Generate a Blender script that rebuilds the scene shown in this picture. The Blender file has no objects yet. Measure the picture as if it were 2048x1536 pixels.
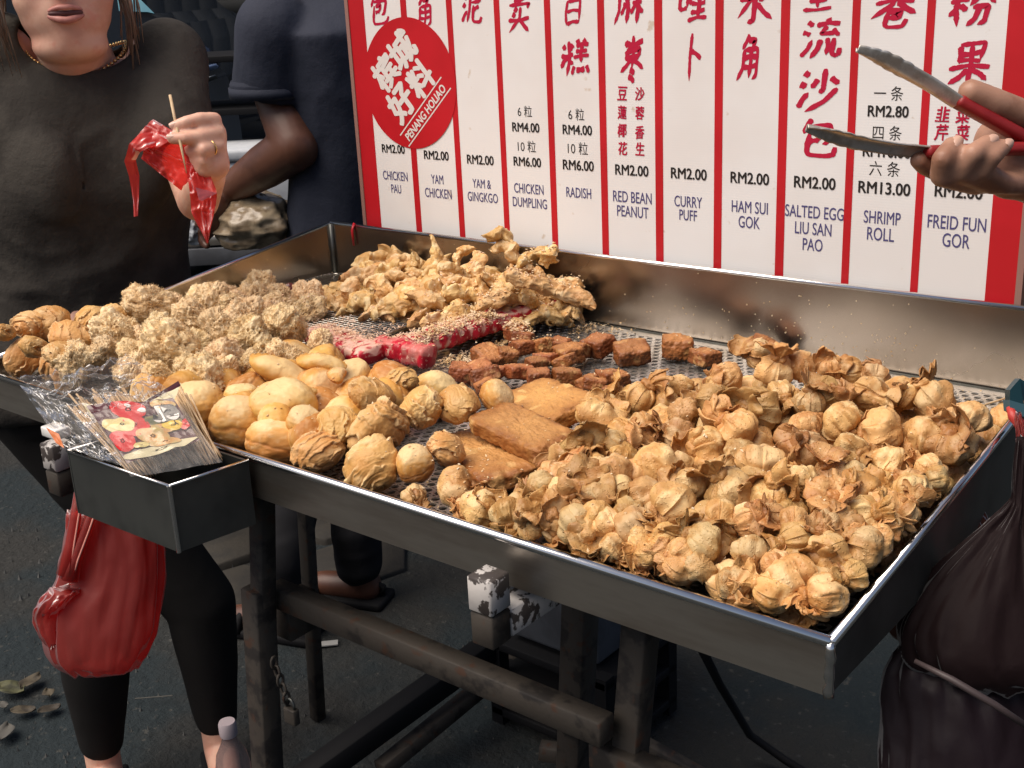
import bpy, bmesh, math, random
import numpy as np
from mathutils import Vector, Matrix
from mathutils.bvhtree import BVHTree

SC = bpy.context.scene
COL = SC.collection
rad = math.radians

# ---------------------------------------------------------------- camera, world, sun, exposure
CR = np.array([1.0, 0, 0]); CD = CR; CF = CR
def _cam_axes(pitch, roll, yaw):
    fwd = np.array([math.sin(yaw)*math.cos(pitch), math.cos(yaw)*math.cos(pitch), -math.sin(pitch)])
    r0 = np.array([math.cos(yaw), -math.sin(yaw), 0.0]); d0 = np.cross(fwd, r0)
    return (math.cos(roll)*r0+math.sin(roll)*d0, -math.sin(roll)*r0+math.cos(roll)*d0, fwd)
CR, CD, CF = _cam_axes(0.324337, 0.048871, -0.697692)
CP = np.array([1.6510, -0.7610, 1.4970]); FPX = 2384.7
cam = bpy.data.cameras.new('camera'); camo = bpy.data.objects.new('camera', cam); COL.objects.link(camo)
camo.matrix_world = Matrix(((CR[0], -CD[0], -CF[0], CP[0]), (CR[1], -CD[1], -CF[1], CP[1]), (CR[2], -CD[2], -CF[2], CP[2]), (0, 0, 0, 1)))
cam.sensor_width = 36.0; cam.lens = FPX/2048*36; cam.clip_start = 0.05; cam.clip_end = 200
SC.camera = camo

def ray(u, v):
    return CR*((u-1024)/FPX)+CD*((v-768)/FPX)+CF
def dp(u, v, t):                       # point seen at (u, v) at distance t along the view axis
    return CP+ray(u, v)*t
def at(u, v, ax, val):                 # point seen at (u, v) on an axis-aligned plane
    d = ray(u, v); return CP+d*((val-CP[ax])/d[ax])

SUN_EL, SUN_AZ = 60.0, 206.0           # azimuth: direction the light comes from, clockwise from +y
W = bpy.data.worlds.new('World'); SC.world = W; W.use_nodes = True
nt = W.node_tree; bg = nt.nodes['Background']
sky = nt.nodes.new('ShaderNodeTexSky'); sky.sky_type = 'NISHITA'; sky.sun_disc = False
sky.sun_elevation = rad(SUN_EL); sky.sun_rotation = rad(SUN_AZ)
nt.links.new(sky.outputs[0], bg.inputs[0]); bg.inputs[1].default_value = 0.10
sky.air_density = 0.7; sky.dust_density = 4.0; sky.ozone_density = 0.4
sl = bpy.data.lights.new('sun', 'SUN'); sl.energy = 3.3; sl.angle = rad(58.0); sl.color = (1.0, 0.90, 0.79)
so = bpy.data.objects.new('sun', sl); COL.objects.link(so)
sdir = Vector((math.sin(rad(SUN_AZ))*math.cos(rad(SUN_EL)), math.cos(rad(SUN_AZ))*math.cos(rad(SUN_EL)), math.sin(rad(SUN_EL))))
so.rotation_euler = sdir.to_track_quat('Z', 'Y').to_euler(); so.location = (0, 0, 5)
SC.view_settings.view_transform = 'Standard'; SC.view_settings.look = 'None'
SC.view_settings.exposure = 0.16; SC.view_settings.gamma = 1.0; SC.view_settings.use_curve_mapping = False
SC.cycles.max_bounces = 8; SC.cycles.transparent_max_bounces = 12; SC.cycles.diffuse_bounces = 4; SC.cycles.glossy_bounces = 3
SC.cycles.caustics_reflective = False; SC.cycles.caustics_refractive = False

# ---------------------------------------------------------------- noise
def _h(ix, iy, iz, s):
    h = (ix.astype(np.int64)*374761393+iy.astype(np.int64)*668265263+iz.astype(np.int64)*2147483647+s*1274126177) & 0xffffffff
    h = ((h ^ (h >> 13))*1274126177) & 0xffffffff
    h = ((h ^ (h >> 16))*2246822519) & 0xffffffff
    return ((h ^ (h >> 15)) & 0xffffff)/float(0xffffff)
def vn(P, s=0):                        # value noise -1..1
    P = np.asarray(P, float); i = np.floor(P).astype(np.int64); f = P-i; f = f*f*f*(f*(f*6-15)+10)
    x, y, z = i[:, 0], i[:, 1], i[:, 2]; fx, fy, fz = f[:, 0], f[:, 1], f[:, 2]; o = 0
    for dx in (0, 1):
        for dy in (0, 1):
            for dz in (0, 1):
                o = o+_h(x+dx, y+dy, z+dz, s)*(fx if dx else 1-fx)*(fy if dy else 1-fy)*(fz if dz else 1-fz)
    return o*2-1
def fbm(P, s=0, o=4, g=.5):
    P = np.asarray(P, float); r = 0; a = 1; t = 0
    for k in range(o): r = r+a*vn(P*(2.03**k)+k*7.1, s+k); t += a; a *= g
    return r/t*1.6
def ridge(P, s=0, o=3):
    P = np.asarray(P, float); r = 0; a = 1; t = 0
    for k in range(o): r = r+a*(1-2*np.abs(vn(P*(2.1**k)+k*3.3, s+k))); t += a; a *= .5
    return r/t
def cells(P, s=0):                     # distance to nearest feature point
    P = np.asarray(P, float); i = np.floor(P).astype(np.int64); best = np.full(len(P), 9.0)
    for dx in (-1, 0, 1):
        for dy in (-1, 0, 1):
            for dz in (-1, 0, 1):
                q = i+np.array([dx, dy, dz])
                c = q+np.stack([_h(q[:, 0], q[:, 1], q[:, 2], s+k) for k in (11, 23, 37)], 1)
                best = np.minimum(best, np.linalg.norm(P-c, axis=1))
    return best
def lap(co, F, w, it=10):               # smooth the vertices with weight w
    E = np.vstack([F[:, [0, 1]], F[:, [1, 2]], F[:, [2, 3]], F[:, [3, 0]]]); E = np.vstack([E, E[:, ::-1]])
    cnt = np.bincount(E[:, 0], minlength=len(co))[:, None].clip(1)
    for _ in range(it):
        s = np.stack([np.bincount(E[:, 0], weights=co[E[:, 1], k], minlength=len(co)) for k in range(3)], 1)/cnt
        co = co+(s-co)*w[:, None]
    return co
def sst(a, b, x):
    t = np.clip((x-a)/(b-a), 0, 1); return t*t*(3-2*t)

# ---------------------------------------------------------------- mesh and object helpers
ORG = {}                               # world origin of every root
def mesh(name, V, F, mats, smooth=True, attr=None, midx=None, uv=None):
    me = bpy.data.meshes.new(name)
    V = np.asarray(V, float)
    if isinstance(F, np.ndarray) and F.ndim == 2:
        n, k = F.shape
        me.vertices.add(len(V)); me.vertices.foreach_set('co', V.ravel())
        me.loops.add(n*k); me.loops.foreach_set('vertex_index', F.ravel().astype(np.int32))
        me.polygons.add(n); me.polygons.foreach_set('loop_start', np.arange(0, n*k, k, dtype=np.int32))
        me.update(calc_edges=True)
    else:
        me.from_pydata([tuple(v) for v in V], [], [tuple(int(i) for i in f) for f in F])
    for m in (mats if isinstance(mats, (list, tuple)) else [mats]): me.materials.append(m)
    if midx is not None: me.polygons.foreach_set('material_index', np.asarray(midx, dtype=np.int32))
    me.polygons.foreach_set('use_smooth', [bool(smooth)]*len(me.polygons))
    if attr is not None:
        for k, a in attr.items():
            at_ = me.attributes.new(k, 'FLOAT', 'POINT'); at_.data.foreach_set('value', np.asarray(a, dtype=np.float32))
    me.validate(); me.update()
    return me
def link(name, me, parent=None, loc=None, rot=None):
    o = bpy.data.objects.new(name, me); COL.objects.link(o)
    if parent is not None: o.parent = parent; ORG[o.name] = ORG.get(parent.name, Vector((0, 0, 0)))
    else: ORG[o.name] = Vector(loc) if loc is not None else Vector((0, 0, 0))
    if loc is not None: o.location = loc
    if rot is not None: o.rotation_euler = rot
    return o
def tag(o, label=None, cat=None, group=None, kind=None):
    if label: o['label'] = label
    if cat: o['category'] = cat
    if group: o['group'] = group
    if kind: o['kind'] = kind
    return o
def thing(name, label, cat, loc=(0, 0, 0), group=None):
    o = bpy.data.objects.new(name, None); COL.objects.link(o); o.location = loc; o.empty_display_size = .05
    ORG[o.name] = Vector(loc); return tag(o, label, cat, group)
class MB:
    def __init__(s): s.V = []; s.F = []
    def add(s, V, F):
        b = len(s.V); s.V += [tuple(v) for v in V]; s.F += [tuple(i+b for i in f) for f in F]; return s
    def box(s, c, d, R=None, taper=1.0):
        c = Vector(c); V = []
        for z in (-.5, .5):
            k = taper if z > 0 else 1
            for x, y in ((-.5, -.5), (.5, -.5), (.5, .5), (-.5, .5)):
                v = Vector((x*d[0]*k, y*d[1]*k, z*d[2])); V.append(c+(R @ v if R is not None else v))
        return s.add(V, [(0, 3, 2, 1), (4, 5, 6, 7), (0, 1, 5, 4), (1, 2, 6, 5), (2, 3, 7, 6), (3, 0, 4, 7)])
    def bar(s, a, b, w, h=None, up=(0, 0, 1)):
        a = Vector(a); b = Vector(b); h = h or w; d = (b-a); L = d.length; d.normalize(); u = Vector(up)
        if abs(d.dot(u)) > .98: u = Vector((0, 1, 0))
        x = d.cross(u).normalized(); y = x.cross(d)
        R = Matrix((x, d, y)).transposed()
        return s.box((a+b)/2, (w, L, h), R)
    def tube(s, pts, r, n=8, cap=True):
        pts = [Vector(p) for p in pts]; rr = r if isinstance(r, (list, tuple)) else [r]*len(pts)
        V = []; F = []; x = None
        for i, p in enumerate(pts):
            d = (pts[min(i+1, len(pts)-1)]-pts[max(i-1, 0)]).normalized()
            if x is None: x = d.orthogonal().normalized()
            else: x = (x-d*x.dot(d)).normalized()
            y = d.cross(x)
            for k in range(n):
                a = 2*math.pi*k/n; V.append(p+(x*math.cos(a)+y*math.sin(a))*rr[i])
        for i in range(len(pts)-1):
            for k in range(n): F.append((i*n+k, i*n+(k+1) % n, (i+1)*n+(k+1) % n, (i+1)*n+k))
        if cap: F.append(tuple(range(n-1, -1, -1))); F.append(tuple((len(pts)-1)*n+k for k in range(n)))
        return s.add(V, F)
    def lathe(s, prof, c=(0, 0, 0), n=24):
        V = []; F = []; m = len(prof)
        for r, z in prof:
            for k in range(n): a = 2*math.pi*k/n; V.append((c[0]+r*math.cos(a), c[1]+r*math.sin(a), c[2]+z))
        for i in range(m-1):
            for k in range(n): F.append((i*n+k, i*n+(k+1) % n, (i+1)*n+(k+1) % n, (i+1)*n+k))
        F.append(tuple(range(n-1, -1, -1))); F.append(tuple((m-1)*n+k for k in range(n)))
        return s.add(V, F)
    def build(s, name, mat, parent=None, smooth=False, bevel=0, seg=2, **kw):
        o_ = ORG.get(parent.name, Vector((0, 0, 0))) if parent is not None else Vector((0, 0, 0))
        me = bpy.data.meshes.new(name); me.from_pydata([tuple(Vector(v)-o_) for v in s.V], [], s.F)
        if bevel:
            bm = bmesh.new(); bm.from_mesh(me)
            bmesh.ops.bevel(bm, geom=[e for e in bm.edges], offset=bevel, segments=seg, profile=.5, affect='EDGES', clamp_overlap=True)
            bm.to_mesh(me); bm.free()
        me.materials.append(mat)
        me.polygons.foreach_set('use_smooth', [bool(smooth or bevel)]*len(me.polygons)); me.update()
        if bevel or smooth == 'auto':
            try: me.set_sharp_from_angle(angle=rad(50))
            except Exception: pass
        o = link(name, me, parent); tag(o, **kw); return o
def gridF(n, m, wrap=False):           # n columns, m rows
    c = n if wrap else n-1
    i = np.arange(c)[None, :]; j = np.arange(m-1)[:, None]
    a = (j*n+i).ravel(); b = (j*n+(i+1) % n).ravel()
    return np.stack([a, b, b+n, a+n], 1)
def part(name, V, F, mat, parent, smooth=True, attr=None, midx=None, **kw):
    o_ = np.array(ORG.get(parent.name, Vector((0, 0, 0)))) if parent is not None else np.zeros(3)
    o = link(name, mesh(name, np.asarray(V)-o_, F, mat, smooth, attr, midx), parent); return tag(o, **kw)

# ---------------------------------------------------------------- materials
def _n(nt, t, **kw):
    n = nt.nodes.new(t)
    for k, v in kw.items(): setattr(n, k, v)
    return n
def mat(name, col, rough=.5, metal=0., col2=None, nscale=8., lo=.4, hi=.6, detail=4, bump=0., bscale=60., bdist=.002,
        obj_rand=0., attr=None, spec=.5, trans=0., alpha=1., sss=0., coat=0., stretch=None, rough2=None, tint=None, wave=None, b2=None, ior=1.45, emis=None):
    m = bpy.data.materials.new(name); m.use_nodes = True; nt = m.node_tree; L = nt.links.new; b = nt.nodes['Principled BSDF']
    b.inputs['Roughness'].default_value = rough; b.inputs['Metallic'].default_value = metal
    b.inputs['Specular IOR Level'].default_value = spec; b.inputs['IOR'].default_value = ior
    b.inputs['Transmission Weight'].default_value = trans; b.inputs['Alpha'].default_value = alpha
    if sss: b.inputs['Subsurface Weight'].default_value = sss; b.inputs['Subsurface Radius'].default_value = (.012, .006, .003); b.inputs['Subsurface Scale'].default_value = .6
    b.inputs['Coat Weight'].default_value = coat
    tc = _n(nt, 'ShaderNodeTexCoord'); src = tc.outputs['Object']
    if stretch:
        mp = _n(nt, 'ShaderNodeMapping'); mp.inputs['Scale'].default_value = stretch; L(src, mp.inputs[0]); src = mp.outputs[0]
    out = None
    rgb = _n(nt, 'ShaderNodeRGB'); rgb.outputs[0].default_value = (*col, 1); out = rgb.outputs[0]
    def mix(fac, a, bcol, typ='MIX'):
        mx = _n(nt, 'ShaderNodeMix', data_type='RGBA', blend_type=typ)
        if isinstance(fac, float): mx.inputs[0].default_value = fac
        else: L(fac, mx.inputs[0])
        L(a, mx.inputs[6])
        if isinstance(bcol, tuple): mx.inputs[7].default_value = (*bcol, 1)
        else: L(bcol, mx.inputs[7])
        return mx.outputs[2]
    def ramp(fac, l, h):
        r = _n(nt, 'ShaderNodeMapRange', interpolation_type='SMOOTHSTEP'); L(fac, r.inputs[0]); r.inputs[1].default_value = l; r.inputs[2].default_value = h; return r.outputs[0]
    oi = _n(nt, 'ShaderNodeObjectInfo')
    vec = src
    if obj_rand:
        ad = _n(nt, 'ShaderNodeVectorMath', operation='MULTIPLY_ADD'); ad.inputs[1].default_value = (1, 1, 1)
        cb = _n(nt, 'ShaderNodeCombineXYZ'); mu = _n(nt, 'ShaderNodeMath', operation='MULTIPLY'); mu.inputs[1].default_value = 37.0
        L(oi.outputs['Random'], mu.inputs[0]); L(mu.outputs[0], cb.inputs[0]); L(mu.outputs[0], cb.inputs[1]); L(src, ad.inputs[0]); L(cb.outputs[0], ad.inputs[2]); vec = ad.outputs[0]
    if col2:
        no = _n(nt, 'ShaderNodeTexNoise'); no.inputs['Scale'].default_value = nscale; no.inputs['Detail'].default_value = detail; no.inputs['Roughness'].default_value = .6; L(vec, no.inputs['Vector'])
        f = ramp(no.outputs[0], lo, hi); out = mix(f, out, col2)
        if rough2 is not None:
            mr = _n(nt, 'ShaderNodeMapRange'); L(f, mr.inputs[0]); mr.inputs[3].default_value = rough; mr.inputs[4].default_value = rough2; L(mr.outputs[0], b.inputs['Roughness'])
    if tint:                            # second, finer speckle: (colour, scale, lo, hi)
        no = _n(nt, 'ShaderNodeTexNoise'); no.inputs['Scale'].default_value = tint[1]; no.inputs['Detail'].default_value = 5; L(vec, no.inputs['Vector'])
        out = mix(ramp(no.outputs[0], tint[2], tint[3]), out, tint[0])
    for an, ac in (attr or {}).items():
        a = _n(nt, 'ShaderNodeAttribute', attribute_name=an); out = mix(a.outputs['Fac'], out, ac)
    if obj_rand:
        hs = _n(nt, 'ShaderNodeHueSaturation'); mr = _n(nt, 'ShaderNodeMapRange'); L(oi.outputs['Random'], mr.inputs[0]); mr.inputs[3].default_value = 1-obj_rand; mr.inputs[4].default_value = 1+obj_rand*.8
        wn = _n(nt, 'ShaderNodeTexWhiteNoise', noise_dimensions='1D'); L(oi.outputs['Random'], wn.inputs['W'])
        m2 = _n(nt, 'ShaderNodeMapRange'); L(wn.outputs[0], m2.inputs[0]); m2.inputs[3].default_value = .5-.007; m2.inputs[4].default_value = .5+.006
        L(m2.outputs[0], hs.inputs['Hue']); L(mr.outputs[0], hs.inputs['Value']); L(out, hs.inputs['Color']); out = hs.outputs[0]
    L(out, b.inputs['Base Color'])
    if emis: L(out, b.inputs['Emission Color']); b.inputs['Emission Strength'].default_value = emis
    if bump:
        no = _n(nt, 'ShaderNodeTexNoise'); no.inputs['Scale'].default_value = bscale; no.inputs['Detail'].default_value = 6; no.inputs['Roughness'].default_value = .62; L(vec, no.inputs['Vector'])
        bu = _n(nt, 'ShaderNodeBump'); bu.inputs['Strength'].default_value = bump; bu.inputs['Distance'].default_value = bdist; L(no.outputs[0], bu.inputs['Height']); last = bu
        if b2:                          # blisters: (scale, strength, distance)
            vo = _n(nt, 'ShaderNodeTexVoronoi'); vo.inputs['Scale'].default_value = b2[0]; L(vec, vo.inputs['Vector'])
            iv = _n(nt, 'ShaderNodeMapRange', interpolation_type='SMOOTHSTEP'); L(vo.outputs['Distance'], iv.inputs[0]); iv.inputs[1].default_value = .42; iv.inputs[2].default_value = .05
            bq = _n(nt, 'ShaderNodeBump'); bq.inputs['Strength'].default_value = b2[1]; bq.inputs['Distance'].default_value = b2[2]; L(iv.outputs[0], bq.inputs['Height']); L(bu.outputs[0], bq.inputs['Normal']); last = bq
        L(last.outputs[0], b.inputs['Normal'])
    if wave:                            # ribs: (axis, scale, strength)
        w = _n(nt, 'ShaderNodeTexWave', bands_direction=wave[0]); w.inputs['Scale'].default_value = wave[1]; L(tc.outputs['Object'], w.inputs['Vector'])
        bu = _n(nt, 'ShaderNodeBump'); bu.inputs['Strength'].default_value = wave[2]; bu.inputs['Distance'].default_value = .001; L(w.outputs['Fac'], bu.inputs['Height']); L(bu.outputs[0], b.inputs['Normal'])
    return m

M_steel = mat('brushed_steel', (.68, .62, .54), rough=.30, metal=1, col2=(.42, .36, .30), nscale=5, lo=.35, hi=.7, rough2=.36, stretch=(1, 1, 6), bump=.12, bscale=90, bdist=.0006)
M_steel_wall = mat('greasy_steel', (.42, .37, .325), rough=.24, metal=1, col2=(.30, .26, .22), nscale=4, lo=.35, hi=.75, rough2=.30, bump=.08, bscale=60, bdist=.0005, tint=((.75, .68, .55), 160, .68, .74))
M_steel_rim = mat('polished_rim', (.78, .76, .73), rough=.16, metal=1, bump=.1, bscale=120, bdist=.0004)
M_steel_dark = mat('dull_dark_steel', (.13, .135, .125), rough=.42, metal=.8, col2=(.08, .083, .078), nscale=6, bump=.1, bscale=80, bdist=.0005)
M_perf = mat('perforated_steel', (.80, .77, .72), rough=.46, metal=1, col2=(.62, .57, .50), nscale=14, bump=.1, bscale=150, bdist=.0005)
M_iron = mat('rusty_painted_iron', (.045, .037, .029), rough=.7, metal=.1, col2=(.016, .013, .011), nscale=22, lo=.5, hi=.62, bump=.5, bscale=90, bdist=.0012, tint=((.055, .026, .014), 50, .58, .7))  # rusty iron, its base lowered to carry the shade under the tray
M_iron_white = mat('chipped_white_paint', (.50, .47, .44), rough=.5, col2=(.05, .04, .035), nscale=55, lo=.50, hi=.55, bump=.5, bscale=70, bdist=.001)
M_black = mat('black_rubber', (.009, .009, .010), rough=.7, spec=.15)
M_wire = mat('rack_wire', (.42, .40, .36), rough=.3, metal=1)

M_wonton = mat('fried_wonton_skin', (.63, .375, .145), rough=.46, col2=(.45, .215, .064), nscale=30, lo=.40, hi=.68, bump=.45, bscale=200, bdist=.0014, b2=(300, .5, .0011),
               obj_rand=.22, attr={'fry_shade': (.34, .125, .03), 'pale': (.72, .51, .255)}, spec=.45, sss=.0, tint=((.70, .48, .23), 60, .60, .72))
M_flaky = mat('flaky_fried_pastry', (.62, .36, .125), rough=.48, col2=(.54, .26, .07), nscale=14, lo=.35, hi=.68, bump=.18, bscale=260, bdist=.0009, obj_rand=.12,
              attr={'fry_shade': (.36, .135, .03), 'pale': (.78, .60, .33)}, spec=.35)
M_bun = mat('smooth_fried_bun', (.68, .375, .10), rough=.50, col2=(.58, .275, .06), nscale=20, lo=.35, hi=.7, bump=.45, bscale=150, bdist=.0010, obj_rand=.10,
            attr={'fry_shade': (.42, .16, .035), 'pale': (.82, .63, .34)}, spec=.35)
M_yam = mat('lacy_taro_crust', (.77, .56, .31), rough=.6, col2=(.68, .43, .19), nscale=30, lo=.45, hi=.70, bump=.7, bscale=170, bdist=.002, obj_rand=.10,
            attr={'fry_shade': (.22, .09, .03), 'pale': (.85, .70, .46)}, spec=.35)
M_tofu = mat('fried_radish_cake', (.40, .135, .042), rough=.46, col2=(.26, .070, .020), nscale=30, lo=.35, hi=.65, bump=.6, bscale=300, bdist=.0012, obj_rand=.16,
             attr={'fry_shade': (.17, .05, .014), 'pale': (.58, .31, .12)}, spec=.45, tint=((.60, .33, .12), 120, .66, .74))
M_slab = mat('fried_cake_slab', (.54, .25, .066), rough=.5, col2=(.38, .14, .032), nscale=24, lo=.35, hi=.68, bump=.9, bscale=150, bdist=.0028, obj_rand=.10,
             attr={'fry_shade': (.20, .06, .012), 'pale': (.70, .43, .16)}, spec=.4)
M_batter = mat('crisp_fried_batter', (.67, .42, .165), rough=.45, col2=(.56, .29, .085), nscale=30, lo=.36, hi=.68, bump=.55, bscale=170, bdist=.0016, obj_rand=.14,
               attr={'fry_shade': (.40, .17, .05), 'pale': (.78, .62, .36)}, spec=.4)
M_red = mat('bright_red_roll_skin', (.58, .012, .035), rough=.42, col2=(.40, .006, .02), nscale=40, bump=.4, bscale=150, bdist=.001, attr={'pale': (.76, .46, .36)}, tint=((.75, .42, .33), 190, .60, .68))
M_crumb = mat('pale_crumbs', (.76, .60, .40), rough=.7, col2=(.64, .42, .20), nscale=60)
M_crumb2 = mat('flake_shreds', (.78, .58, .44), rough=.7, col2=(.70, .45, .28), nscale=60)

M_signwhite = mat('white_corrugated_plastic', (.86, .84, .82), rough=.34, wave=('Z', 90, .035), col2=(.82, .785, .755), nscale=3, tint=((.66, .56, .46), 34, .67, .75))
M_signred = mat('sign_red_print', (.56, .014, .022), rough=.38, col2=(.50, .012, .018), nscale=6)
M_inkred = mat('crimson_lettering', (.50, .008, .045), rough=.45)
M_inkblack = mat('black_lettering', (.018, .014, .012), rough=.5)
M_inkblue = mat('violet_blue_lettering', (.085, .075, .20), rough=.5)
M_inkwhite = mat('white_lettering', (.78, .74, .70), rough=.45)
M_edge = mat('board_edge', (.30, .16, .13), rough=.6)

M_skinw = mat('light_skin', (.74, .44, .32), rough=.42, sss=.12, col2=(.66, .35, .25), nscale=22, bump=.3, bscale=420, bdist=.0006, tint=((.70, .33, .24), 60, .52, .75))
M_skind = mat('dark_skin', (.12, .050, .030), rough=.42, sss=.05, col2=(.085, .035, .022), nscale=10, bump=.2, bscale=260, bdist=.0004)
M_skinv = mat('tan_skin', (.42, .225, .150), rough=.45, sss=.08, col2=(.30, .145, .09), nscale=26, bump=.35, bscale=240, bdist=.0006)
M_nail = mat('fingernail', (.66, .40, .31), rough=.25, coat=.3)
M_naild = mat('fingernail_tan', (.58, .36, .27), rough=.3)
M_lip = mat('lip', (.55, .235, .19), rough=.38, col2=(.45, .17, .14), nscale=60, bump=.2, bscale=300, bdist=.0005)
M_mouth = mat('mouth_inside', (.09, .03, .03), rough=.6)
M_shirtb = mat('black_jersey', (.060, .053, .045), rough=.92, spec=.2, col2=(.042, .037, .032), nscale=9, tint=((.12, .11, .10), 330, .745, .77), bump=.35, bscale=6, bdist=.035)
M_navy = mat('navy_pique', (.019, .023, .040), rough=.85, col2=(.014, .018, .033), nscale=8, bump=.25, bscale=5, bdist=.035)
M_leg = mat('black_leggings', (.010, .009, .0085), rough=.85, spec=.2)
M_trouser = mat('dark_trousers', (.012, .012, .014), rough=.85, spec=.2)
M_hair = mat('brown_hair', (.34, .26, .20), rough=.5, col2=(.18, .13, .10), nscale=40, stretch=(1, 1, .15))
M_hairb = mat('black_hair', (.02, .016, .014), rough=.5)
M_gold = mat('gold', (.80, .52, .22), rough=.25, metal=1)
M_eye = mat('eye_white', (.7, .68, .65), rough=.2); M_iris = mat('iris', (.03, .015, .01), rough=.15)
def film(name, col, mixf, rough=.12, bump=.6, bscale=30, bd=.004, ior=1.33, gloss=.45):      # thin see-through plastic
    m = bpy.data.materials.new(name); m.use_nodes = True; nt = m.node_tree; L = nt.links.new; nt.nodes.remove(nt.nodes['Principled BSDF']); out = nt.nodes['Material Output']
    tr = _n(nt, 'ShaderNodeBsdfTransparent'); tr.inputs[0].default_value = (*[min(1, c*1.0+.0) for c in col], 1)
    b = _n(nt, 'ShaderNodeBsdfPrincipled'); b.inputs['Base Color'].default_value = (*col, 1); b.inputs['Roughness'].default_value = rough; b.inputs['Specular IOR Level'].default_value = .5
    tl = _n(nt, 'ShaderNodeBsdfTranslucent'); tl.inputs[0].default_value = (*col, 1)
    no = _n(nt, 'ShaderNodeTexNoise'); no.inputs['Scale'].default_value = bscale; no.inputs['Detail'].default_value = 5; tc = _n(nt, 'ShaderNodeTexCoord'); L(tc.outputs['Object'], no.inputs['Vector'])
    bu = _n(nt, 'ShaderNodeBump'); bu.inputs['Strength'].default_value = bump; bu.inputs['Distance'].default_value = bd; L(no.outputs[0], bu.inputs['Height']); L(bu.outputs[0], b.inputs['Normal'])
    gl = _n(nt, 'ShaderNodeBsdfGlossy'); gl.inputs['Roughness'].default_value = rough; L(bu.outputs[0], gl.inputs['Normal'])
    m1 = _n(nt, 'ShaderNodeMixShader'); m1.inputs[0].default_value = .35; L(b.outputs[0], m1.inputs[1]); L(tl.outputs[0], m1.inputs[2])
    m2 = _n(nt, 'ShaderNodeMixShader'); m2.inputs[0].default_value = mixf; L(tr.outputs[0], m2.inputs[1]); L(m1.outputs[0], m2.inputs[2])
    fr = _n(nt, 'ShaderNodeFresnel'); fr.inputs[0].default_value = ior; L(bu.outputs[0], fr.inputs['Normal'])
    m3 = _n(nt, 'ShaderNodeMixShader'); fm = _n(nt, 'ShaderNodeMath', operation='MULTIPLY'); L(fr.outputs[0], fm.inputs[0]); fm.inputs[1].default_value = gloss; L(fm.outputs[0], m3.inputs[0]); L(m2.outputs[0], m3.inputs[1]); L(gl.outputs[0], m3.inputs[2]); L(m3.outputs[0], out.inputs[0])
    return m
M_redfilm = film('thin_red_plastic', (.86, .06, .045), .60, rough=.42, bump=.2)
M_redbag = film('red_carrier_plastic', (.72, .13, .11), .30, rough=.42, bscale=9, bump=.5, bd=.012, ior=1.2)
M_clear = film('clear_cellophane', (.95, .93, .91), .10, rough=.16, bump=.40, bscale=18, bd=.006, ior=1.22, gloss=.55)
M_dimmilky = film('dimmed_milky_bag', (.055, .028, .030), .32, rough=.65, bump=.6, bscale=16, bd=.01, ior=1.10, gloss=.3)  # milky film darkened in colour, standing in for blocked lamp light
M_brownbag = film('brown_plastic_bag', (.13, .045, .025), .6, rough=.5, bump=.5, bscale=14, bd=.008, ior=1.12)
M_maroonbag = film('maroon_plastic_bag', (.014, .004, .007), .97, rough=.6, bump=.5, bscale=10, bd=.008, ior=1.1)  # maroon lowered as well, the missing light put into its colour
M_bottle = film('clear_bottle_plastic', (.70, .66, .68), .12, rough=.08, bump=.2)
M_cap = mat('pale_pink_cap', (.38, .32, .34), rough=.45)
M_wood = mat('bamboo', (.62, .45, .27), rough=.55, col2=(.50, .34, .19), nscale=60)
M_handle = mat('red_tong_handle', (.33, .022, .022), rough=.38, col2=(.26, .014, .016), nscale=20, bump=.12, bscale=220, bdist=.0004)
M_tongs = mat('worn_tong_steel', (.72, .68, .62), rough=.34, metal=.65, col2=(.50, .45, .38), nscale=60, rough2=.5, bump=.25, bscale=160, bdist=.0006)
M_redplate = mat('dark_red_plastic', (.17, .022, .018), rough=.3, col2=(.12, .02, .015), nscale=20, coat=.2)

# ================================================================ the setting
# ---- ground: one sheet, worn road surface
n = 150
gx = np.concatenate([np.linspace(-60, -4, 20), np.linspace(-3.8, 4, 110), np.linspace(4.5, 60, 20)])
gy = np.concatenate([np.linspace(-30, -2, 16), np.linspace(-1.9, 6, 110), np.linspace(6.5, 80, 24)])
GX, GY = np.meshgrid(gx, gy); gp = np.stack([GX.ravel(), GY.ravel(), np.zeros(GX.size)], 1)
near = np.exp(-((gp[:, 0])**2+(gp[:, 1]-1)**2)/20)
gp[:, 2] = (fbm(gp*2.2, 5)*.012+fbm(gp*9, 6)*.004)*near-.008
M_ground = mat('worn_asphalt', (.020, .020, .018), rough=.9, col2=(.009, .016, .019), nscale=1.6, lo=.42, hi=.58, bump=1., bscale=34, bdist=.016, tint=((.05, .05, .045), 60, .62, .72))
part('ground', gp, gridF(len(gx), len(gy)), M_ground, None, kind='structure')
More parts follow.
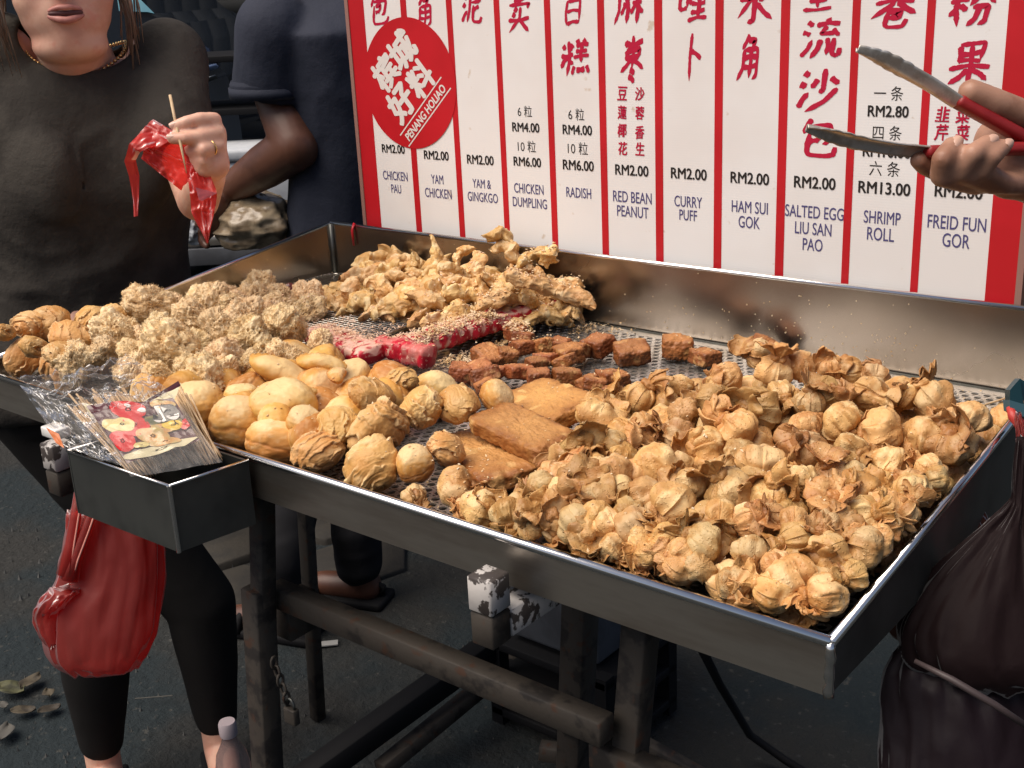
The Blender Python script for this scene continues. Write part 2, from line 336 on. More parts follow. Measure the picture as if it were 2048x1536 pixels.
# ---- broken paving slabs let into the road behind the cart (irregular hexagon-like stones)
rng = random.Random(4)
M_pave = mat('dirty_paving', (.030, .026, .020), rough=.8, col2=(.020, .018, .015), nscale=9, bump=.6, bscale=60, bdist=.003)
pav = thing('pavement', None, None, (-.8, 1.2, 0)); del_ = pav; tag(pav, kind='structure')
for (cx, cy) in [(-1.15, 1.52), (-.86, 1.36), (-.60, 1.22), (-1.32, 1.22), (-1.02, 1.06), (-.76, .92), (-.95, 1.70), (-.55, 1.56)]:
    mb = MB(); r = .155; k = 6; top = []; a0 = rng.uniform(0, .3)
    for i in range(k):
        a = a0+i*math.pi*2/k; q = r*rng.uniform(.88, 1.04); top.append((cx+q*math.cos(a), cy+q*math.sin(a)))
    tz = .012+rng.uniform(-.004, .006)
    V = [(x, y, -.02) for x, y in top]+[(x, y, tz) for x, y in top]
    mb.add(V, [tuple(range(k, 2*k))]+[(i, (i+1) % k, k+(i+1) % k, k+i) for i in range(k)])
    mb.build('paving_stone', M_pave, pav, bevel=.006, seg=1)
# ---- dark shop wall and shutter far behind
mb = MB().box((-9.5, 9.0, 2.2), (.3, 16, 4.6)); 
w = thing('shop_wall', 'dark shop wall with a closed ribbed shutter far behind the stall', 'building', (-7, 8, 0))
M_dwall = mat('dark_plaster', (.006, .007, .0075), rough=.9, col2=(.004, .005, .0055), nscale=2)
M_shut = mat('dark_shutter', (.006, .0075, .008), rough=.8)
d = Vector((-.609, .726, 0)).normalized(); sx = Vector((.766, .643, 0))
wc = Vector((CP[0], CP[1], 0))+d*9.5
Rw = Matrix((sx, d, Vector((0, 0, 1)))).transposed()
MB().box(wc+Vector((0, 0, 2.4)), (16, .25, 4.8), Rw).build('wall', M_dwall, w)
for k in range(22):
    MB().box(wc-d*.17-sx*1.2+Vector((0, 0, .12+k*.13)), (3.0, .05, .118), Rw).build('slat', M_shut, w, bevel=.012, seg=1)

# ================================================================ the food cart
TL, TW, ZB, ZM, ZF, ZR = 1.318, .710, .960, .985, 1.008, 1.092   # length, width, bottom, mesh, front rim, back rim
cart = thing('food_tray', 'large stainless steel frying tray heaped with snacks, tall back wall and low front lip', 'tray', (0, 0, ZB))
def zr(y): return ZF+(ZR-ZF)*y/TW
T = .004
# walls (front, back, left, right), each its own sheet with thickness and a folded lip
MB().box((TL/2, T/2, (ZB+ZF)/2), (TL, T, ZF-ZB)).build('front_wall', M_steel, cart)
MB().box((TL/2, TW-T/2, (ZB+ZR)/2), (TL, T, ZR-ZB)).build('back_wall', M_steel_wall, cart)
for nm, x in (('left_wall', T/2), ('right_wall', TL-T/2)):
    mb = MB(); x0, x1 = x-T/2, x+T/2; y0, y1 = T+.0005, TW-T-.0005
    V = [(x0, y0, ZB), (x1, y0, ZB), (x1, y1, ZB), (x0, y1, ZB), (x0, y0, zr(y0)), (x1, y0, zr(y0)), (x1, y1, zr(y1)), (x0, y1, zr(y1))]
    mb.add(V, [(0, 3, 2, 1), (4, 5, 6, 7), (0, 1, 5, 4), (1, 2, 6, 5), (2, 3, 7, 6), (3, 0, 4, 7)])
    mb.build(nm, M_steel_wall if nm[0] == 'l' else M_steel_dark, cart)  # right wall in darker steel: its dark reflection put into the colour
# rolled rims
MB().tube([(0, .001, ZF), (TL*.5, .001, ZF+.0005), (TL, .001, ZF)], .0048, 12).build('front_rim', M_steel_rim, cart, smooth=True)
MB().tube([(0, TW, ZR), (TL, TW, ZR)], .0042, 12).build('back_rim', M_steel_rim, cart, smooth=True)
MB().tube([(0, 0, ZF), (0, TW, ZR)], .0042, 12).build('left_rim', M_steel_rim, cart, smooth=True)
MB().tube([(TL, 0, ZF), (TL, TW, ZR)], .0042, 12).build('right_rim', M_steel_rim, cart, smooth=True)
# welds at the corners
for (x, y, z0, z1) in ((0, 0, ZB, ZF), (TL, 0, ZB, ZF), (0, TW, ZB, ZR), (TL, TW, ZB, ZR)):
    pts = [(x+random.Random(k).uniform(-.0006, .0006), y, z0+(z1-z0)*k/8) for k in range(9)]
    MB().tube(pts, [.0042+.0008*math.sin(k*2.3) for k in range(9)], 10).build('corner_weld', M_steel_rim, cart, smooth=True)
MB().tube([(.006, TW-.006, ZM), (.006, TW-.006, ZR)], .0045, 8).build('corner_weld', M_steel_dark, cart, smooth=True)
# perforated drain plate: real holes
px, py, hr, K = .0150, .0130, .0047, 12
V = []; F = []; cols = int((TL-.03)/px); rows = int((TW-.022)/py)
hexv = [(math.cos(2*math.pi*k/K), math.sin(2*math.pi*k/K)) for k in range(K)]
def sq(c, s, a, b):                     # ring point pushed onto the cell border
    m = max(abs(c)/a, abs(s)/b); return c/m, s/m
x00, y00 = .014, .010
for j in range(rows):
    for i in range(cols):
        cx = x00+(i+.5+(.25 if j % 2 else -.25))*px; cy = y00+(j+.5)*py; b = len(V)
        for c, s in hexv: V.append((cx+hr*c, cy+hr*s, ZM))
        for c, s in hexv:
            qx, qy = sq(c, s, px/2, py/2); V.append((cx+qx, cy+qy, ZM))
        for c, s in hexv: V.append((cx+hr*.96*c, cy+hr*.96*s, ZM-.0018))
        for k in range(K):
            k2 = (k+1) % K; F.append((b+k, b+K+k, b+K+k2, b+k2)); F.append((b+k, b+k2, b+2*K+k2, b+2*K+k))
xe0, xe1, ye0, ye1 = x00+.25*px, x00+cols*px-.25*px, y00, y00+rows*py
part('perforated_plate', np.array(V), np.array(F), M_perf, cart, smooth=False, kind='stuff')
mb = MB()
for (a, b_, c, d_) in ((T+.0004, TL-T-.0004, T+.0004, ye0), (T+.0004, TL-T-.0004, ye1, TW-T-.0004), (T+.0004, x00+.02, ye0+.0001, ye1-.0001), (TL-T-.0204, TL-T-.0004, ye0+.0001, ye1-.0001)):
    mb.box(((a+b_)/2, (c+d_)/2, ZM-.0024 if (b_-a) < .1 else ZM-.001), (b_-a, d_-c, .002))
mb.build('plate_border', M_perf, cart)
MB().box((TL/2, TW/2, ZB+.0015), (TL-2*T-.001, TW-2*T-.001, .003)).build('drip_pan', mat('oily_drip_pan', (.06, .05, .04), rough=.3, metal=.6), cart)
MB().box((TL/2+.2, TW-.0075, ZM+.0015), (.9, .002, .002)).build('plate_flange', M_steel_dark, cart)
# red twist tie over the back rim near the left corner
p0 = at(710, 452, 1, TW)
mb = MB().tube([(p0[0], TW+.006, p0[2]-.004), (p0[0], TW-.002, p0[2]+.004), (p0[0]+.001, TW-.009, p0[2]-.006), (p0[0]+.002, TW-.009, p0[2]-.034)], [.0025, .003, .0026, .0018], 6)
tag(mb.build('cable_tie', mat('red_tie', (.45, .01, .02), rough=.3), None, smooth=True), 'small red plastic tie looped over the tray\'s back rim near its left corner', 'cable tie')

# ---- cart frame
frame = thing('cart_frame', 'rusty square tube stand carrying the frying tray', 'stand', (.6, .3, 0))
def leg(u0, v0, u1, v1, y, w, top, name='leg', m=M_iron, par=frame):
    a = at(u0, v0, 1, y); b = at(u1, v1, 1, y); s = (b-a)/(b[2]-a[2]); p = a+s*(top-a[2]); q = a+s*(0.0-a[2])
    MB().bar(p, q, w, w, up=(0, 1, 0)).build(name, m, par, bevel=.002, seg=1)
    return Vector(p), Vector(q)
leg(524, 1010, 532, 1500, .045, .024, ZB-.002)
lo0 = at(510, 1180, 1, .035); lo1 = at(530, 1536, 1, .035)
leg(516, 1185, 535, 1530, .040, .031, at(516, 1175, 1, .04)[2], 'leg_sleeve')
leg(1280, 1270, 1258, 1530, .115, .030, ZB-.002)
leg(1160, 1230, 1150, 1480, .60, .045, ZB-.002)
leg(610, 1010, 640, 1500, .66, .026, ZB-.002)
# long front rail under the tray
ra = at(548, 1178, 1, .075); rb = at(1215, 1468, 1, .075); rb[2] = ra[2] = (ra[2]+rb[2])/2
MB().bar(ra, rb, .026, .030).build('rail', M_iron, frame, bevel=.002, seg=1)
r2 = at(1190, 1500, 1, .10); MB().bar(r2, (TL+.05, .10, r2[2]), .026, .03).build('rail', M_iron, frame, bevel=.002, seg=1)
# short bracket beside the left leg
c0 = at(592, 1225, 1, .10); MB().box(c0, (.03, .05, .055)).build('bracket', M_iron, frame, bevel=.002, seg=1)
# cross bearers carrying the tray, each ending in an upright stop in front of it
def bearer(u, v, yfront, w, lab=None):
    c = at(u, v, 1, yfront)              # centre of the stop's front face
    x = c[0]
    MB().bar((x, yfront+w+.001, ZB-.002-w/2-.012), (x, TW-.02, ZB-.002-w/2-.012), w*.9, w).build('bearer', M_iron_white, frame, bevel=.0015, seg=1)
    MB().box((x, yfront+w/2, c[2]+.006), (w, w, .036)).build('stop', M_iron_white, frame, bevel=.002, seg=1)
    MB().box((x, yfront+w/2, c[2]-.030), (w*.94, w*.94, .034)).build('stop_base', M_iron, frame, bevel=.002, seg=1)
bearer(958, 1206, -.045, .029)
bearer(96, 925, -.050, .030)
# diagonal and low braces
def brace(a, b, w=.024, m=M_iron): MB().bar(a, b, w, w*1.1).build('brace', m, frame, bevel=.002, seg=1)
brace(at(596, 1570, 2, .10), at(985, 1290, 2, .18), .045, M_black)
brace(at(760, 1540, 2, .06), at(1090, 1270, 2, .12), .03)
brace(at(1290, 1490, 2, .10), at(1560, 1640, 2, .04), .025)
brace(at(1080, 1500, 2, .05), at(1345, 1545, 2, .03), .03)
# padlock and chain on the left leg
lk = at(574, 1392, 1, .03); ch = thing('padlock_and_chain', 'small rusty padlock and chain hanging from the cart leg', 'padlock', tuple(lk))
for k in range(5):
    mb = MB(); cx = Vector(lk)+Vector((-.012+.004*k, -.004, .045-.011*k)); ax = k % 2
    pts = [cx+Vector(((.0045*math.cos(a) if ax else 0), (0 if ax else .0045*math.cos(a)), .0085*math.sin(a))) for a in [i*math.pi*2/10 for i in range(11)]]
    mb.tube(pts, .0018, 6, cap=False).build('link', M_iron, ch, smooth=True)
MB().box(Vector(lk)+Vector((.010, -.004, -.022)), (.020, .010, .022)).build('lock_body', M_iron, ch, bevel=.002)
MB().tube([Vector(lk)+Vector((.010+.007*math.cos(a), -.004, -.011+.013*math.sin(a))) for a in [math.pi*i/8 for i in range(9)]], .002, 6).build('shackle', M_steel_dark, ch, smooth=True)
# things kept under the cart
gc = thing('gas_cylinder', 'dark gas cylinder standing under the tray', 'gas cylinder', (.28, 1.12, 0))
mb = MB().lathe([(.13, 0), (.15, .03), (.152, .40), (.14, .47), (.09, .53), (.05, .55)], (.28, 1.12, 0), 28); mb.build('tank', mat('dark_green_paint', (.018, .022, .022), rough=.45), gc, smooth='auto')
MB().tube([(.28+.10*math.cos(a), 1.12+.10*math.sin(a), .60) for a in [2*math.pi*i/20 for i in range(21)]], .008, 6).build('collar', M_iron, gc, smooth=True)
MB().lathe([(.018, .54), (.018, .60), (.03, .605), (.03, .62)], (.28, 1.12, 0), 12).build('valve', M_steel_dark, gc)
bx_ = at(1135, 1262, 1, .95); b0 = thing('foam_box', 'pale foam box kept low under the tray behind the legs', 'box', (bx_[0], 1.0, 0))
M_foamdim = mat('dimmed_foam', (.07, .075, .085), rough=.8, col2=(.05, .053, .06), nscale=12)  # pale foam darkened in its colour, standing in for dim light
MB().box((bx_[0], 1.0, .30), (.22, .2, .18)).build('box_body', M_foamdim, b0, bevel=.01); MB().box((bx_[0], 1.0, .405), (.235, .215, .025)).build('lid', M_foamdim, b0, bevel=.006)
cr = thing('plastic_crate', 'black plastic crate on the ground under the foam box', 'crate', (bx_[0], 1.0, 0))
for z in (.02, .10, .18): MB().box((bx_[0], 1.0, z+.012), (.30, .26, .02)).build('band', M_black, cr, bevel=.003)
for sx_ in (-1, 1):
    for sy_ in (-1, 1): MB().box((bx_[0]+sx_*.135, 1.0+sy_*.115, .105), (.03, .03, .205)).build('corner_post', M_black, cr)
# black hose lying under the cart
hp = [at(1400, 1290, 2, .5), at(1440, 1370, 2, .25), at(1500, 1470, 2, .06), at(1570, 1520, 2, .02), at(1700, 1600, 2, .01)]
tag(MB().tube(hp, .008, 8).build('gas_hose', M_black, None, smooth=True), 'thin black hose drooping to the ground under the right half of the tray', 'hose')

# ---- skewer box hung on the front lip
F0 = at(508, 914, 1, 0.0); xr = F0[0]          # right back corner at the tray front
cF = at(338, 972, 1, -.165)                    # near corner (front right of the box)
zt = ZF+.001; xl = at(40, 770, 1, 0)[0]
A = Vector((xr, -.006, zt)); B = None
def atz(u, v, z): return Vector(at(u, v, 2, z))
Bp = atz(338, 972, zt); Cp = atz(134, 902, zt); bd = .078
box = thing('skewer_box', 'open dark steel box hooked on the tray\'s front lip, filled with bamboo skewers', 'box', (Bp.x, Bp.y, zt-bd))
q = Vector((xr-.001, -.0075, zt)); e1 = Vector((Cp.x+(q.x-Bp.x), -.0075, zt))
corners = [q, Bp, Cp, Vector((e1.x, -.0075, zt))]
ctr = sum(corners, Vector())/4
def wallseg(a, b, name, t=.003, zb=None):
    d = (b-a).normalized(); nrm = Vector((d.y, -d.x, 0)); ins = (ctr-a).dot(nrm); nrm = nrm if ins > 0 else -nrm
    V = [];
    for z in (zt-bd, zt):
        for p in (a, b, b+nrm*t, a+nrm*t):
            V.append((p.x, p.y, z))
    MB().add(V, [(0, 3, 2, 1), (4, 5, 6, 7), (0, 1, 5, 4), (1, 2, 6, 5), (2, 3, 7, 6), (3, 0, 4, 7)]).build(name, M_steel_dark, box)
nm = ['right_wall', 'front_wall', 'left_wall', 'back_wall']
for k in range(4):
    a, b = corners[k], corners[(k+1) % 4]; d = (b-a).normalized()*.0032
    wallseg(a+(d if k % 2 else Vector()), b-(d if k % 2 else Vector()), nm[k])
zf = zt-bd+.002
MB().add([(p.x+(ctr.x-p.x)*.03, p.y+(ctr.y-p.y)*.03, z) for z in (zt-bd, zf) for p in corners], [(0, 3, 2, 1), (4, 5, 6, 7), (0, 1, 5, 4), (1, 2, 6, 5), (2, 3, 7, 6), (3, 0, 4, 7)]).build('bottom', M_steel_dark, box)
MB().tube([(Bp.x, Bp.y, zt-bd), (Bp.x, Bp.y, zt)], .0026, 8).build('corner_weld', M_steel_rim, box)
for k, (a, b) in enumerate(((corners[0], corners[1]), (corners[1], corners[2]), (corners[3], corners[2]))):
    MB().tube([a, b], .0018, 8).build('rim', M_steel_rim, box, smooth=True)

# ================================================================ wire rack and red plate in the left part of the tray
zr0 = ZM+.020
P0 = Vector(atz(500, 590, zr0)); P1 = Vector((.030, TW-.030, zr0)); rk_x1 = .36
rack = thing('wire_rack', 'chrome wire cooling rack lying in the tray\'s back left corner', 'rack', (.1, .5, ZM))
x0r, x1r, y0r, y1r = .022, .40, .30, TW-.022
loop = []
for (cx, cy, a0) in ((x1r-.03, y1r-.03, 0), (x0r+.03, y1r-.03, 90), (x0r+.03, y0r+.03, 180), (x1r-.03, y0r+.03, 270)):
    for k in range(6): a = rad(a0+k*18); loop.append((cx+.03*math.cos(a), cy+.03*math.sin(a), zr0))
MB().tube(loop+[loop[0]], .0028, 8, cap=False).build('rim_wire', M_wire, rack, smooth=True)
k = 0; y = y0r+.008
while y < y1r-.004:
    MB().tube([(x0r, y, zr0+.0022), (x1r, y, zr0+.0022)], .0011, 5).build('cross_wire', M_wire, rack, smooth=True); y += .0085
for x in (x0r+.09, x0r+.20, x0r+.31): MB().tube([(x, y0r, zr0-.002), (x, y1r, zr0-.002)], .0022, 6).build('support_wire', M_wire, rack, smooth=True)
for (x, y) in ((x0r+.02, y0r+.02), (x1r-.02, y0r+.02), (x0r+.02, y1r-.02), (x1r-.02, y1r-.02)): MB().tube([(x, y, zr0), (x, y, ZM)], .0024, 6).build('foot', M_wire, rack, smooth=True)
# scalloped dark red plate rim standing half hidden by the food
pa = Vector(atz(505, 612, ZM+.028)); pb = Vector(atz(640, 590, ZM+.028)); V = []; nseg = 60
cc = (pa+pb)/2; wdt = (pb-pa).length; dx = (pb-pa).normalized(); up = Vector((0, 0, 1)); bk = dx.cross(up)*-1
for j in range(5):
    for i in range(nseg+1):
        s = i/nseg*2-1; sc = abs(math.sin((s+1)*math.pi*4.2))*.0035
        h = (.030*(1-.75*abs(s)**2.2)+sc)*j/4
        p = cc+dx*(s*wdt*.56)+up*(h-.012)+bk*(.030*(1-s*s)+.012*j/4); V.append(p)
pl = part('serving_plate', V, gridF(nseg+1, 5), M_redplate, None); md = pl.modifiers.new('s', 'SOLIDIFY'); md.thickness = .0018
tag(pl, 'dark red plastic plate with a scalloped rim, half buried between taro puffs and fried pieces', 'plate')

# ================================================================ the price board
SY = TW+.020
def sp(u, v): p = at(u, v, 1, SY); return Vector((p[0], p[2]))
xL = sp(733, 452).x; xR = sp(2028, 606).x; zT = 1.68; zBo = ZR-.035
board = thing('price_board', 'white price board with red stripes and crimson lettering standing behind the tray', 'sign', ((xL+xR)/2, SY, zBo))
MB().box(((xL+xR)/2, SY+.0045, (zT+zBo)/2), (xR-xL, .005, zT-zBo)).build('panel', M_signwhite, board)
MB().box((xL-.004, SY+.006, (zT+zBo)/2), (.008, .012, zT-zBo)).build('edge_strip', M_edge, board)
MB().box((xR+.004, SY+.006, (zT+zBo)/2), (.008, .012, zT-zBo)).build('edge_strip', M_edge, board)
def strip(a, b, name='stripe'):
    MB().box(((a+b)/2, SY+.00175, (zT+zBo)/2), (b-a, .0004, zT-zBo-.0006)).build(name, M_signred, board)
strip(xL+.0003, sp(762, 456).x, 'border_band'); strip(sp(1968, 602).x, xR-.0003, 'border_band')
st = [(832, 843, 463), (918.7, 929.4, 472), (1009, 1019.6, 485), (1104, 1115.6, 499), (1204, 1217, 512), (1311, 1326, 525), (1425.5, 1441, 538), (1548, 1565, 553), (1680.5, 1695.5, 569), (1818.5, 1834, 585)]
for a, b, v in st: strip(sp(a, v).x, sp(b, v).x)
SLOTS = []
def text(s, u, v, hpx, m, bold=0., wx=.85, rot=0., shear=0., warp=0., name='lettering', off=-.00165, lh=None):
    b_ = bold; bold = 0.
    cu = bpy.data.curves.new(name, 'FONT'); cu.body = s; cu.size = 1.0; cu.align_x = 'CENTER'; cu.align_y = 'CENTER'; cu.offset = bold; cu.shear = shear; cu.resolution_u = 4
    o = bpy.data.objects.new(name, cu); COL.objects.link(o); bpy.context.view_layer.update()
    me = bpy.data.meshes.new_from_object(o.evaluated_get(bpy.context.evaluated_depsgraph_get())); bpy.data.objects.remove(o)
    n_ = len(me.vertices); co = np.zeros(n_*3); me.vertices.foreach_get('co', co); co = co.reshape(-1, 3)
    if n_ == 0: return None
    mn, mx = co[:, :2].min(0), co[:, :2].max(0); co[:, :2] -= (mn+mx)/2; H = mx[1]-mn[1]
    c = sp(u, v); h = (sp(u, v-hpx/2)-sp(u, v+hpx/2)).y; k = h/H
    if warp:
        q = co*np.array([2.2, 2.2, 1])+hash(s) % 97*.0+sum(ord(ch) for ch in s) % 97
        co[:, 0] += warp*H*fbm(q, 3, 2); co[:, 1] += warp*H*fbm(q+9, 4, 2)
    x = co[:, 0]*k*wx; z = co[:, 1]*k; r = rad(rot); X = x*math.cos(r)-z*math.sin(r); Z = x*math.sin(r)+z*math.cos(r)
    V = np.stack([c.x+X, np.full(n_, SY-off), c.y+Z], 1)-np.array(ORG['price_board'])
    fc_ = [tuple(p.vertices) for p in me.polygons]; VV = []; FF = []
    sh = [(0, 0)] if not b_ else [(0, 0), (1, 0), (-1, 0), (0, .6), (0, -.6)]+([(.7, .5), (-.7, -.5), (-.7, .5), (.7, -.5)] if b_ > .02 else [])
    for k_, (dx, dz) in enumerate(sh):         # heavier strokes: the same outline printed again a hair to the side
        b0 = len(VV); VV += [(v[0]+dx*b_*h*max(wx, .8), v[1]-k_*.00004, v[2]+dz*b_*h) for v in V]; FF += [tuple(i+b0 for i in f) for f in fc_]
    return link(name, mesh(name, VV, FF, m, False), board)
K, Bl, Rd = M_inkblack, M_inkblue, M_inkred
for s, u, v, h in [('RM2.00', 785, 298, 20), ('RM2.00', 871, 311, 21), ('RM2.00', 959, 320, 22), ('RM4.00', 1050, 255, 22), ('RM6.00', 1053, 324, 22), ('RM4.00', 1153, 260, 23), ('RM6.00', 1155, 331, 24),
                   ('RM2.00', 1262, 341, 25), ('RM2.00', 1376, 348, 26), ('RM2.00', 1498, 357, 27), ('RM2.00', 1628, 366, 28), ('RM2.80', 1775, 223, 27), ('RM10.00', 1772, 304, 27), ('RM13.00', 1767, 377, 29), ('RM2.00', 1916, 384, 30)]:
    text(s, u, v, h*.82, K, .035, .90)
for s, u, v, h in [('6 粒', 1048, 223, 25), ('10 粒', 1052, 293, 26), ('6 粒', 1151, 229, 27), ('10 粒', 1154, 297, 28), ('一 条', 1776, 187, 32), ('四 条', 1773, 266, 32), ('六 条', 1768, 338, 33)]:
    text(s, u, v, h*.9, K, .0, .9)
for s, u, v, h in [('CHICKEN', 789, 352, 21), ('PAU', 791, 378, 20), ('YAM', 873, 359, 21), ('CHICKEN', 875, 387, 22), ('YAM &', 962, 368, 21), ('GINGKGO', 964, 395, 22), ('CHICKEN', 1056, 378, 23), ('DUMPLING', 1058, 406, 23), ('RADISH', 1156, 386, 24),
                   ('RED BEAN', 1263, 395, 26), ('PEANUT', 1264, 424, 26), ('CURRY', 1375, 404, 26), ('PUFF', 1375, 431, 25), ('HAM SUI', 1498, 415, 28), ('GOK', 1497, 445, 28), ('SALTED EGG', 1627, 425, 29), ('LIU SAN', 1625, 458, 29), ('PAO', 1624, 490, 29),
                   ('SHRIMP', 1763, 436, 30), ('ROLL', 1760, 469, 31), ('FREID FUN', 1912, 447, 32), ('GOR', 1911, 482, 33)]:
    text(s, u, v, h*.84, Bl, .010, .64)
BR = {'包': '30,95 12,62;24,78 75,80 80,70 72,40 60,34;32,62 56,64 52,44;32,44 52,45;28,64 24,20 30,8 70,6 90,10 93,28', '角': '42,98 18,70;38,86 66,86 52,70;28,68 24,30 8,4;28,68 78,70 78,12 64,6;30,50 76,51;28,32 76,33;52,68 50,8',
'泥': '14,90 26,80;8,64 20,56;8,10 28,44;38,88 84,88 82,68 42,66;40,88 38,44 26,6;80,52 54,38;54,56 53,14 60,6 88,6 93,22', '卖': '30,92 72,94;51,100 51,80;12,78 90,80 80,66;32,68 42,60;26,54 36,47;8,38 92,40;56,70 52,40 12,4;56,36 90,6',
'白': '52,98 40,78;22,78 22,6;22,78 80,80 78,8;24,44 76,45;24,10 76,11', '糕': '24,96 24,4;4,60 44,62;8,86 16,74;42,88 32,72;24,56 4,26;26,54 44,36;58,98 64,88;86,98 78,88;52,84 94,85;54,70 92,71;48,54 98,56;73,85 73,40;50,30 44,8;64,28 66,12;78,28 82,12;90,30 99,8',
'麻': '52,100 56,90;14,84 92,86;18,84 16,40 4,4;30,60 56,61;44,76 44,6;42,58 26,30;46,54 56,38;62,60 96,61;78,78 78,4;76,58 60,28;80,56 99,30', '枣': '16,84 86,86;50,100 50,30;26,68 26,48;26,68 76,69 74,50;26,52 74,53;48,52 8,22;52,50 94,26;42,30 62,19;38,14 64,0',
'哩': '8,74 10,34;8,74 32,76 30,38;10,38 30,39;44,92 44,46;44,92 90,93 88,48;44,70 88,71;44,50 88,51;66,92 66,8;46,28 88,29;36,6 98,8', '卜': '40,100 38,50 42,0;42,64 60,57 84,46', '水': '50,100 50,12 36,8;12,68 40,70 8,22;84,80 60,62;56,58 98,14',
'皇': '50,100 42,88;26,88 26,54;26,88 76,89 74,54;28,72 74,73;28,56 74,57;14,44 88,46;50,46 50,4;22,26 78,27;6,2 96,4', '流': '16,94 28,84;6,68 20,60;6,8 28,50;62,100 66,90;38,84 94,86;62,80 48,62 84,64;78,74 92,57;50,50 46,26 30,2;66,50 66,8;82,50 82,14 90,6 98,10 99,26',
'沙': '14,94 28,84;6,68 18,58;4,8 26,44;62,100 60,48 50,44;46,78 34,54;74,80 96,62;92,52 66,22 24,0', '卷': '30,98 38,88;72,100 62,88;22,80 80,82;12,62 92,64;54,92 46,60 6,28;58,64 98,34;36,42 66,43 62,26 38,24;38,42 36,12 44,4 74,4 82,20',
'粉': '24,96 24,4;4,62 44,64;8,86 18,76;42,88 34,74;24,58 4,28;28,54 44,38;66,94 62,72 46,50;76,96 84,72 99,52;54,46 86,48 82,14 68,6;68,46 60,20 42,2', '果': '26,94 28,54;26,94 76,96 72,56;28,75 72,76;28,56 72,57;50,94 50,0;8,40 92,42;48,38 10,8;54,38 92,10'}
def brush(ch, u, v, hpx, wx, seed):      # large characters painted stroke by stroke, pressed and tapered like a brush
    c = sp(u, v); h = (sp(u, v-hpx/2)-sp(u, v+hpx/2)).y; g = random.Random(seed); VV = []; FF = []; lean = .10
    for si, st_ in enumerate(BR[ch].split(';')):
        P = np.array([[float(q) for q in p.split(',')] for p in st_.split()]); P = P+np.array([[g.gauss(0, 1.2), g.gauss(0, 1.2)] for _ in P])
        if len(P) == 2: m_ = P.mean(0)+np.array([-(P[1]-P[0])[1], (P[1]-P[0])[0]])*g.uniform(.03, .09)*g.choice([1, -1]); P = np.vstack([P[:1], [m_], P[1:]])
        t = np.linspace(0, len(P)-1, 34); i = np.minimum(t.astype(int), len(P)-2); f = (t-i)[:, None]
        Pm = P[np.maximum(i-1, 0)]; P0_ = P[i]; P1_ = P[i+1]; P2_ = P[np.minimum(i+2, len(P)-1)]
        C = .5*((2*P0_)+(P1_-Pm)*f*.7+(2*Pm-5*P0_+4*P1_-P2_)*0*f)+0*f; C = P0_*(1-f)+P1_*f; 
        for _ in range(3): C[1:-1] = (C[:-2]+2*C[1:-1]+C[2:])/4
        T_ = np.gradient(C, axis=0); T_ /= np.linalg.norm(T_, axis=1, keepdims=True)+1e-9; N_ = np.stack([-T_[:, 1], T_[:, 0]], 1); s = np.linspace(0, 1, 34)
        L_ = np.linalg.norm(P[-1]-P[0]); W0 = 7.0*(1.15 if L_ < 22 else 1.0)*g.uniform(.85, 1.15); horiz = abs(T_[len(T_)//2][0]) > .9
        w = W0*(.45+.55*np.minimum(1, s/.10))*(1-.35*np.sin(np.pi*np.clip((s-.08)/.84, 0, 1))*(1 if horiz else .5)); w *= np.where(s > .80, (1-(s-.80)/.20)*(.35 if horiz else .9)+(.65 if horiz else .10), 1)
        w = w*(1+.10*np.array([g.gauss(0, .6) for _ in s])); A_ = C+N_*w[:, None]; B_ = C-N_*w[:, None]; b0 = len(VV)
        for a_, e_ in zip(A_, B_):
            for q in (a_, e_): x_ = (q[0]-50)/100; z_ = (q[1]-50)/100; VV.append(((c.x+(x_*wx+z_*lean)*h), SY+.00165-si*.00003, c.y+(z_+x_*.07)*h))
        FF += [(b0+2*k, b0+2*k+1, b0+2*k+3, b0+2*k+2) for k in range(33)]
    part('large_character', VV, FF, Rd, board, smooth=False)
for i_, (s, u, v, h, wx) in enumerate([('包', 757, 20, 66, .95), ('角', 848, 24, 64, .90), ('泥', 943, 16, 66, .95), ('卖', 1036, 30, 74, .90), ('白', 1145, 20, 66, .85), ('糕', 1148, 118, 76, .98), ('麻', 1256, 14, 74, 1.0), ('枣', 1263, 118, 94, .68),
                       ('哩', 1385, 6, 78, .95), ('卜', 1384, 115, 92, .62), ('水', 1508, 12, 80, 1.15), ('角', 1499, 115, 96, .66), ('皇', 1637, -18, 74, .95), ('流', 1640, 78, 80, 1.15), ('沙', 1636, 180, 82, 1.15), ('包', 1636, 276, 84, 1.08), ('卷', 1786, 16, 82, 1.25), ('粉', 1942, 12, 86, 1.15), ('果', 1938, 128, 88, 1.10)]):
    brush(s, u, v, h, wx, 50+i_)
for s, u, v in [('豆', 1243, 187), ('沙', 1278, 188), ('蓮', 1243, 225), ('蓉', 1278, 226), ('椰', 1243, 261), ('香', 1278, 265), ('花', 1244, 297), ('生', 1278, 298)]:
    text(s, u, v, 26, Rd, .034, .8, shear=.1, warp=.03, name='small_character')
for s, u, v in [('韭', 1884, 229), ('菜', 1925, 231), ('芹', 1882, 265), ('菜', 1924, 266), ('虾', 1966, 268)]:
    text(s, u, v, 31, Rd, .034, .85, shear=.1, warp=.03, name='small_character')
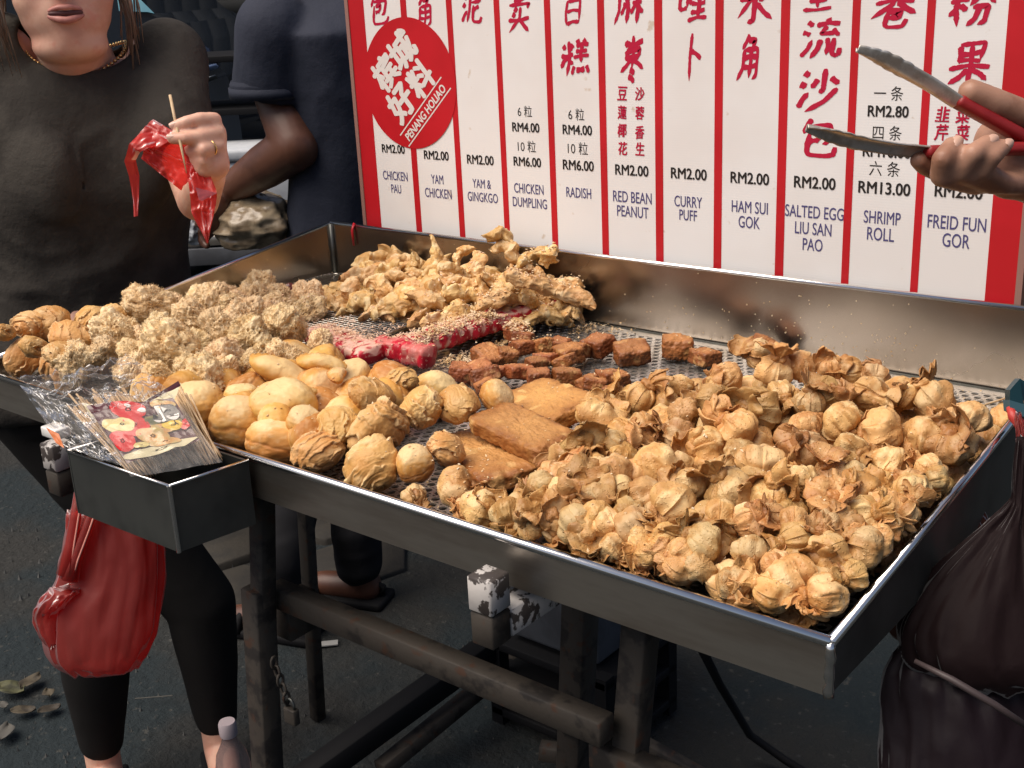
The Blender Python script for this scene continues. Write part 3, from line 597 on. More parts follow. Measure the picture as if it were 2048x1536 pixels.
# round logo sticker
cc2 = sp(817, 168); rr = (sp(817, 37)-sp(817, 300)).y/2
V = [(cc2.x, SY+.0009, cc2.y)]+[(cc2.x+rr*math.cos(a)*.985, SY+.0009, cc2.y+rr*math.sin(a)) for a in [2*math.pi*i/72 for i in range(72)]]
part('round_logo', V, [(0, 1+(i+1) % 72, 1+i) for i in range(72)], M_signred, board, smooth=False)
a1 = sp(809, 284); a2 = sp(891, 168); ang = math.degrees(math.atan2((a2-a1).y, (a2-a1).x))
for s, u, v, h in [('槟', 770, 145, 60), ('城', 803, 100, 64), ('好', 801, 205, 62), ('料', 840, 158, 60)]:
    text(s, u, v, h*1.08, M_inkwhite, .055, .98, rot=ang, name='logo_character', off=-.0006)
text('PENANG HOLIAO', 850, 226, 17, M_inkwhite, .05, .80, rot=ang, name='logo_lettering', off=-.0006)
for (u0, v0, u1, v1) in ((800, 271, 882, 154), (817, 293, 901, 176)):
    a = sp(u0, v0); b = sp(u1, v1); d = (b-a).normalized(); nn = Vector((-d.y, d.x))*.0011
    part('logo_line', [(p.x, SY+.0006, p.y) for p in (a-nn, b-nn, b+nn, a+nn)], [(0, 1, 2, 3)], M_inkwhite, board, smooth=False)
# wooden post right of the board
pp = at(2042, 480, 1, SY+.05)
tag(MB().box((xR+.060, SY+.05, .95), (.07, .05, 1.9)).build('wooden_post', mat('brown_post', (.26, .20, .14), rough=.6, col2=(.2, .15, .1), nscale=9, stretch=(4, 4, .5)), None, bevel=.003), 'brown wooden post standing right of the price board', 'post')

# ================================================================ food shapes
TAU = 2*math.pi
def solid(V, F, th, attr):
    """give a sheet a thickness: offset copy along normals, rim stitched"""
    V = np.asarray(V, float); n = len(V); N = np.zeros_like(V)
    a, b, c, d = (V[F[:, k]] for k in range(4)); fn = np.cross(c-a, d-b)
    for k in range(4): np.add.at(N, F[:, k], fn)
    N /= (np.linalg.norm(N, axis=1, keepdims=True)+1e-12)
    return V, N
def wonton(seed, style=0, n=112, m=46):
    r = np.random.default_rng(seed); R = .0215
    th = np.linspace(0, TAU, n, endpoint=False)[None, :]; t = np.linspace(0, 1, m)[:, None]; tn = .58
    # pleats gathered at the neck
    npl = r.integers(6, 9); ph = r.uniform(0, TAU, 6)
    qq = np.stack([(np.cos(th)*2.0+0*t).ravel(), (np.sin(th)*2.0+0*t).ravel(), (0*th+t*.9).ravel()+seed], 1)
    pl = np.clip(.5+.62*ridge(qq, seed, 2), 0, 1.15).reshape(m, n)
    pl2 = np.sin(th*(npl*2+1)+ph[3]+1.3*np.sin(th*3+ph[4]))
    fold = .16*np.sin(th*npl+ph[5]+np.sin(th*2+ph[0]))          # overlap of the folds
    tt = np.clip(t/tn, 0, 1); nk_ = 159 if style == 0 else 152; phi = tt*rad(nk_)
    rb = R*np.sin(phi); zb = -R*np.cos(phi)*(.86)
    s = np.clip((t-tn)/(1-tn), 0, 1)
    rn = R*math.sin(rad(nk_)); zn = R*.86*-math.cos(rad(nk_))
    flare = {0: .60, 1: .88, 2: .74}[style]; square = (1/np.maximum(np.abs(np.cos(th-ph[2])), np.abs(np.sin(th-ph[2])))-1)
    one = 1+.45*np.cos(th-ph[4]); rs = rn*(1-.30*np.sin(np.pi*np.clip(s*2.2, 0, 1)))+R*flare*(s**1.25)*(1+.55*square)*one
    zs = zn+R*(.08+(.40 if style != 1 else .20))*np.sin(s*1.75)-R*.25*s**2*(style == 1)
    isb = (t <= tn)
    rr = np.where(isb, rb, rs)+0*th; zz = np.where(isb, zb, zs)+0*th
    w = sst(.0, .55, t)                                        # pleats fade into the ball
    rr = rr*(1-.40*w*(1-pl)*(1-.5*s))+R*.08*s*pl2
    zz = zz+R*(.26*s*(pl-.5)+.13*s**1.5*pl2)*(1 if style != 2 else 1.3)
    the = th+fold*w*(1+1.1*s)
    P = np.stack([rr*np.cos(the), rr*np.sin(the), zz], 2).reshape(-1, 3)
    S = (s+0*th).ravel(); Wt = (w+0*th).ravel(); PLf = pl.ravel()
    # skirt flops to one side
    ax = r.uniform(0, TAU); A = np.array([math.cos(ax), math.sin(ax), 0]); ang = S*rad(r.uniform(30, 95)*(1 if style else .8))
    C0 = np.array([0, 0, zn]); q = P-C0; ca, sa = np.cos(ang)[:, None], np.sin(ang)[:, None]
    q = q*ca+np.cross(A, q)*sa+A*(q@A)[:, None]*(1-ca); P = q+C0
    # general crumple
    nn = P/(np.linalg.norm(P, axis=1, keepdims=True)+1e-9)
    k = P/R
    P = P+nn*(R*(.17*fbm(k*1.1+seed, seed, 2)+.035*fbm(k*3.2+seed, seed+3, 3)+.065*ridge(k*1.35+seed, seed+4, 2)+.03*ridge(k*3+seed, seed+14, 2)*(.3+S)))[:, None]
    P[:, 2] += R*.16*fbm(k*1.3+3, seed+8, 2)*S; P[:, 0] += R*.14*fbm(k*1.4+7, seed+9, 2)*S; P[:, 1] += R*.14*fbm(k*1.4+13, seed+10, 2)*S
    bl = np.clip(.36-cells(k*4.2+seed, seed), 0, .36)/.36*(fbm(k*1.5, seed+20, 2) > -.1); P = P+nn*(R*.055*bl)[:, None]
    P *= np.array([r.uniform(.92, 1.12), r.uniform(.92, 1.12), 1.0])
    Db, Fb = sphere_grid(28, 18); Bq = Db*(1+.30*ridge(Db*1.6+seed, seed+30, 2)+.2*fbm(Db*2+seed, seed+31, 2))[:, None]*np.array([rn*1.15, rn*1.15, R*.30])+np.array([0, 0, zn+R*.06])
    F = gridF(n, m, True)
    # close the sheet with an inner skin along the skirt
    V, N = solid(P, F, 0, None); thick = .0009
    j0 = int(m*tn)-2; idx = np.arange(j0*n, m*n); Vi = P[idx]+N[idx]*thick*(-1)*np.clip((S[idx]+.12)*3, 0, 1)[:, None]
    base = len(P); Fi = gridF(n, m-j0, True)+base; Fi = Fi[:, ::-1]
    rim = np.array([[(m-1)*n+i, (m-1)*n+(i+1) % n, base+(m-1-j0)*n+(i+1) % n, base+(m-1-j0)*n+i] for i in range(n)])
    V = np.vstack([P, Vi]); FF = np.vstack([F, Fi, rim]); FF = np.vstack([FF, Fb+len(V)]); V = np.vstack([V, Bq]); nb1 = len(Bq)
    fry_shade = np.clip(.28*S**2+.60*np.clip(.8-PLf, 0, 1)*Wt+.28*np.clip(fbm(k*1.5+21, seed+5, 3), 0, 1)+.30*np.clip(ridge(k*2.6+5, seed+6, 2)-.3, 0, 1)*(S > 0), 0, .9)  # crust browning on rims and patches, plus crease shade painted into the colour
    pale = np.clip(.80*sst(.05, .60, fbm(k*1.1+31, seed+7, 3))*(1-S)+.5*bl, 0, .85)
    fry_shade = np.concatenate([fry_shade, fry_shade[idx], np.full(nb1, .55)]); pale = np.concatenate([pale, pale[idx], np.zeros(nb1)])
    return V, FF, {'fry_shade': fry_shade, 'pale': pale}
def sheet(seed, n=70):                  # loose folded wrapper: triangle-folded skin with a bulge
    r = np.random.default_rng(seed); R = .026
    u, v = np.meshgrid(np.linspace(-1, 1, n), np.linspace(-1, 1, n)); u = u.ravel(); v = v.ravel()
    x = u; y = v; z = .9*np.abs(x+.3*y)**1.2*.7
    k = np.stack([x, y, z], 1)
    z = z+.30*fbm(k*1.5, seed, 3)+.16*ridge(k*1.8+3, seed+1, 3)+.25*np.sin(v*5+seed)*np.abs(u)**1.5
    x = x*(.80+.25*np.cos(z*2)); y = y*(1-.25*np.abs(u))+.2*np.sin(u*4+seed)
    P = np.stack([x, y, z], 1)*R*np.array([.95, .95, .8]); k = P/R
    bl = np.clip(.30-cells(k*4.2+seed, seed), 0, .3)/.3; P[:, 2] += R*.05*bl
    F = gridF(n, n); V, N = solid(P, F, 0, None); b = len(P); V = np.vstack([P, P-N*.0010]); 
    e = []
    for i in range(n-1): e += [(i, i+1, b+i+1, b+i), ((n-1)*n+i+1, (n-1)*n+i, b+(n-1)*n+i, b+(n-1)*n+i+1), ((i+1)*n, i*n, b+i*n, b+(i+1)*n), (i*n+n-1, (i+1)*n+n-1, b+(i+1)*n+n-1, b+i*n+n-1)]
    FF = np.vstack([F, F[:, ::-1]+b, np.array(e)])
    edge = np.maximum(np.abs(u), np.abs(v))**6
    fry_shade = np.clip(.5*edge+.5*np.clip(fbm(k*1.6+5, seed+2, 3)+.1, 0, 1), 0, .85); pale = np.clip(.6*bl+.3*sst(.2, .8, fbm(k*2+9, seed+3, 3)), 0, .7)
    V = V-V.mean(0)
    return V, FF, {'fry_shade': np.tile(fry_shade, 2), 'pale': np.tile(pale, 2)}
def sphere_grid(n, m):
    th = np.linspace(0, TAU, n, endpoint=False)[None, :]; ph = np.linspace(.0001, math.pi-.0001, m)[:, None]
    return np.stack([np.sin(ph)*np.cos(th), np.sin(ph)*np.sin(th), np.cos(ph)+0*th], 2).reshape(-1, 3), gridF(n, m, True)[:, ::-1]
def spiral(seed, n=190, m=120, open_=0.):
    """layered flaky puff: thin leaves wound round an off-centre pole"""
    r = np.random.default_rng(seed); D, F = sphere_grid(n, m); R = .0335
    p1 = r.normal(size=3); p1[2] = abs(p1[2])*.3; p1 /= np.linalg.norm(p1)
    warp = .16*fbm(D*1.3+seed, seed, 2); q = D@p1; a = np.arccos(np.clip(q, -1, 1))+warp
    x1 = np.cross(p1, [0, 0, 1]); x1 /= np.linalg.norm(x1); y1 = np.cross(p1, x1); th = np.arctan2(D@y1, D@x1)
    k = r.uniform(1.5, 2.2); sw = a*k+th/TAU*1.0+.18*fbm(D*4, seed+1, 2)
    fr = sw-np.floor(sw); leaf = fr**1.2*(1-np.exp(-((fr-1)/.04)**2)); lip = np.exp(-((fr-.93)/.06)**2)
    fine = ridge(np.stack([a*9+fbm(D*2.2, seed+4, 2)*1.1, th*.55, a*0+seed], 1), seed+2, 2)
    side = sst(.1, .9, .5+.5*fbm(D*1.1+40, seed+9, 2)); act = sst(.2, .8, side)*.8+.2
    rr = 1+act*(.17*leaf-.08)+.032*fine*(.15+act)+.09*fbm(D*1.2+9, seed+3, 2)+.012*fbm(D*9, seed+5, 3)
    pit = np.exp(-((a-.12)/.26)**2); rr -= pit*(.24+open_)
    P = D*rr[:, None]*R*np.array([1.12, .98, .80])
    fry_shade = np.clip(.75*np.exp(-(fr/.13)**2)*act+.5*pit+.35*sst(.1, -.9, D[:, 2])+.25*np.clip(-fine, 0, 1), 0, .9)
    pale = np.clip(.45*lip*act+.35*np.clip(fine, 0, 1)*act+.30*sst(.1, .9, fbm(D*1.4+60, seed+6, 2)), 0, .8)
    return P, F, {'fry_shade': fry_shade, 'pale': pale}
def bun(seed, n=110, m=70, dims=(1.1, 1., .86), R=.0325, seam=True):
    r = np.random.default_rng(seed); D, F = sphere_grid(n, m); e = .86
    Q = np.sign(D)*np.abs(D)**e
    rr = 1+.08*fbm(D*1.0+seed, seed, 2)+.022*fbm(D*3+seed, seed+1, 3)+.010*fbm(D*12, seed+2, 3)+.022*np.clip(ridge(D*np.array([2.2, 2.2, 4.5])+seed, seed+8, 2)-.35, 0, 1)
    sm = D[:, 2]+.3*D[:, 0]+.10*fbm(D*2, seed+3, 2)+.25; line = np.exp(-(sm/.06)**2)*(seam*1.)
    rr -= .035*line; P = Q*rr[:, None]*R*np.array(dims)
    band = np.exp(-((D[:, 2]+.05+.1*fbm(D*2, seed+4, 2))/.35)**2)
    fry_shade = np.clip(.45*line+.75*sst(.30, -.55, D[:, 2]+.12*fbm(D*2, seed+9, 2))+.30*np.clip(fbm(D*2.5+3, seed+5, 3), 0, 1), 0, .8)
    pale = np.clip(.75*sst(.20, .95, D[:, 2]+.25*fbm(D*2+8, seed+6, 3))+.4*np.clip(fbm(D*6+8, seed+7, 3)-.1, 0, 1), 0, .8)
    return P, F, {'fry_shade': fry_shade, 'pale': pale}
def curry_puff(seed, n=120, m=54):
    r = np.random.default_rng(seed); D, F = sphere_grid(n, m); x, y, z = D[:, 0], D[:, 1], D[:, 2]
    a = np.arctan2(y, x); halfm = np.where(y < 0, .35+.3*np.abs(x), 1.0)
    rim = np.exp(-(z/.16)**2)*(y > -.1)*sst(-.1, .3, y)
    crimp = .5+.5*np.sin(a*26+seed)
    P = np.stack([x*1.55*(1+.10*rim), y*halfm*.95*(1+.13*rim*(1+.3*crimp)), z*(.56-.10*np.abs(x))+rim*.07*crimp], 1)*.031
    k = P/.031; P += D*(.031*(.035*fbm(k*1.5+seed, seed, 3)+.010*fbm(k*7, seed+1, 3)))[:, None]
    fry_shade = np.clip(.45*rim+.3*sst(0, -.7, z)+.3*np.clip(fbm(k*2, seed+2, 3), 0, 1), 0, .8); pale = np.clip(.6*sst(.2, .9, z+.4*fbm(k*2+4, seed+3, 3)), 0, .7)
    return P, F, {'fry_shade': fry_shade, 'pale': pale}
def yam(seed, strands=2600, R=.034):
    """lacy taro puff: porous lump covered with fine curled shreds"""
    r = np.random.default_rng(seed); D, F = sphere_grid(150, 96)
    rr = 1+.26*fbm(D*1.2+seed, seed, 3)+.11*fbm(D*3.0+seed, seed+1, 3)+.055*ridge(D*6, seed+2, 3)
    pit = np.clip(.30-cells(D*3.6+seed, seed+3), 0, .3)/.3; pit2 = np.clip(.34-cells(D*8+seed, seed+4), 0, .34)/.34
    rr -= .26*pit+.09*pit2; rr += .035*fbm(D*17, seed+5, 2)
    P = D*rr[:, None]*R*np.array([1.12, .95, .86])
    k = D; fry_shade = np.clip(.95*pit**1.2*(fbm(D*1.3+5, seed+6, 2) > -.25)+.45*pit2+.25*np.clip(-fbm(D*5, seed+7, 2), 0, 1), 0, .95); pale = np.clip(.5*sst(.0, .7, fbm(D*3+9, seed+8, 3))+.3*ridge(D*6, seed+2, 3), 0, .85)
    # shreds
    ii = r.integers(0, len(P), strands); c = P[ii]; N = D[ii]+r.normal(size=(strands, 3))*.55; N /= np.linalg.norm(N, axis=1, keepdims=True)
    T = np.cross(N, r.normal(size=(strands, 3))); T /= np.linalg.norm(T, axis=1, keepdims=True); Bt = np.cross(N, T)
    L = r.uniform(.0018, .0058, (strands, 1)); wd = r.uniform(.0002, .00045, (strands, 1)); V = [P]; base = len(P); FS = []
    a0 = c-N*.0006; a1 = c+N*L*.55+T*L*.35; a2 = c+N*L*.75+T*L*1.0*r.uniform(-.2, 1, (strands, 1))+Bt*L*r.uniform(-.6, .6, (strands, 1))
    S = np.stack([a0-Bt*wd, a0+Bt*wd, a1+Bt*wd, a1-Bt*wd, a2+Bt*wd*.4, a2-Bt*wd*.4], 1).reshape(-1, 3)
    o = base+np.arange(strands)[:, None]*6
    FS = np.vstack([o+np.array([0, 1, 2, 3]), o+np.array([3, 2, 4, 5])])
    return np.vstack([P, S]), np.vstack([F, FS]), {'fry_shade': np.concatenate([fry_shade, np.repeat(fry_shade[ii]*.4, 6)]), 'pale': np.concatenate([pale, np.repeat(np.clip(pale[ii]+.25, 0, 1), 6)])}
def block(seed, dims, n=34, rnd=.16, rough=.035, pil=0.):
    """rounded, slightly sunken fried block"""
    D, F = sphere_grid(n*4, n*2); p = 1/rnd
    q = D/(np.sum(np.abs(D)**p, axis=1, keepdims=True)**(1/p)); h = np.array(dims)/2; P = q*h; s = min(dims)
    k = P/s*1.0
    top = sst(.6, 1, np.abs(q[:, 2])); P[:, 2] += np.sign(q[:, 2])*top*pil*s*(1-.8*(np.maximum(np.abs(q[:, 0]), np.abs(q[:, 1]))**3))
    edge = np.clip(np.sort(np.abs(q), axis=1)[:, 1], 0, 1)**3.2
    nn = q/(np.linalg.norm(q, axis=1, keepdims=True)); g = P/.012
    P = P+nn*(s*(rough*fbm(g*.9+seed, seed, 3)+rough*.5*fbm(g*4, seed+1, 3)+rough*.8*ridge(g*2.2, seed+2, 2)*edge))[:, None]
    P[:, :2] *= 1+.05*vn(P*30+seed, seed)[:, None]
    side = 1-top
    fry_shade = np.clip(.95*edge*(.6+.6*fbm(g*1.3, seed+13, 2))+.55*side*(.6+.5*fbm(g*1.5, seed+3, 3))+.2*np.clip(fbm(g*1.1+9, seed+4, 3), 0, 1), 0, .9)
    pale = np.clip(sst(.45, .9, fbm(g*.8+17, seed+5, 2))*.7+.35*top*(1-edge)*(q[:, 2] > 0), 0, .8)
    return P, F, {'fry_shade': fry_shade, 'pale': pale}
def batter(seed, L=.07, w=.016, bend=.4, n=80, m=104, frill=.3, taper=1.):
    """irregular battered piece swept along a bent spine, with torn frills"""
    r = np.random.default_rng(seed); t = np.linspace(0, 1, m)[:, None]; th = np.linspace(0, TAU, n, endpoint=False)[None, :]
    s = t-.5; x = L*s*(1-.15*bend); z = L*bend*(.25-s*s)*1.1; y = L*.12*np.sin(s*5+seed)
    prof = np.clip(np.sin(np.pi*np.clip(t, .0, 1))**.55*(1-.35*taper*s), .001, 2)*(1+.20*np.sin(t*9+seed)+.12*np.sin(t*17+seed*2))
    rr = w*prof*(1+0*th); fl = np.exp(-((np.abs(((th-seed*1.3) % TAU)-math.pi))/.35)**2); fl2 = np.exp(-((np.abs(((th-seed*1.3-2.4) % TAU)-math.pi))/.28)**2)
    rr = rr*(1+frill*fl*(1.2+np.sin(t*14+seed))+frill*.7*fl2*(1+np.sin(t*19+seed*3)))
    P = np.stack([x+0*th, y+rr*np.cos(th), z+rr*np.sin(th)*.74], 2).reshape(-1, 3); C = np.stack([x+0*th, y+0*th, z+0*th], 2).reshape(-1, 3)
    nn = P-C; nn /= np.linalg.norm(nn, axis=1, keepdims=True)+1e-9; k = P/w
    P = P+nn*(w*(.26*fbm(k*.8+seed, seed, 3)+.06*fbm(k*3, seed+1, 3)+.12*ridge(k*1.2, seed+2, 2)+.07*np.clip(.3-cells(k*2.6, seed), 0, .3)/.3))[:, None]
    P[:, 0] += w*.25*fbm(k*1.2+5, seed+3, 2)
    fry_shade = np.clip(.6*np.clip(-ridge(k*1.8, seed+2, 3)+.1, 0, 1)+.4*np.clip(fbm(k*.8+9, seed+4, 3), 0, 1)+.3*fl.repeat(m, 0).ravel()*0, 0, .85)
    pale = np.clip(.6*sst(.0, .8, fbm(k*1.3+19, seed+5, 3))+.3*ridge(k*1.8, seed+2, 3), 0, .85)
    return P, gridF(n, m, True), {'fry_shade': fry_shade, 'pale': pale}
def proto(fn, name, m, count, seeds, **kw):
    out = []
    for i in range(count):
        V, F, a = fn(seeds+i*7, **({k: (v[i % len(v)] if isinstance(v, list) else v) for k, v in kw.items()}))
        out.append(mesh(name, V, F, m, True, a))
    return out
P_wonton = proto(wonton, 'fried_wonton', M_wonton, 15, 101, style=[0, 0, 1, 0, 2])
P_sheet = proto(sheet, 'folded_wonton_skin', M_wonton, 5, 301)
P_spiral = proto(spiral, 'flaky_puff', M_flaky, 7, 401, open_=[0, .12, .0, .05, .0, .1, 0])
P_bun = proto(bun, 'fried_bun', M_bun, 4, 501, dims=[(1.1, 1., .85), (1., 1., .9), (1.2, .95, .8), (1.0, .98, .92)])
P_curry = proto(curry_puff, 'curry_puff', M_bun, 3, 551)
P_yam = proto(yam, 'taro_puff', M_yam, 8, 601)
P_cube = proto(block, 'fried_cube', M_tofu, 5, 701, rough=.07, dims=[(.040, .034, .023), (.036, .034, .025), (.042, .036, .021), (.036, .032, .026), (.040, .034, .022)], rnd=.15)
P_slab = proto(block, 'fried_slab', M_slab, 3, 751, dims=[(.104, .052, .014), (.104, .050, .015), (.10, .060, .015)], n=56, rnd=.12, rough=.10, pil=.10)
P_bat = proto(batter, 'battered_piece', M_batter, 12, 801, L=[.085, .070, .095, .075, .066], w=[.0145, .016, .013, .0165], bend=[.5, 1.0, .35, .8, .3], frill=[.35, .60, .25, .45])

# ================================================================ heap surfaces
def bump(x, y, cx, cy, rx, ry, p=2.0):
    d = (abs((x-cx)/rx)**p+abs((y-cy)/ry)**p)**(1/p); return max(0., 1-d*d)
def heap(x, y, kind):
    if kind == 'w':      # wonton pile, right half
        h = .048*min(1, bump(x, y, 1.12, .33, .34, .36, 3)*1.8)+.030*bump(x, y, 1.14, .42, .20, .22)
        return .020+h
    if kind == 'y': return .030+.055*min(1, bump(x, y, .17, .28, .30, .34, 3)*1.6)
    if kind == 'l': return .030+.048*min(1, bump(x, y, .05, .10, .26, .26, 3)*1.8)
    if kind == 's': return .028+.042*min(1, bump(x, y, .62, .20, .32, .20, 3)*1.4)
    if kind == 'b': return .016+.090*bump(x, y, .36, .69, .30, .22, 2)
    return .015
def onheap(u, v, kind, dz=0.):
    d = ray(u, v); t = (ZM+.20-CP[2])/d[2]
    for _ in range(400):
        p = CP+d*t
        if p[2] <= ZM+heap(p[0], p[1], kind)+dz or p[2] < ZM+.004: return p
        t += .002
    return p
FOOD = []
def put(me, name, p, size, ref, rot, label, cat, group, seed=0):
    o = bpy.data.objects.new(name, me); COL.objects.link(o)
    k = size/ref; o.location = p; o.rotation_euler = rot; o.scale = (k, k, k)
    tag(o, label, cat, group); ORG[o.name] = Vector(p); FOOD.append((o, Vector(p), size/2)); return o
def depth(p): return float((np.array(p)-CP)@CF)
def lim(p, r, back=True):              # keep inside the tray walls
    x = min(max(p[0], r*1.0), TL-r*1.08); y = min(max(p[1], r*1.22), TW-r*.8); return Vector((x, y, max(p[2], ZM+r*.55)))
ORD = ['first', 'second', 'third', 'fourth', 'fifth', 'sixth', 'seventh', 'eighth', 'ninth', 'tenth', 'eleventh', 'twelfth', 'thirteenth', 'fourteenth', 'fifteenth', 'sixteenth', 'seventeenth', 'eighteenth', 'nineteenth', 'twentieth']

# ---- wontons, placed one by one (crop coordinates of the pile)
wl = [(885,275,120),(960,340,150),(1060,320,140),(760,365,130),(1200,340,120),(1285,340,120),(1385,365,110),(560,410,130),(390,460,150),(190,540,180),(700,470,180),(570,520,160),(880,500,190),(985,440,130),(1160,450,170),(1110,480,130),
(1225,440,150),(1370,460,180),(1500,440,150),(1560,430,110),(1640,480,180),(1800,540,150),(1090,570,150),(1245,560,150),(1420,600,190),(400,590,170),(550,620,150),(680,660,190),(800,600,180),(120,680,170),(270,650,120),(440,750,190),
(270,770,160),(610,820,140),(1100,690,180),(1280,680,180),(1450,740,190),(1590,620,160),(1620,770,150),(1760,670,210),(1700,570,160),(900,740,190),(810,690,120),(760,850,180),(950,880,190),(1080,820,140),(1200,790,150),(1300,800,130),
(400,870,150),(180,890,170),(60,880,140),(520,910,190),(110,1010,180),(250,1000,180),(340,950,130),(380,1060,140),(490,1050,150),(650,1090,190),(720,960,180),(850,990,150),(930,980,150),(1030,1000,170),(1180,920,180),(1250,900,150),
(1340,960,180),(1470,940,170),(1600,870,170),(1530,830,120),(1690,815,120),(1600,960,130),(1190,1120,210),(1050,1060,150),(1350,1110,190),(1470,1085,140),(860,1120,170),(970,1170,150),(220,1130,160),(400,1140,140),(520,1210,180),(330,1200,120),
(740,1285,170),(945,1300,200),(1180,1310,215),(1320,1225,140),(1530,1010,110),(1260,1205,110),(1180,1010,130),(640,1180,130),(560,1120,130)]
W_ = [(1100+a*.46885, 580+b*.46885, c*.46885) for a, b, c in wl]
W_ += [(500+a*.4167, 440+b*.4167, c*.4167) for a, b, c in [(790,1335,125),(1010,1410,150),(1100,1370,130),(1180,1460,160),(1400,1280,140),(1310,1500,130),(1460,1440,150),(1560,1380,190),(1500,1310,150),(1670,1430,170),(1620,1490,130)]]
rng = random.Random(12)
wpts = []
for i, (u, v, s) in enumerate(W_):
    p = onheap(u, v, 'w'); size = s*depth(p)/FPX; p = onheap(u, v, 'w', -.10*size); p = lim(p, size/2); p.y = max(p.y, size*.80 if u > 1150 else size*.66); wpts.append((p, size, u, v))
SHADE = {}
def wlabel(order, row, tone): return None
# rows running from the front lip to the back wall, named by place
idx = sorted(range(len(wpts)), key=lambda i: wpts[i][3]-.32*(wpts[i][2]-1660))
rows = []; per = 10; idx = idx[::-1]
for k in range(0, len(idx), per): rows.append(sorted(idx[k:k+per], key=lambda i: wpts[i][2]))
RN = ['row nearest the front lip']+['%s row from front lip' % o for o in ORD[1:]]
KIND = ['round short-collared fried wonton', 'plump pleated fried wonton', 'wide flaring fried wonton', 'tightly gathered fried wonton', 'ruffled fried wonton']
for ri, row in enumerate(rows):
    for ci, i in enumerate(row):
        p, size, u, v = wpts[i]
        if rng.random() < .05 and size > .045:
            me = rng.choice(P_sheet); ref = .060; lab = 'folded fried wonton skin'; nm_ = 'fried_wonton'
        else:
            j = rng.randrange(len(P_wonton)); me = P_wonton[j]; ref = .047 if j % 5 in (0, 1, 3) else .054; lab = KIND[j % 5]; nm_ = 'fried_wonton'
        if v > 1090 and u > 1300: j = rng.choice([0, 1, 3, 5, 6, 8, 10, 11, 13]); me = P_wonton[j]; ref = .050; lab = KIND[j % 5]
        rot = (rng.gauss(math.pi*.62 if rng.random() < .72 else .3, .55), rng.gauss(0, .45), rng.gauss(rad(-38), 1.5))
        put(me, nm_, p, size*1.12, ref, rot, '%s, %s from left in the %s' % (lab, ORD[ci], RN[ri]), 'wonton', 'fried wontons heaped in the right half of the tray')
# hidden supporters: the lower layer that shows in the gaps
cnt = 0
for gy_ in np.arange(.035, .66, .046):
    for gx_ in np.arange(.70, 1.30, .046):
        x = gx_+rng.uniform(-.012, .012); y = gy_+rng.uniform(-.012, .012)
        near = sorted(math.hypot(x-q[0][0], y-q[0][1]) for q in wpts)
        if near[1] > .060 or x > TL-.03: continue
        top = heap(x, y, 'w'); z = ZM+.020
        for z in ([ZM+.020] if top < .062 else [ZM+.020, ZM+.050]):
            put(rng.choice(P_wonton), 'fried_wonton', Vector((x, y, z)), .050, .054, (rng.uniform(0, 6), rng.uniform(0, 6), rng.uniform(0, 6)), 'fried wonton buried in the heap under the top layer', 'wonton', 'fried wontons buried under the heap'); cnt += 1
            x += rng.uniform(-.01, .01)
for k in range(13):                     # the row that lies along the right wall
    y = .055+k*.040; x = TL-.030-rng.uniform(0, .006); j = rng.choice([0, 1, 3, 5, 6, 8, 10, 11])
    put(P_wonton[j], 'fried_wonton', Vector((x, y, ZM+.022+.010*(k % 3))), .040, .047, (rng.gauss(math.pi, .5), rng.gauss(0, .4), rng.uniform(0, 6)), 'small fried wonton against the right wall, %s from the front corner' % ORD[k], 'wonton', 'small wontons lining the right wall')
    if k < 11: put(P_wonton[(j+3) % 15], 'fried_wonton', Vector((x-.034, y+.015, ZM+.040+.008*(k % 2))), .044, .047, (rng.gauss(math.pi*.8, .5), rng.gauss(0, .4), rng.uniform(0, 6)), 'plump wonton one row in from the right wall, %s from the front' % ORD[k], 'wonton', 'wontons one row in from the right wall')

def listput(L, ox, oy, s, kind, protos, name, ref, labels, cat, group, seed, rotf, dz=-.15, scale=1.0, pick=None):
    rg = random.Random(seed)
    for i, it in enumerate(L):
        a, b, c = it[:3]; u, v, sz = ox+a*s, oy+b*s, c*s
        p = onheap(u, v, kind); size = sz*depth(p)/FPX*scale; p = lim(onheap(u, v, kind, dz*size), size/2)
        me = protos[it[3]] if len(it) > 3 else protos[rg.randrange(len(protos))]
        put(me, name, p, size, ref, rotf(rg, i), labels[i] if isinstance(labels, list) else labels(i), cat, group)
rz = lambda g, i: (g.gauss(0, .45), g.gauss(0, .45), g.uniform(0, TAU))
# ---- flaky puffs in the middle front
L_ = ['flaky puff with a dark curled rim, behind the cracked open one', 'largest flaky puff with dark torn pleats facing the camera', 'flaky puff just left of the small smooth dumpling', 'cracked open flaky puff showing its white filling',
      'flaky puff wedged between the smooth buns and the open one', 'flaky puff resting on the front lip beside the skewer box', 'flaky puff on the front lip in front of the cracked open one', 'flaky puff half hidden behind the lower slab', 'flaky puff touching the crumbs by the red roll']
listput([(585,850,250,0),(820,900,250,1),(1000,880,230,2),(620,1000,310,3),(410,985,235,4),(285,1130,260,5),(545,1230,290,6),(945,1095,190,2),(730,770,170,0)], 500, 440, .4167, 's', P_spiral, 'flaky_puff', .073, L_, 'pastry', 'layered flaky puffs along the front lip', 5, rz)
listput([(1185,850,160,0),(790,1170,190,3)], 500, 440, .4167, 's', P_bun, 'round_dumpling', .066, ['small smooth golden dumpling left of the upper slab', 'smooth round dumpling under the cracked open flaky puff'], 'dumpling', 'smooth round dumplings', 6, rz)
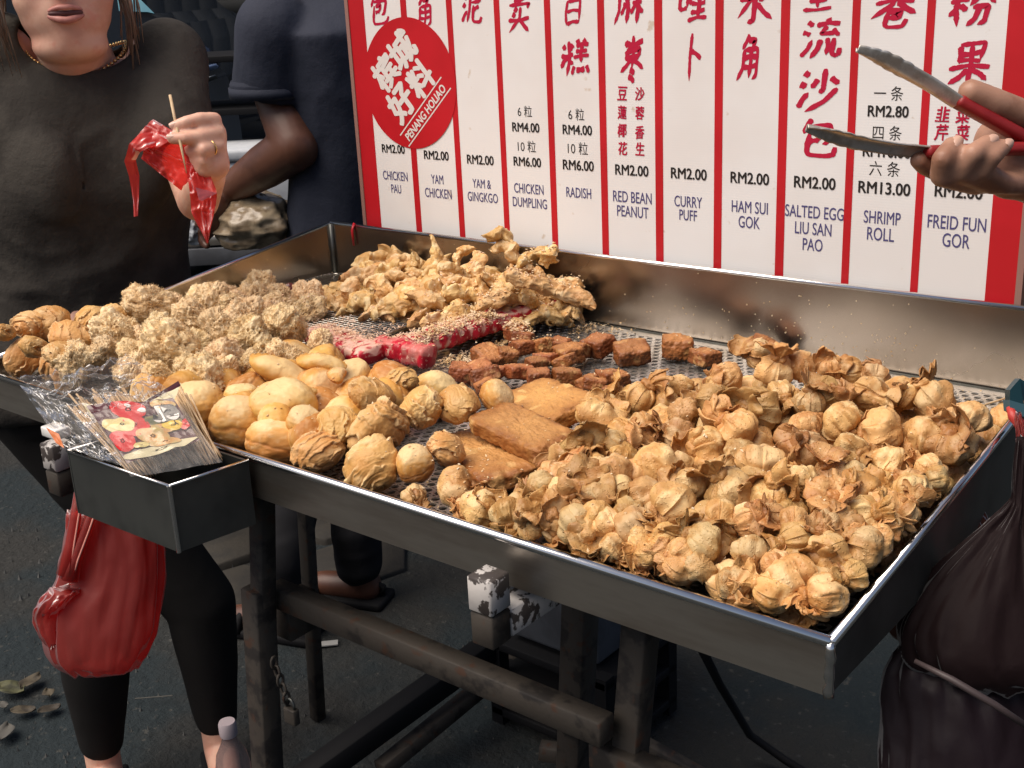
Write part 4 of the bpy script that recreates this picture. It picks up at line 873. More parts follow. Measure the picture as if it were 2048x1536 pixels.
listput([(1040,740,280,1),(1240,820,280,3),(1500,720,300,0),(1280,665,150,2),(1400,935,280,2),(1610,810,170,1)], 0, 540, .3776, 's', P_bun, 'fried_bun', .066,
        ['pale gold smooth bun right behind the clear skewer bag', 'plump golden bun behind the corner of the skewer box', 'large golden bun with a wrinkled top in the middle of the buns', 'small bun wedged behind the plump golden bun', 'pointed golden bun lying on the front lip', 'small bun tucked under the large wrinkled one'], 'bun', 'smooth golden fried buns', 7, lambda g, i: (g.gauss(0, .22), g.gauss(0, .22), g.uniform(0, TAU)), scale=1.1)
listput([(1490,560,380,0),(1700,505,260,1),(1590,655,190,2),(1800,560,200,1)], 0, 540, .3776, 's', P_curry, 'curry_puff', .094,
        ['long pale crescent puff between taro puffs and buns', 'broad smooth tan puff next to the red shreds', 'small flat puff behind the large golden bun', 'folded tan puff beside the white crumbs'], 'curry puff', 'crescent curry puffs', 8, lambda g, i: (g.gauss(.2, .2), g.gauss(0, .2), [0.55, .7, 1.2, 2.2][i % 4]))
# ---- dark flaky puffs at the far left
listput([(85,270,200,4),(250,275,240,5),(365,355,235,6),(480,255,175,4),(60,440,150,5),(170,490,185,6),(600,235,130,4),(20,330,120,5)], 0, 540, .3776, 'l', P_spiral, 'layered_puff', .073,
        ['leftmost layered brown puff at the photo\'s left edge', 'tall layered brown puff with a dark slit at its left', 'broad layered brown puff in front of the tall one', 'layered brown puff beside the first taro puff', 'lower left layered puff on the tray lip', 'pale layered puff touching the clear cellophane', 'small brown puff against the tray\'s left rim', 'layered puff mostly cut off by the photo\'s left edge'], 'pastry', 'brown layered puffs in the left corner', 9, rz)
# ---- taro puffs
tl = [(800,180,235),(600,330,230),(830,310,160),(1010,235,180),(1130,165,190),(900,440,340),(700,440,150),(1140,300,190),(1300,250,230),(1320,360,250),(1180,460,220),(1100,600,260),(1510,300,250),(1700,400,160),(1340,510,170),(1480,455,170),(380,495,230),(1000,520,180),(920,330,160),(980,610,150),(840,560,160),(1550,470,130),(1190,540,170),(700,540,180),(1230,170,120),(560,430,170),(1400,430,140)]
TLn = ['tall brown furry taro puff standing alone by the left rim', 'pale green lacy taro puff next to the brown layered puffs', 'yellow brown taro puff under the tall furry one', 'shaggy taro puff left of the highest shaggy one', 'shaggy taro puff with a curled tip against the left wall', 'largest white lacy taro puff in the middle', 'lacy taro puff left of the largest white one', 'taro puff behind the largest white one', 'bright shaggy taro puff in front of the red plate', 'lacy taro puff with a dark hole in its side', 'rounded taro puff right of the largest white one', 'lacy taro puff with brown leaves behind the golden bun', 'brown cracked taro puff beside the red shreds', 'small whitish ball shaped taro puff by the red shreds',
       'little pale taro puff above the long crescent puff', 'taro puff in front of the brown cracked one', 'taro puff seen through the clear cellophane', 'taro puff under the largest white one', 'small taro puff between the yellow and the shaggy ones', 'small brown edged taro puff behind the snack wrapper', 'taro puff just above the snack wrapper', 'small taro puff squeezed beside the whitish ball', 'flat taro puff below the rounded one', 'low taro puff just behind the cellophane', 'small taro puff at the foot of the left wall', 'small taro puff between cellophane and pale green one', 'small taro puff under the one with a dark hole']
listput(tl, 0, 540, .3776, 'y', P_yam, 'taro_puff', .074, TLn, 'taro puff', 'lacy taro puffs heaped in the left part of the tray', 10, lambda g, i: (g.uniform(0, TAU), g.uniform(0, TAU), g.uniform(0, TAU)), scale=1.04)
# lower layer in the left half
rng = random.Random(77)
for gy_ in np.arange(.06, .52, .062):
    for gx_ in np.arange(.045, .70, .062):
        x, y = gx_+rng.uniform(-.01, .01), gy_+rng.uniform(-.01, .01)
        if x < .20 and y < .18: pr, nm_, lab, grp, ref = P_spiral, 'layered_puff', 'layered puff buried in the left corner of the heap', 'layered puffs buried in the heap', .073
        elif x < .12+.42*(1-(y/.60)) and y > .10 and x < .40: pr, nm_, lab, grp, ref = P_yam, 'taro_puff', 'taro puff buried under the lacy heap', 'taro puffs buried in the heap', .074
        elif y < .27 and .30 < x < .70: pr, nm_, lab, grp, ref = P_bun, 'fried_bun', 'golden bun buried under the front heap', 'buns buried in the heap', .066
        else: continue
        put(rng.choice(pr), nm_, Vector((x, y, ZM+.026)), .060, ref, (rng.uniform(0, 6), rng.uniform(0, 6), rng.uniform(0, 6)), lab, {'layered_puff': 'pastry', 'taro_puff': 'taro puff', 'fried_bun': 'bun'}[nm_], grp)
# ---- fried cubes
cb = [(740,95,190),(780,210,190),(530,285,245),(950,200,190),(960,300,180),(1140,260,240),(1370,195,255),(760,395,210),(320,405,215),(500,430,240),(1120,435,225),(910,440,210),(600,400,140),(1290,490,200),(1450,440,215),(1470,560,150),(500,510,180)]
CB = [(840+a*.2604, 640+b*.2604, c*.2604) for a, b, c in cb]+[(1264, 706, 70), (1355, 699, 72), (1409, 714, 60), (1527, 699, 60), (1292, 776, 42)]
CL = ['dusty brown cube at the end of the red roll', 'brown cube with a paler lid, second from the red roll', 'pale topped cube beside the yellow crumbs', 'cube with a golden top at the back of the cluster', 'cube with a pale green white face in the cluster', 'large tilted dark cube on the right of the cluster', 'wide brown cube right of the tilted one', 'sharp edged upright cube in the cluster\'s middle', 'leftmost brown cube by the flaky puffs', 'dark ridged cube next to the leftmost one', 'golden topped cube at the front right of the cluster', 'broken cube with a pale corner', 'small cube peeking out behind the upright one', 'dark cube just behind the wonton pile', 'reddish cube behind the wonton pile', 'small cube next to the upright pale wonton', 'cube half hidden behind the small smooth dumpling',
      'lone brown cube on the bare plate, left of the other two', 'lone brown cube with a flat top on the bare plate', 'small rounded cube with a white patch, rightmost on the bare plate', 'cube half buried behind the wonton pile\'s back edge', 'cube corner sticking up behind the wontons']
EX = sorted([(960, 735, 46), (1015, 712, 48), (1072, 728, 44), (1130, 722, 46), (1160, 700, 46), (1190, 768, 50), (1235, 758, 48), (1045, 675, 46), (1120, 690, 46)])
CB += EX; CL += ['small low brown cube half covered in the cluster, %s from left' % ORD[k] for k in range(len(EX))]
rng = random.Random(31)
for i, (u, v, s) in enumerate(CB):
    z = ZM+(.016 if i in (17, 18, 19, 8, 13, 20) else .022); p = at(u, v, 2, z); size = s*depth(p)/FPX
    put(P_cube[i % 5], 'fried_cube', lim(p, size/2), size*1.10, .047, (rng.gauss(0, .08 if i in (17, 18, 19) else .2), rng.gauss(0, .08 if i in (17, 18, 19) else .2), rng.uniform(-.5, 1.2)), CL[i], 'fried cube', 'brown fried radish cakes in cubes')
# ---- slabs: each laid so that its long axis follows the photo
def slab(me, u0, v0, u1, v1, z, tilt, label, k=.96):
    a, b = Vector(at(u0, v0, 2, z)), Vector(at(u1, v1, 2, z)); c = (a+b)/2; ang = math.atan2((b-a).y, (b-a).x); L = (b-a).length
    o = put(me, 'fried_slab', c, L*k, .104, (tilt[0], tilt[1], ang), label, 'fried slab', 'flat golden fried slabs'); return o
slab(P_slab[0], 922, 878, 1034, 977, ZM+.013, (.06, -.03), 'golden fried slab lying lowest, its corner over the bare plate')
slab(P_slab[1], 974, 834, 1122, 896, ZM+.046, (.10, .05), 'pale golden fried slab leaning on top of the other two')
slab(P_slab[2], 1032, 778, 1150, 846, ZM+.034, (.20, -.08), 'dull brown fried slab at the back, under the pale one')
# ---- battered fried pieces: (x, y, length, angle in the photo, proto), at their depth in the tray
bt = [(90,500,200,-60,1),(285,440,230,75,6),(430,330,190,10,3),(510,440,230,-20,0),(690,215,150,70,1),(650,300,160,20,5),(838,240,290,80,2),(890,330,200,60,7),(975,300,170,-10,3),(600,390,220,10,8),(720,430,190,-15,0),(1110,210,190,50,6),(1200,300,240,-65,2),(900,445,270,-12,9),(1070,475,270,5,4),(860,560,320,-30,2),(1270,430,190,-70,5),(1375,425,200,80,3),(1480,450,120,10,1),(400,540,250,12,8),(620,595,270,10,0),(480,660,240,-10,6),(900,665,250,8,4),(1030,600,240,15,7),(1330,120,230,-35,3),(1400,190,230,-20,8),(1590,225,220,25,5),(1700,185,170,80,1),(1560,350,200,-15,6),(1850,625,160,-25,3),(200,560,200,15,9),(760,340,170,-30,4),(1010,390,180,40,1),(1180,400,160,10,5),(320,600,240,5,8)]
BL = ['upright dark leaf shaped piece at the left end', 'flat pale upright shard', 'curled piece with a reddish underside', 'lumpy piece below the reddish one', 'pointed piece standing with red bits', 'small orange piece behind the pointed ones', 'tallest pointed piece, like a flame', 'broad piece at the foot of the flame shaped one', 'crusty piece in the middle of the back row', 'shell shaped piece left of centre', 'ridged piece near the centre', 'golden piece in front of the back wall', 'long upright piece right of centre', 'wide blistered piece in the middle', 'bubbly wide piece next to it', 'long smooth diagonal strip at the front', 'narrow piece hanging down by the pale one', 'pale oyster like piece', 'small dark crumbly piece', 'flat translucent piece at the left front', 'thin crackling in front of the strip', 'paper thin crackling with an orange crease', 'pale crackling lying on the red roll', 'crinkled flake behind the red roll', 'large round piece propped above the back rim', 'lumpy piece under the propped one', 'knobbly piece joined to the long stick', 'upright curl beside the back rim', 'piece pressed under the long stick', 'small dark nub at the end of the yellow crumbs', 'loose flake left of the crackling', 'twisted piece under the flame shaped one', 'dark piece between two upright ones', 'small piece behind the oyster like one', 'thin flake near the wire rack']
rng = random.Random(8)
def facing(ang, seed=0, roll=.0):       # rotation: local x along the given angle in the picture plane, then rolled
    g = random.Random(seed); a = rad(ang)
    ex = Vector(CR)*math.cos(a)-Vector(CD)*math.sin(a)+Vector(CF)*g.uniform(-.35, .35); ex.normalize()
    ez = (Vector((0, 0, 1))+Vector((g.gauss(0, .3), g.gauss(0, .3), 0))); ey = ez.cross(ex)
    if ey.length < .2: ey = Vector(CR)
    ey.normalize(); ez = ex.cross(ey); q = Matrix((ex, ey, ez)).transposed(); return (q @ Matrix.Rotation(roll, 3, 'X')).to_euler()
for i, (a, b, L, ang, k) in enumerate(bt):
    u, v = 620+a*.2832, 460+b*.2832
    p = onheap(u, v, 'b'); 
    if v < 560 or u > 1050:             # the back row leans on the back wall
        yb = min(.675, max(p[1], .60)); p = at(u, v, 1, yb)
        if p[2] < ZM+.012: p = at(u, v, 2, ZM+.014)
    size = L*.2832*depth(p)/FPX
    put(P_bat[k], 'battered_piece', Vector((min(max(p[0], .02), 1.3), min(p[1], .69), max(p[2], ZM+.010))), size*1.36, .075 if k % 5 != 2 else .085, facing(ang, i, rng.uniform(-1, 1)), 'battered fried snack: '+BL[i], 'fried piece', 'pale battered pieces heaped against the back wall')
for gy_ in np.arange(.44, .69, .045):
    for gx_ in np.arange(.12, .60, .05):
        x, y = gx_+rng.uniform(-.012, .012), gy_+rng.uniform(-.012, .012); h = heap(x, y, 'b')
        if h < .035 or y > .68: continue
        z = ZM+.016
        for z in ([z] if h < .055 else [z, z+.032]):
            put(rng.choice(P_bat), 'battered_piece', Vector((x, y, z)), .082, .075, (rng.uniform(-.5, .5), rng.uniform(-.4, .4), rng.uniform(0, 6)), 'battered fried piece buried inside the back heap', 'fried piece', 'battered pieces buried in the back heap')
# ---- each hidden supporter named by its row and place
HB = {}
for o, p, _ in FOOD:
    if o['group'].split()[0] in ('fried', 'battered', 'taro', 'buns', 'layered') and 'buried' in o['group']: HB.setdefault(o['group'], []).append((o, p))
for gname, L_ in HB.items():
    L_ = sorted(L_, key=lambda q: q[1].y); rws = []; 
    for k in range(0, len(L_), 12): rws.append(sorted(L_[k:k+12], key=lambda q: q[1].x))
    short = {'fried_wonton': 'half hidden fried wonton', 'battered_piece': 'half hidden battered piece', 'taro_puff': 'half hidden taro puff', 'fried_bun': 'half hidden golden bun', 'layered_puff': 'half hidden layered puff'}
    for ri, rw in enumerate(rws):
        for ci, (o, p) in enumerate(rw): o['label'] = '%s under its heap, %s from left, %s row from the front' % (short[o.name.split('.')[0]], ORD[ci], ORD[ri])
# ---- nothing pokes through the walls
for o, _, _ in FOOD:
    if o.name.startswith('battered'): continue
    me = o.data; n_ = len(me.vertices); co = np.zeros(n_*3, dtype=np.float32); me.vertices.foreach_get('co', co); Mx = np.array(Matrix.LocRotScale(o.location, o.rotation_euler, o.scale)); w_ = co.reshape(-1, 3)@Mx[:3, :3].T+Mx[:3, 3]
    lo_ = w_.min(0)
    for ax_i, lim_ in ((0, TL), (1, TW)):
        low = w_[w_[:, 2] < ZF+.004+(ZR-ZF)*np.clip(w_[:, 1], 0, TW)/TW]
        if len(low):
            l_, h_ = low[:, ax_i].min(), low[:, ax_i].max(); sh_ = max(0, .006-l_) if l_ < .006 else min(0, lim_-.006-h_)
            sh_ = max(-.06, min(.06, sh_)); o.location[ax_i] += sh_; w_[:, ax_i] += sh_
    if lo_[2] < ZM+.0005: o.location[2] += ZM+.0005-lo_[2]
# ---- the long fried stick leaning across the heap
a = Vector(at(1022, 540, 1, .590)); b = Vector(at(1182, 618, 1, .615)); L = (b-a).length
V, F, at_ = batter(905, L=L*1.05, w=.0165, bend=.02, m=140, frill=.12, taper=.3)
ex = (b-a).normalized(); ey = Vector((0, 0, 1)).cross(ex).normalized(); ez = ex.cross(ey)
o = link('battered_stick', mesh('battered_stick', V, F, M_batter, True, at_), None, tuple((a+b)/2), Matrix((ex, ey, ez)).transposed().to_euler())
tag(o, 'long battered stick leaning down across the heap to the bare plate', 'fried stick')
# ---- the red roll: ribbed skin dusted with shreds
ra_ = Vector(at(775, 706, 2, ZM+.026)); rb_ = Vector(at(1132, 598, 2, ZM+.032))
def rollmesh(a, b, w, h, seed, nseg=200, n=44, ribs=22):
    t = np.linspace(0, 1, nseg)[:, None]; th = np.linspace(0, TAU, n, endpoint=False)[None, :]; d = np.array(b-a); L = np.linalg.norm(d); e = d/L; s = np.cross([0, 0, 1], e); s /= np.linalg.norm(s); u = np.cross(e, s)
    rb = .5+.5*np.cos(t*ribs*TAU+.6*np.sin(th*2)); cap = np.clip(np.minimum(t, 1-t)*26, 0, 1)**.4
    p = 3.2; cx = np.sign(np.cos(th))*np.abs(np.cos(th))**(2/p); cz = np.sign(np.sin(th))*np.abs(np.sin(th))**(2/p)
    k = cap*(1+.10*rb)*(1+.05*np.sin(t*40+seed))
    P = np.array(a)+t[..., None]*d+(cx*w/2*k)[..., None]*s+(cz*h/2*k)[..., None]*u
    P = P.reshape(-1, 3); P += fbm(P*60, seed, 3)[:, None]*.0018*np.array([1, 1, 1]); top = (np.sin(th)+0*t).ravel()
    tt = (t+0*th).ravel(); pale = np.clip(sst(.35, .62, .75*fbm(P*110, seed+1, 3)+(top*.55)+.55*(1-(rb+0*th).ravel())), 0, 1)*sst(.01, .05, tt)*.95
    return P, gridF(n, nseg, True)[:, ::-1], {'pale': pale}
V, F, a_ = rollmesh(ra_, rb_, .046, .027, 3, ribs=17)
tag(part('red_roll', V, F, M_red, None, attr=a_), 'long bright red ribbed roll dusted with pale shreds, in front of the battered pieces', 'red roll')
c_ = Vector(at(812, 706, 2, ZM+.026)); 
V, F, a_ = rollmesh(Vector(at(758, 690, 2, ZM+.030)), Vector(at(862, 716, 2, ZM+.026)), .030, .030, 9, nseg=70, ribs=2.0)
a_['pale'] *= .35
tag(part('red_roll_end', V, F, M_red, None, attr=a_), 'bare glossy red folded piece at the front end of the red roll', 'red roll')
V, F, a_ = rollmesh(Vector(at(628, 668, 2, ZM+.034)), Vector(at(752, 712, 2, ZM+.026)), .05, .024, 21, nseg=90, ribs=7); a_['pale'] = np.clip(a_['pale']*1.3, 0, 1)
tag(part('red_flake_roll', V, F, M_red, None, attr=a_), 'short red roll nearly hidden under pink shreds, right of the small whitish taro ball', 'red roll')

# ---- crumbs and shreds: thousands of flakes dropped on whatever lies beneath
bpy.context.view_layer.update(); dg = bpy.context.evaluated_depsgraph_get()
def drop(x, y, z0=1.4):
    ok, loc, nrm, i_, ob, mx = SC.ray_cast(dg, Vector((x, y, z0)), Vector((0, 0, -1)))
    return (loc, nrm, ob) if ok else (None, None, None)
def flakes(name, spots, m, label, lo, hi, seed, aspect=2.5, heap_=0.):
    rg = random.Random(seed); V = []; F = []
    for (u, v, su, sv, nn_, zz) in spots:
        for _ in range(nn_):
            q = at(rg.gauss(u, su), rg.gauss(v, sv), 2, ZM+zz)
            if not (.01 < q[0] < TL-.01 and .01 < q[1] < TW-.008): continue
            loc, nrm, ob = drop(q[0], q[1])
            if loc is None or loc.z < ZM-.001 or (ob.name.startswith(('batter', 'taro')) and rg.random() < .8): continue
            s = rg.uniform(lo, hi); a = rg.uniform(0, TAU); c = loc+Vector((0, 0, s*.25+abs(rg.gauss(0, heap_)))); ex = Vector((math.cos(a), math.sin(a), rg.uniform(-.5, .5)))*s*aspect*.5; ey = Vector((-math.sin(a), math.cos(a), rg.uniform(-.6, .6)))*s*.5; ez = Vector((0, 0, s*.3))
            b_ = len(V); V += [c-ex, c+ey, c+ex+ez*rg.uniform(0, 2), c-ey, c+ez]; F += [(b_, b_+1, b_+4), (b_+1, b_+2, b_+4), (b_+2, b_+3, b_+4), (b_+3, b_, b_+4), (b_, b_+3, b_+2, b_+1)]
    return tag(part(name, V, F, m, None, smooth=False), label, 'crumbs', kind='stuff')
bpy.context.view_layer.update()
flakes('pale_crumbs', [(1105, 645, 45, 12, 500, .004), (960, 695, 50, 11, 900, .006), (1130, 662, 40, 10, 400, .004), (880, 725, 30, 9, 420, .004), (1190, 658, 55, 9, 160, .003), (1030, 668, 45, 10, 400, .01), (990, 678, 45, 6, 900, .006), (1075, 650, 30, 6, 600, .006), (900, 712, 30, 6, 500, .006)], M_crumb, 'pale yellow fried crumbs banked along the red roll', .0016, .0040, 3, 1.7, heap_=.003)
flakes('pink_shreds', [(700, 668, 40, 20, 1500, .02), (930, 650, 80, 10, 1100, .03), (1010, 628, 60, 10, 700, .03), (840, 685, 40, 8, 350, .03), (760, 672, 40, 12, 700, .02), (690, 690, 45, 12, 1500, .02), (640, 655, 40, 14, 1000, .02)], M_crumb2, 'fine pale pink shreds scattered over the red roll', .0008, .0024, 4, 3.2, heap_=.002)
flakes('loose_crumbs', [(1300, 700, 250, 60, 260, .003), (1000, 1030, 90, 25, 160, .003), (1850, 780, 120, 30, 160, .003), (900, 970, 60, 30, 120, .003), (700, 560, 120, 30, 200, .01), (1500, 900, 300, 160, 500, .03), (500, 800, 250, 120, 400, .05)], M_crumb, 'tiny loose crumbs scattered over the plate and the food', .0010, .0028, 5, 1.6)
# crumbs and grease drops stuck to the inside of the back wall
rg = random.Random(9); V = []; F = []
for _ in range(260):
    u = rg.choice([rg.uniform(880, 2040), rg.gauss(1620, 120), rg.gauss(1000, 60)]); f_ = rg.random()**1.3; x = at(u, 640, 1, TW)[0]
    if not .1 < x < TL-.02: continue
    z = ZM+.006+(ZR-ZM-.012)*(1-f_) if rg.random() < .35 else ZM+.005+.05*rg.random(); s = rg.uniform(.0004, .0013); c = Vector((x, TW-T-.0006, z)); b_ = len(V)
    V += [c+Vector((s, 0, 0)), c+Vector((0, 0, s*rg.uniform(.7, 1.8))), c-Vector((s, 0, 0)), c-Vector((0, 0, s)), c-Vector((0, s*.8, 0))]; F += [(b_, b_+1, b_+4), (b_+1, b_+2, b_+4), (b_+2, b_+3, b_+4), (b_+3, b_, b_+4)]
tag(part('wall_crumbs', V, F, M_crumb, None, smooth=False), 'specks of batter stuck to the inside of the tray\'s back wall', 'crumbs', kind='stuff')

# ================================================================ skewers, snack wrapper, cellophane
D0 = depth(Bp)
def quad_sheet(name, c, nx, ny, m, par, disp=0., seed=0, freq=3., solid_=.0004, attr=None, off=0.):
    """c: four corner points TL, TR, BR, BL"""
    c = [np.array(p) for p in c]; s, t = np.meshgrid(np.linspace(0, 1, nx), np.linspace(0, 1, ny)); s = s.ravel()[:, None]; t = t.ravel()[:, None]
    P = c[0]*(1-s)*(1-t)+c[1]*s*(1-t)+c[2]*s*t+c[3]*(1-s)*t
    nrm = np.cross(c[1]-c[0], c[3]-c[0]); nrm /= np.linalg.norm(nrm)
    if nrm@CF > 0: nrm = -nrm
    q = np.hstack([s*freq, t*freq, s*0+seed]); P = P+nrm*(disp*(ridge(q, seed, 3)+.5*fbm(q*2, seed+1, 3))+off)[:, None]
    return part(name, P, gridF(nx, ny), m, par, attr=attr), nrm
sk = thing('skewer_bundle', 'bundle of thin bamboo skewers standing slanted in the steel box', 'skewers', (.5, -.05, zt-bd))
rg = random.Random(3)
for i in range(120):
    f_ = i/119; bu = 262+f_*180+rg.uniform(-4, 4); bv = 945-f_*38+rg.uniform(-5, 6)+(10*math.sin(f_*9)); 
    tu = 140+f_*235+rg.uniform(-22, 22); tv = 806-f_*10+rg.uniform(-26, 22); dd = rg.uniform(.004, .024)
    b_ = dp(bu, bv, D0+.030+dd+.03*f_); t_ = dp(tu, tv, D0+.105+dd+.02*f_)
    d = (t_-b_)/np.linalg.norm(t_-b_)
    MB().tube([b_-d*.004, b_+d*.010, (b_+t_)/2, t_], [.0003, .0013, .0013, .0013], 5).build('skewer', M_wood, sk, smooth=True)
wr = thing('snack_wrapper', 'glossy maroon snack packet with red tomatoes and an upside down word, wrapped over the skewers', 'wrapper', (.5, -.05, zt-.03))
M_maroon = mat('maroon_print', (.075, .012, .016), rough=.18, coat=.5, bump=.3, bscale=40, bdist=.002)
M_cream = mat('cream_print', (.66, .60, .38), rough=.2, coat=.5, bump=.3, bscale=40, bdist=.002)
pr = dict(coat=.5, rough=.2)
M_tom = mat('tomato_red_print', (.62, .02, .015), **pr); M_yel = mat('yellow_print', (.72, .50, .05), **pr); M_chip = mat('potato_print', (.62, .33, .10), col2=(.55, .42, .18), nscale=90, **pr)
M_grn = mat('green_print', (.10, .12, .05), col2=(.30, .26, .10), nscale=60, **pr); M_whp = mat('white_print', (.8, .78, .74), **pr); M_blk = mat('black_print', (.015, .013, .015), **pr); M_pot = mat('pale_potato_print', (.66, .55, .22), **pr)
cs = [dp(172, 812, D0+.068), dp(346, 796, D0+.082), dp(400, 884, D0+.040), dp(254, 926, D0+.012)]
q_, nrm = quad_sheet('printed_film', cs, 60, 50, M_maroon, wr, .0030, 4, 2.5)
def onq(s, t, o=.0022):
    c = [np.array(p) for p in cs]; q = np.array([[s*2.5, t*2.5, 4.]]); dsp = .0030*(ridge(q, 4, 3)+.5*fbm(q*2, 5, 3))[0]
    return c[0]*(1-s)*(1-t)+c[1]*s*(1-t)+c[2]*s*t+c[3]*(1-s)*t+nrm*(o*.35+dsp)
def blob(name, s, t, rs, rt, m, o, rot=0., k=26, wob=.05, sd=0):
    V = [onq(s, t, o)]; nr_ = 6
    for j in range(1, nr_+1):
        for i in range(k):
            a = TAU*i/k; w = (1+wob*math.sin(3*a+sd)+wob*.6*math.sin(5*a+sd*2))*j/nr_; x, y = rs*math.cos(a)*w, rt*math.sin(a)*w
            V.append(onq(min(1, max(0, s+x*math.cos(rot)-y*math.sin(rot))), min(1, max(0, t+x*math.sin(rot)+y*math.cos(rot))), o))
    part(name, V, [(0, 1+i, 1+(i+1) % k) for i in range(k)]+[(1+j*k+i, 1+j*k+(i+1) % k, 1+(j+1)*k+(i+1) % k, 1+(j+1)*k+i) for j in range(nr_-1) for i in range(k)], m, wr, smooth=True)
nb = [('printed_bottom', .5, .93, .50, .085, M_cream, .0026, 0), ('printed_potato', .17, .42, .16, .13, M_pot, .0030, .3), ('printed_tomato', .42, .17, .20, .20, M_tom, .0034, 0), ('printed_tomato', .12, .68, .15, .17, M_tom, .0036, .2), ('printed_tomato', .37, .47, .17, .20, M_tom, .0040, .4),
      ('printed_potato', .24, .43, .15, .12, M_pot, .0044, .3), ('printed_chip', .50, .70, .20, .13, M_chip, .0046, .4), ('printed_chip', .68, .60, .16, .10, M_chip, .0048, 0), ('printed_chip', .84, .14, .15, .11, M_chip, .0034, .5), ('printed_leaf', .72, .48, .22, .15, M_grn, .0042, .3),
      ('printed_badge', .80, .58, .13, .10, M_yel, .0052, .1), ('printed_chip', .60, .84, .20, .07, M_chip, .0050, .1), ('printed_pepper', .96, .60, .06, .12, M_tom, .0052, .5), ('printed_slice', .44, .10, .035, .035, M_whp, .0050, 0), ('printed_slice', .56, .22, .05, .04, M_whp, .0050, 0), ('printed_slice', .30, .80, .10, .05, M_pot, .0056, 0)]
for a_ in nb: blob(a_[0], a_[1], a_[2], a_[3], a_[4], a_[5], a_[6], a_[7], sd=a_[1]*20)
def wtext(s, cs_, ct, hs, m, o, rot, bold=.0):
    cu = bpy.data.curves.new('t', 'FONT'); cu.body = s; cu.align_x = 'CENTER'; cu.align_y = 'CENTER'; cu.offset = bold
    ob = bpy.data.objects.new('t', cu); COL.objects.link(ob); bpy.context.view_layer.update()
    me = bpy.data.meshes.new_from_object(ob.evaluated_get(bpy.context.evaluated_depsgraph_get())); bpy.data.objects.remove(ob)
    co = np.array([v.co[:] for v in me.vertices]); mn, mx = co.min(0), co.max(0); co -= (mn+mx)/2; co /= (mx[1]-mn[1]); c, s_ = math.cos(rot), math.sin(rot)
    V = [onq(cs_+(x*c-y*s_)*hs*.62, ct-(x*s_+y*c)*hs, o) for x, y, _ in co]
    me.vertices.foreach_set('co', (np.array(V)-np.array(ORG['snack_wrapper'])).ravel()); me.materials.clear(); me.materials.append(m); me.name = 'printed_word'; me.update(); link('printed_word', me, wr)
wtext('er', .795, .315, .34, M_blk, .0058, math.pi-.05, .075); wtext('er', .79, .325, .31, M_whp, .0062, math.pi-.05, .03)
wtext('Y', .85, .545, .10, M_blk, .0064, math.pi, .03)
quad_sheet('folded_flap', [dp(240, 832, D0+.098), dp(362, 764, D0+.105), dp(350, 800, D0+.082), dp(262, 845, D0+.078)], 24, 12, M_cream, wr, .002, 6, 2)
quad_sheet('flap_edge', [dp(232, 838, D0+.094), dp(357, 762, D0+.100), dp(362, 771, D0+.099), dp(240, 846, D0+.093)], 24, 4, M_maroon, wr, .001, 8, 2)
quad_sheet('side_film', [dp(164, 804, D0+.085), dp(228, 822, D0+.078), dp(214, 842, D0+.070), dp(182, 836, D0+.070)], 24, 16, M_cream, wr, .002, 7, 2)
cel = thing('cellophane_bag', 'crumpled clear cellophane bag standing open round the skewers', 'plastic bag', (.45, -.03, zt-.03))
quad_sheet('upper_film', [dp(38, 768, D0+.11), dp(262, 718, D0+.13), dp(352, 800, D0+.072), dp(180, 835, D0+.060)], 90, 70, M_clear, cel, .012, 11, 4.5)
quad_sheet('side_film', [dp(38, 768, D0+.11), dp(186, 832, D0+.062), dp(262, 945, D0+.004), dp(128, 898, D0+.035)], 60, 60, M_clear, cel, .007, 12, 3.5)
quad_sheet('front_film', [dp(182, 826, D0+.055), dp(352, 797, D0+.070), dp(445, 925, D0+.020), dp(262, 955, D0-.004)], 60, 60, M_clear, cel, .0015, 13, 2)
quad_sheet('orange_patch', [dp(92, 855, D0+.030), dp(118, 868, D0+.028), dp(129, 897, D0+.022), dp(112, 886, D0+.024)], 10, 8, mat('orange_print', (.62, .16, .03), rough=.3), cel, .001, 15, 2)
tag(MB().box(Vector(dp(112, 862, D0+.06)), (.03, .02, .012)).build('paper_scrap', M_whp, cel, bevel=.002))

# ================================================================ people
def ell(c, r, R=None, n=28, m=18):
    D, F = sphere_grid(n, m); P = D*np.array(r)
    if R is not None: P = P@np.array(R).T
    return P+np.array(c), F
def chain(pts, rs, n=18):
    out = []
    for p, r in zip(pts, rs): out.append(ell(p, (r, r, r), n=n, m=12))
    for i in range(len(pts)-1):
        a, b = np.array(pts[i], float), np.array(pts[i+1], float); d = b-a; L = np.linalg.norm(d)
        if L < 1e-6: continue
        d /= L; x = np.cross(d, [0, 0, 1.]) if abs(d[2]) < .9 else np.cross(d, [1., 0, 0]); x /= np.linalg.norm(x); y = np.cross(d, x)
        th = np.linspace(0, TAU, n, endpoint=False); V = [p_+r_*(np.cos(t)*x+np.sin(t)*y) for p_, r_ in ((a, rs[i]), (b, rs[i+1])) for t in th]
        F = [(k, (k+1) % n, n+(k+1) % n, n+k) for k in range(n)]
        V = V+[a, b]; F = [tuple(f) for f in F]+[((k+1) % n, k, 2*n, 2*n) for k in range(n)]+[(n+k, n+(k+1) % n, 2*n+1, 2*n+1) for k in range(n)]
        out.append((np.array(V), F))
    return out
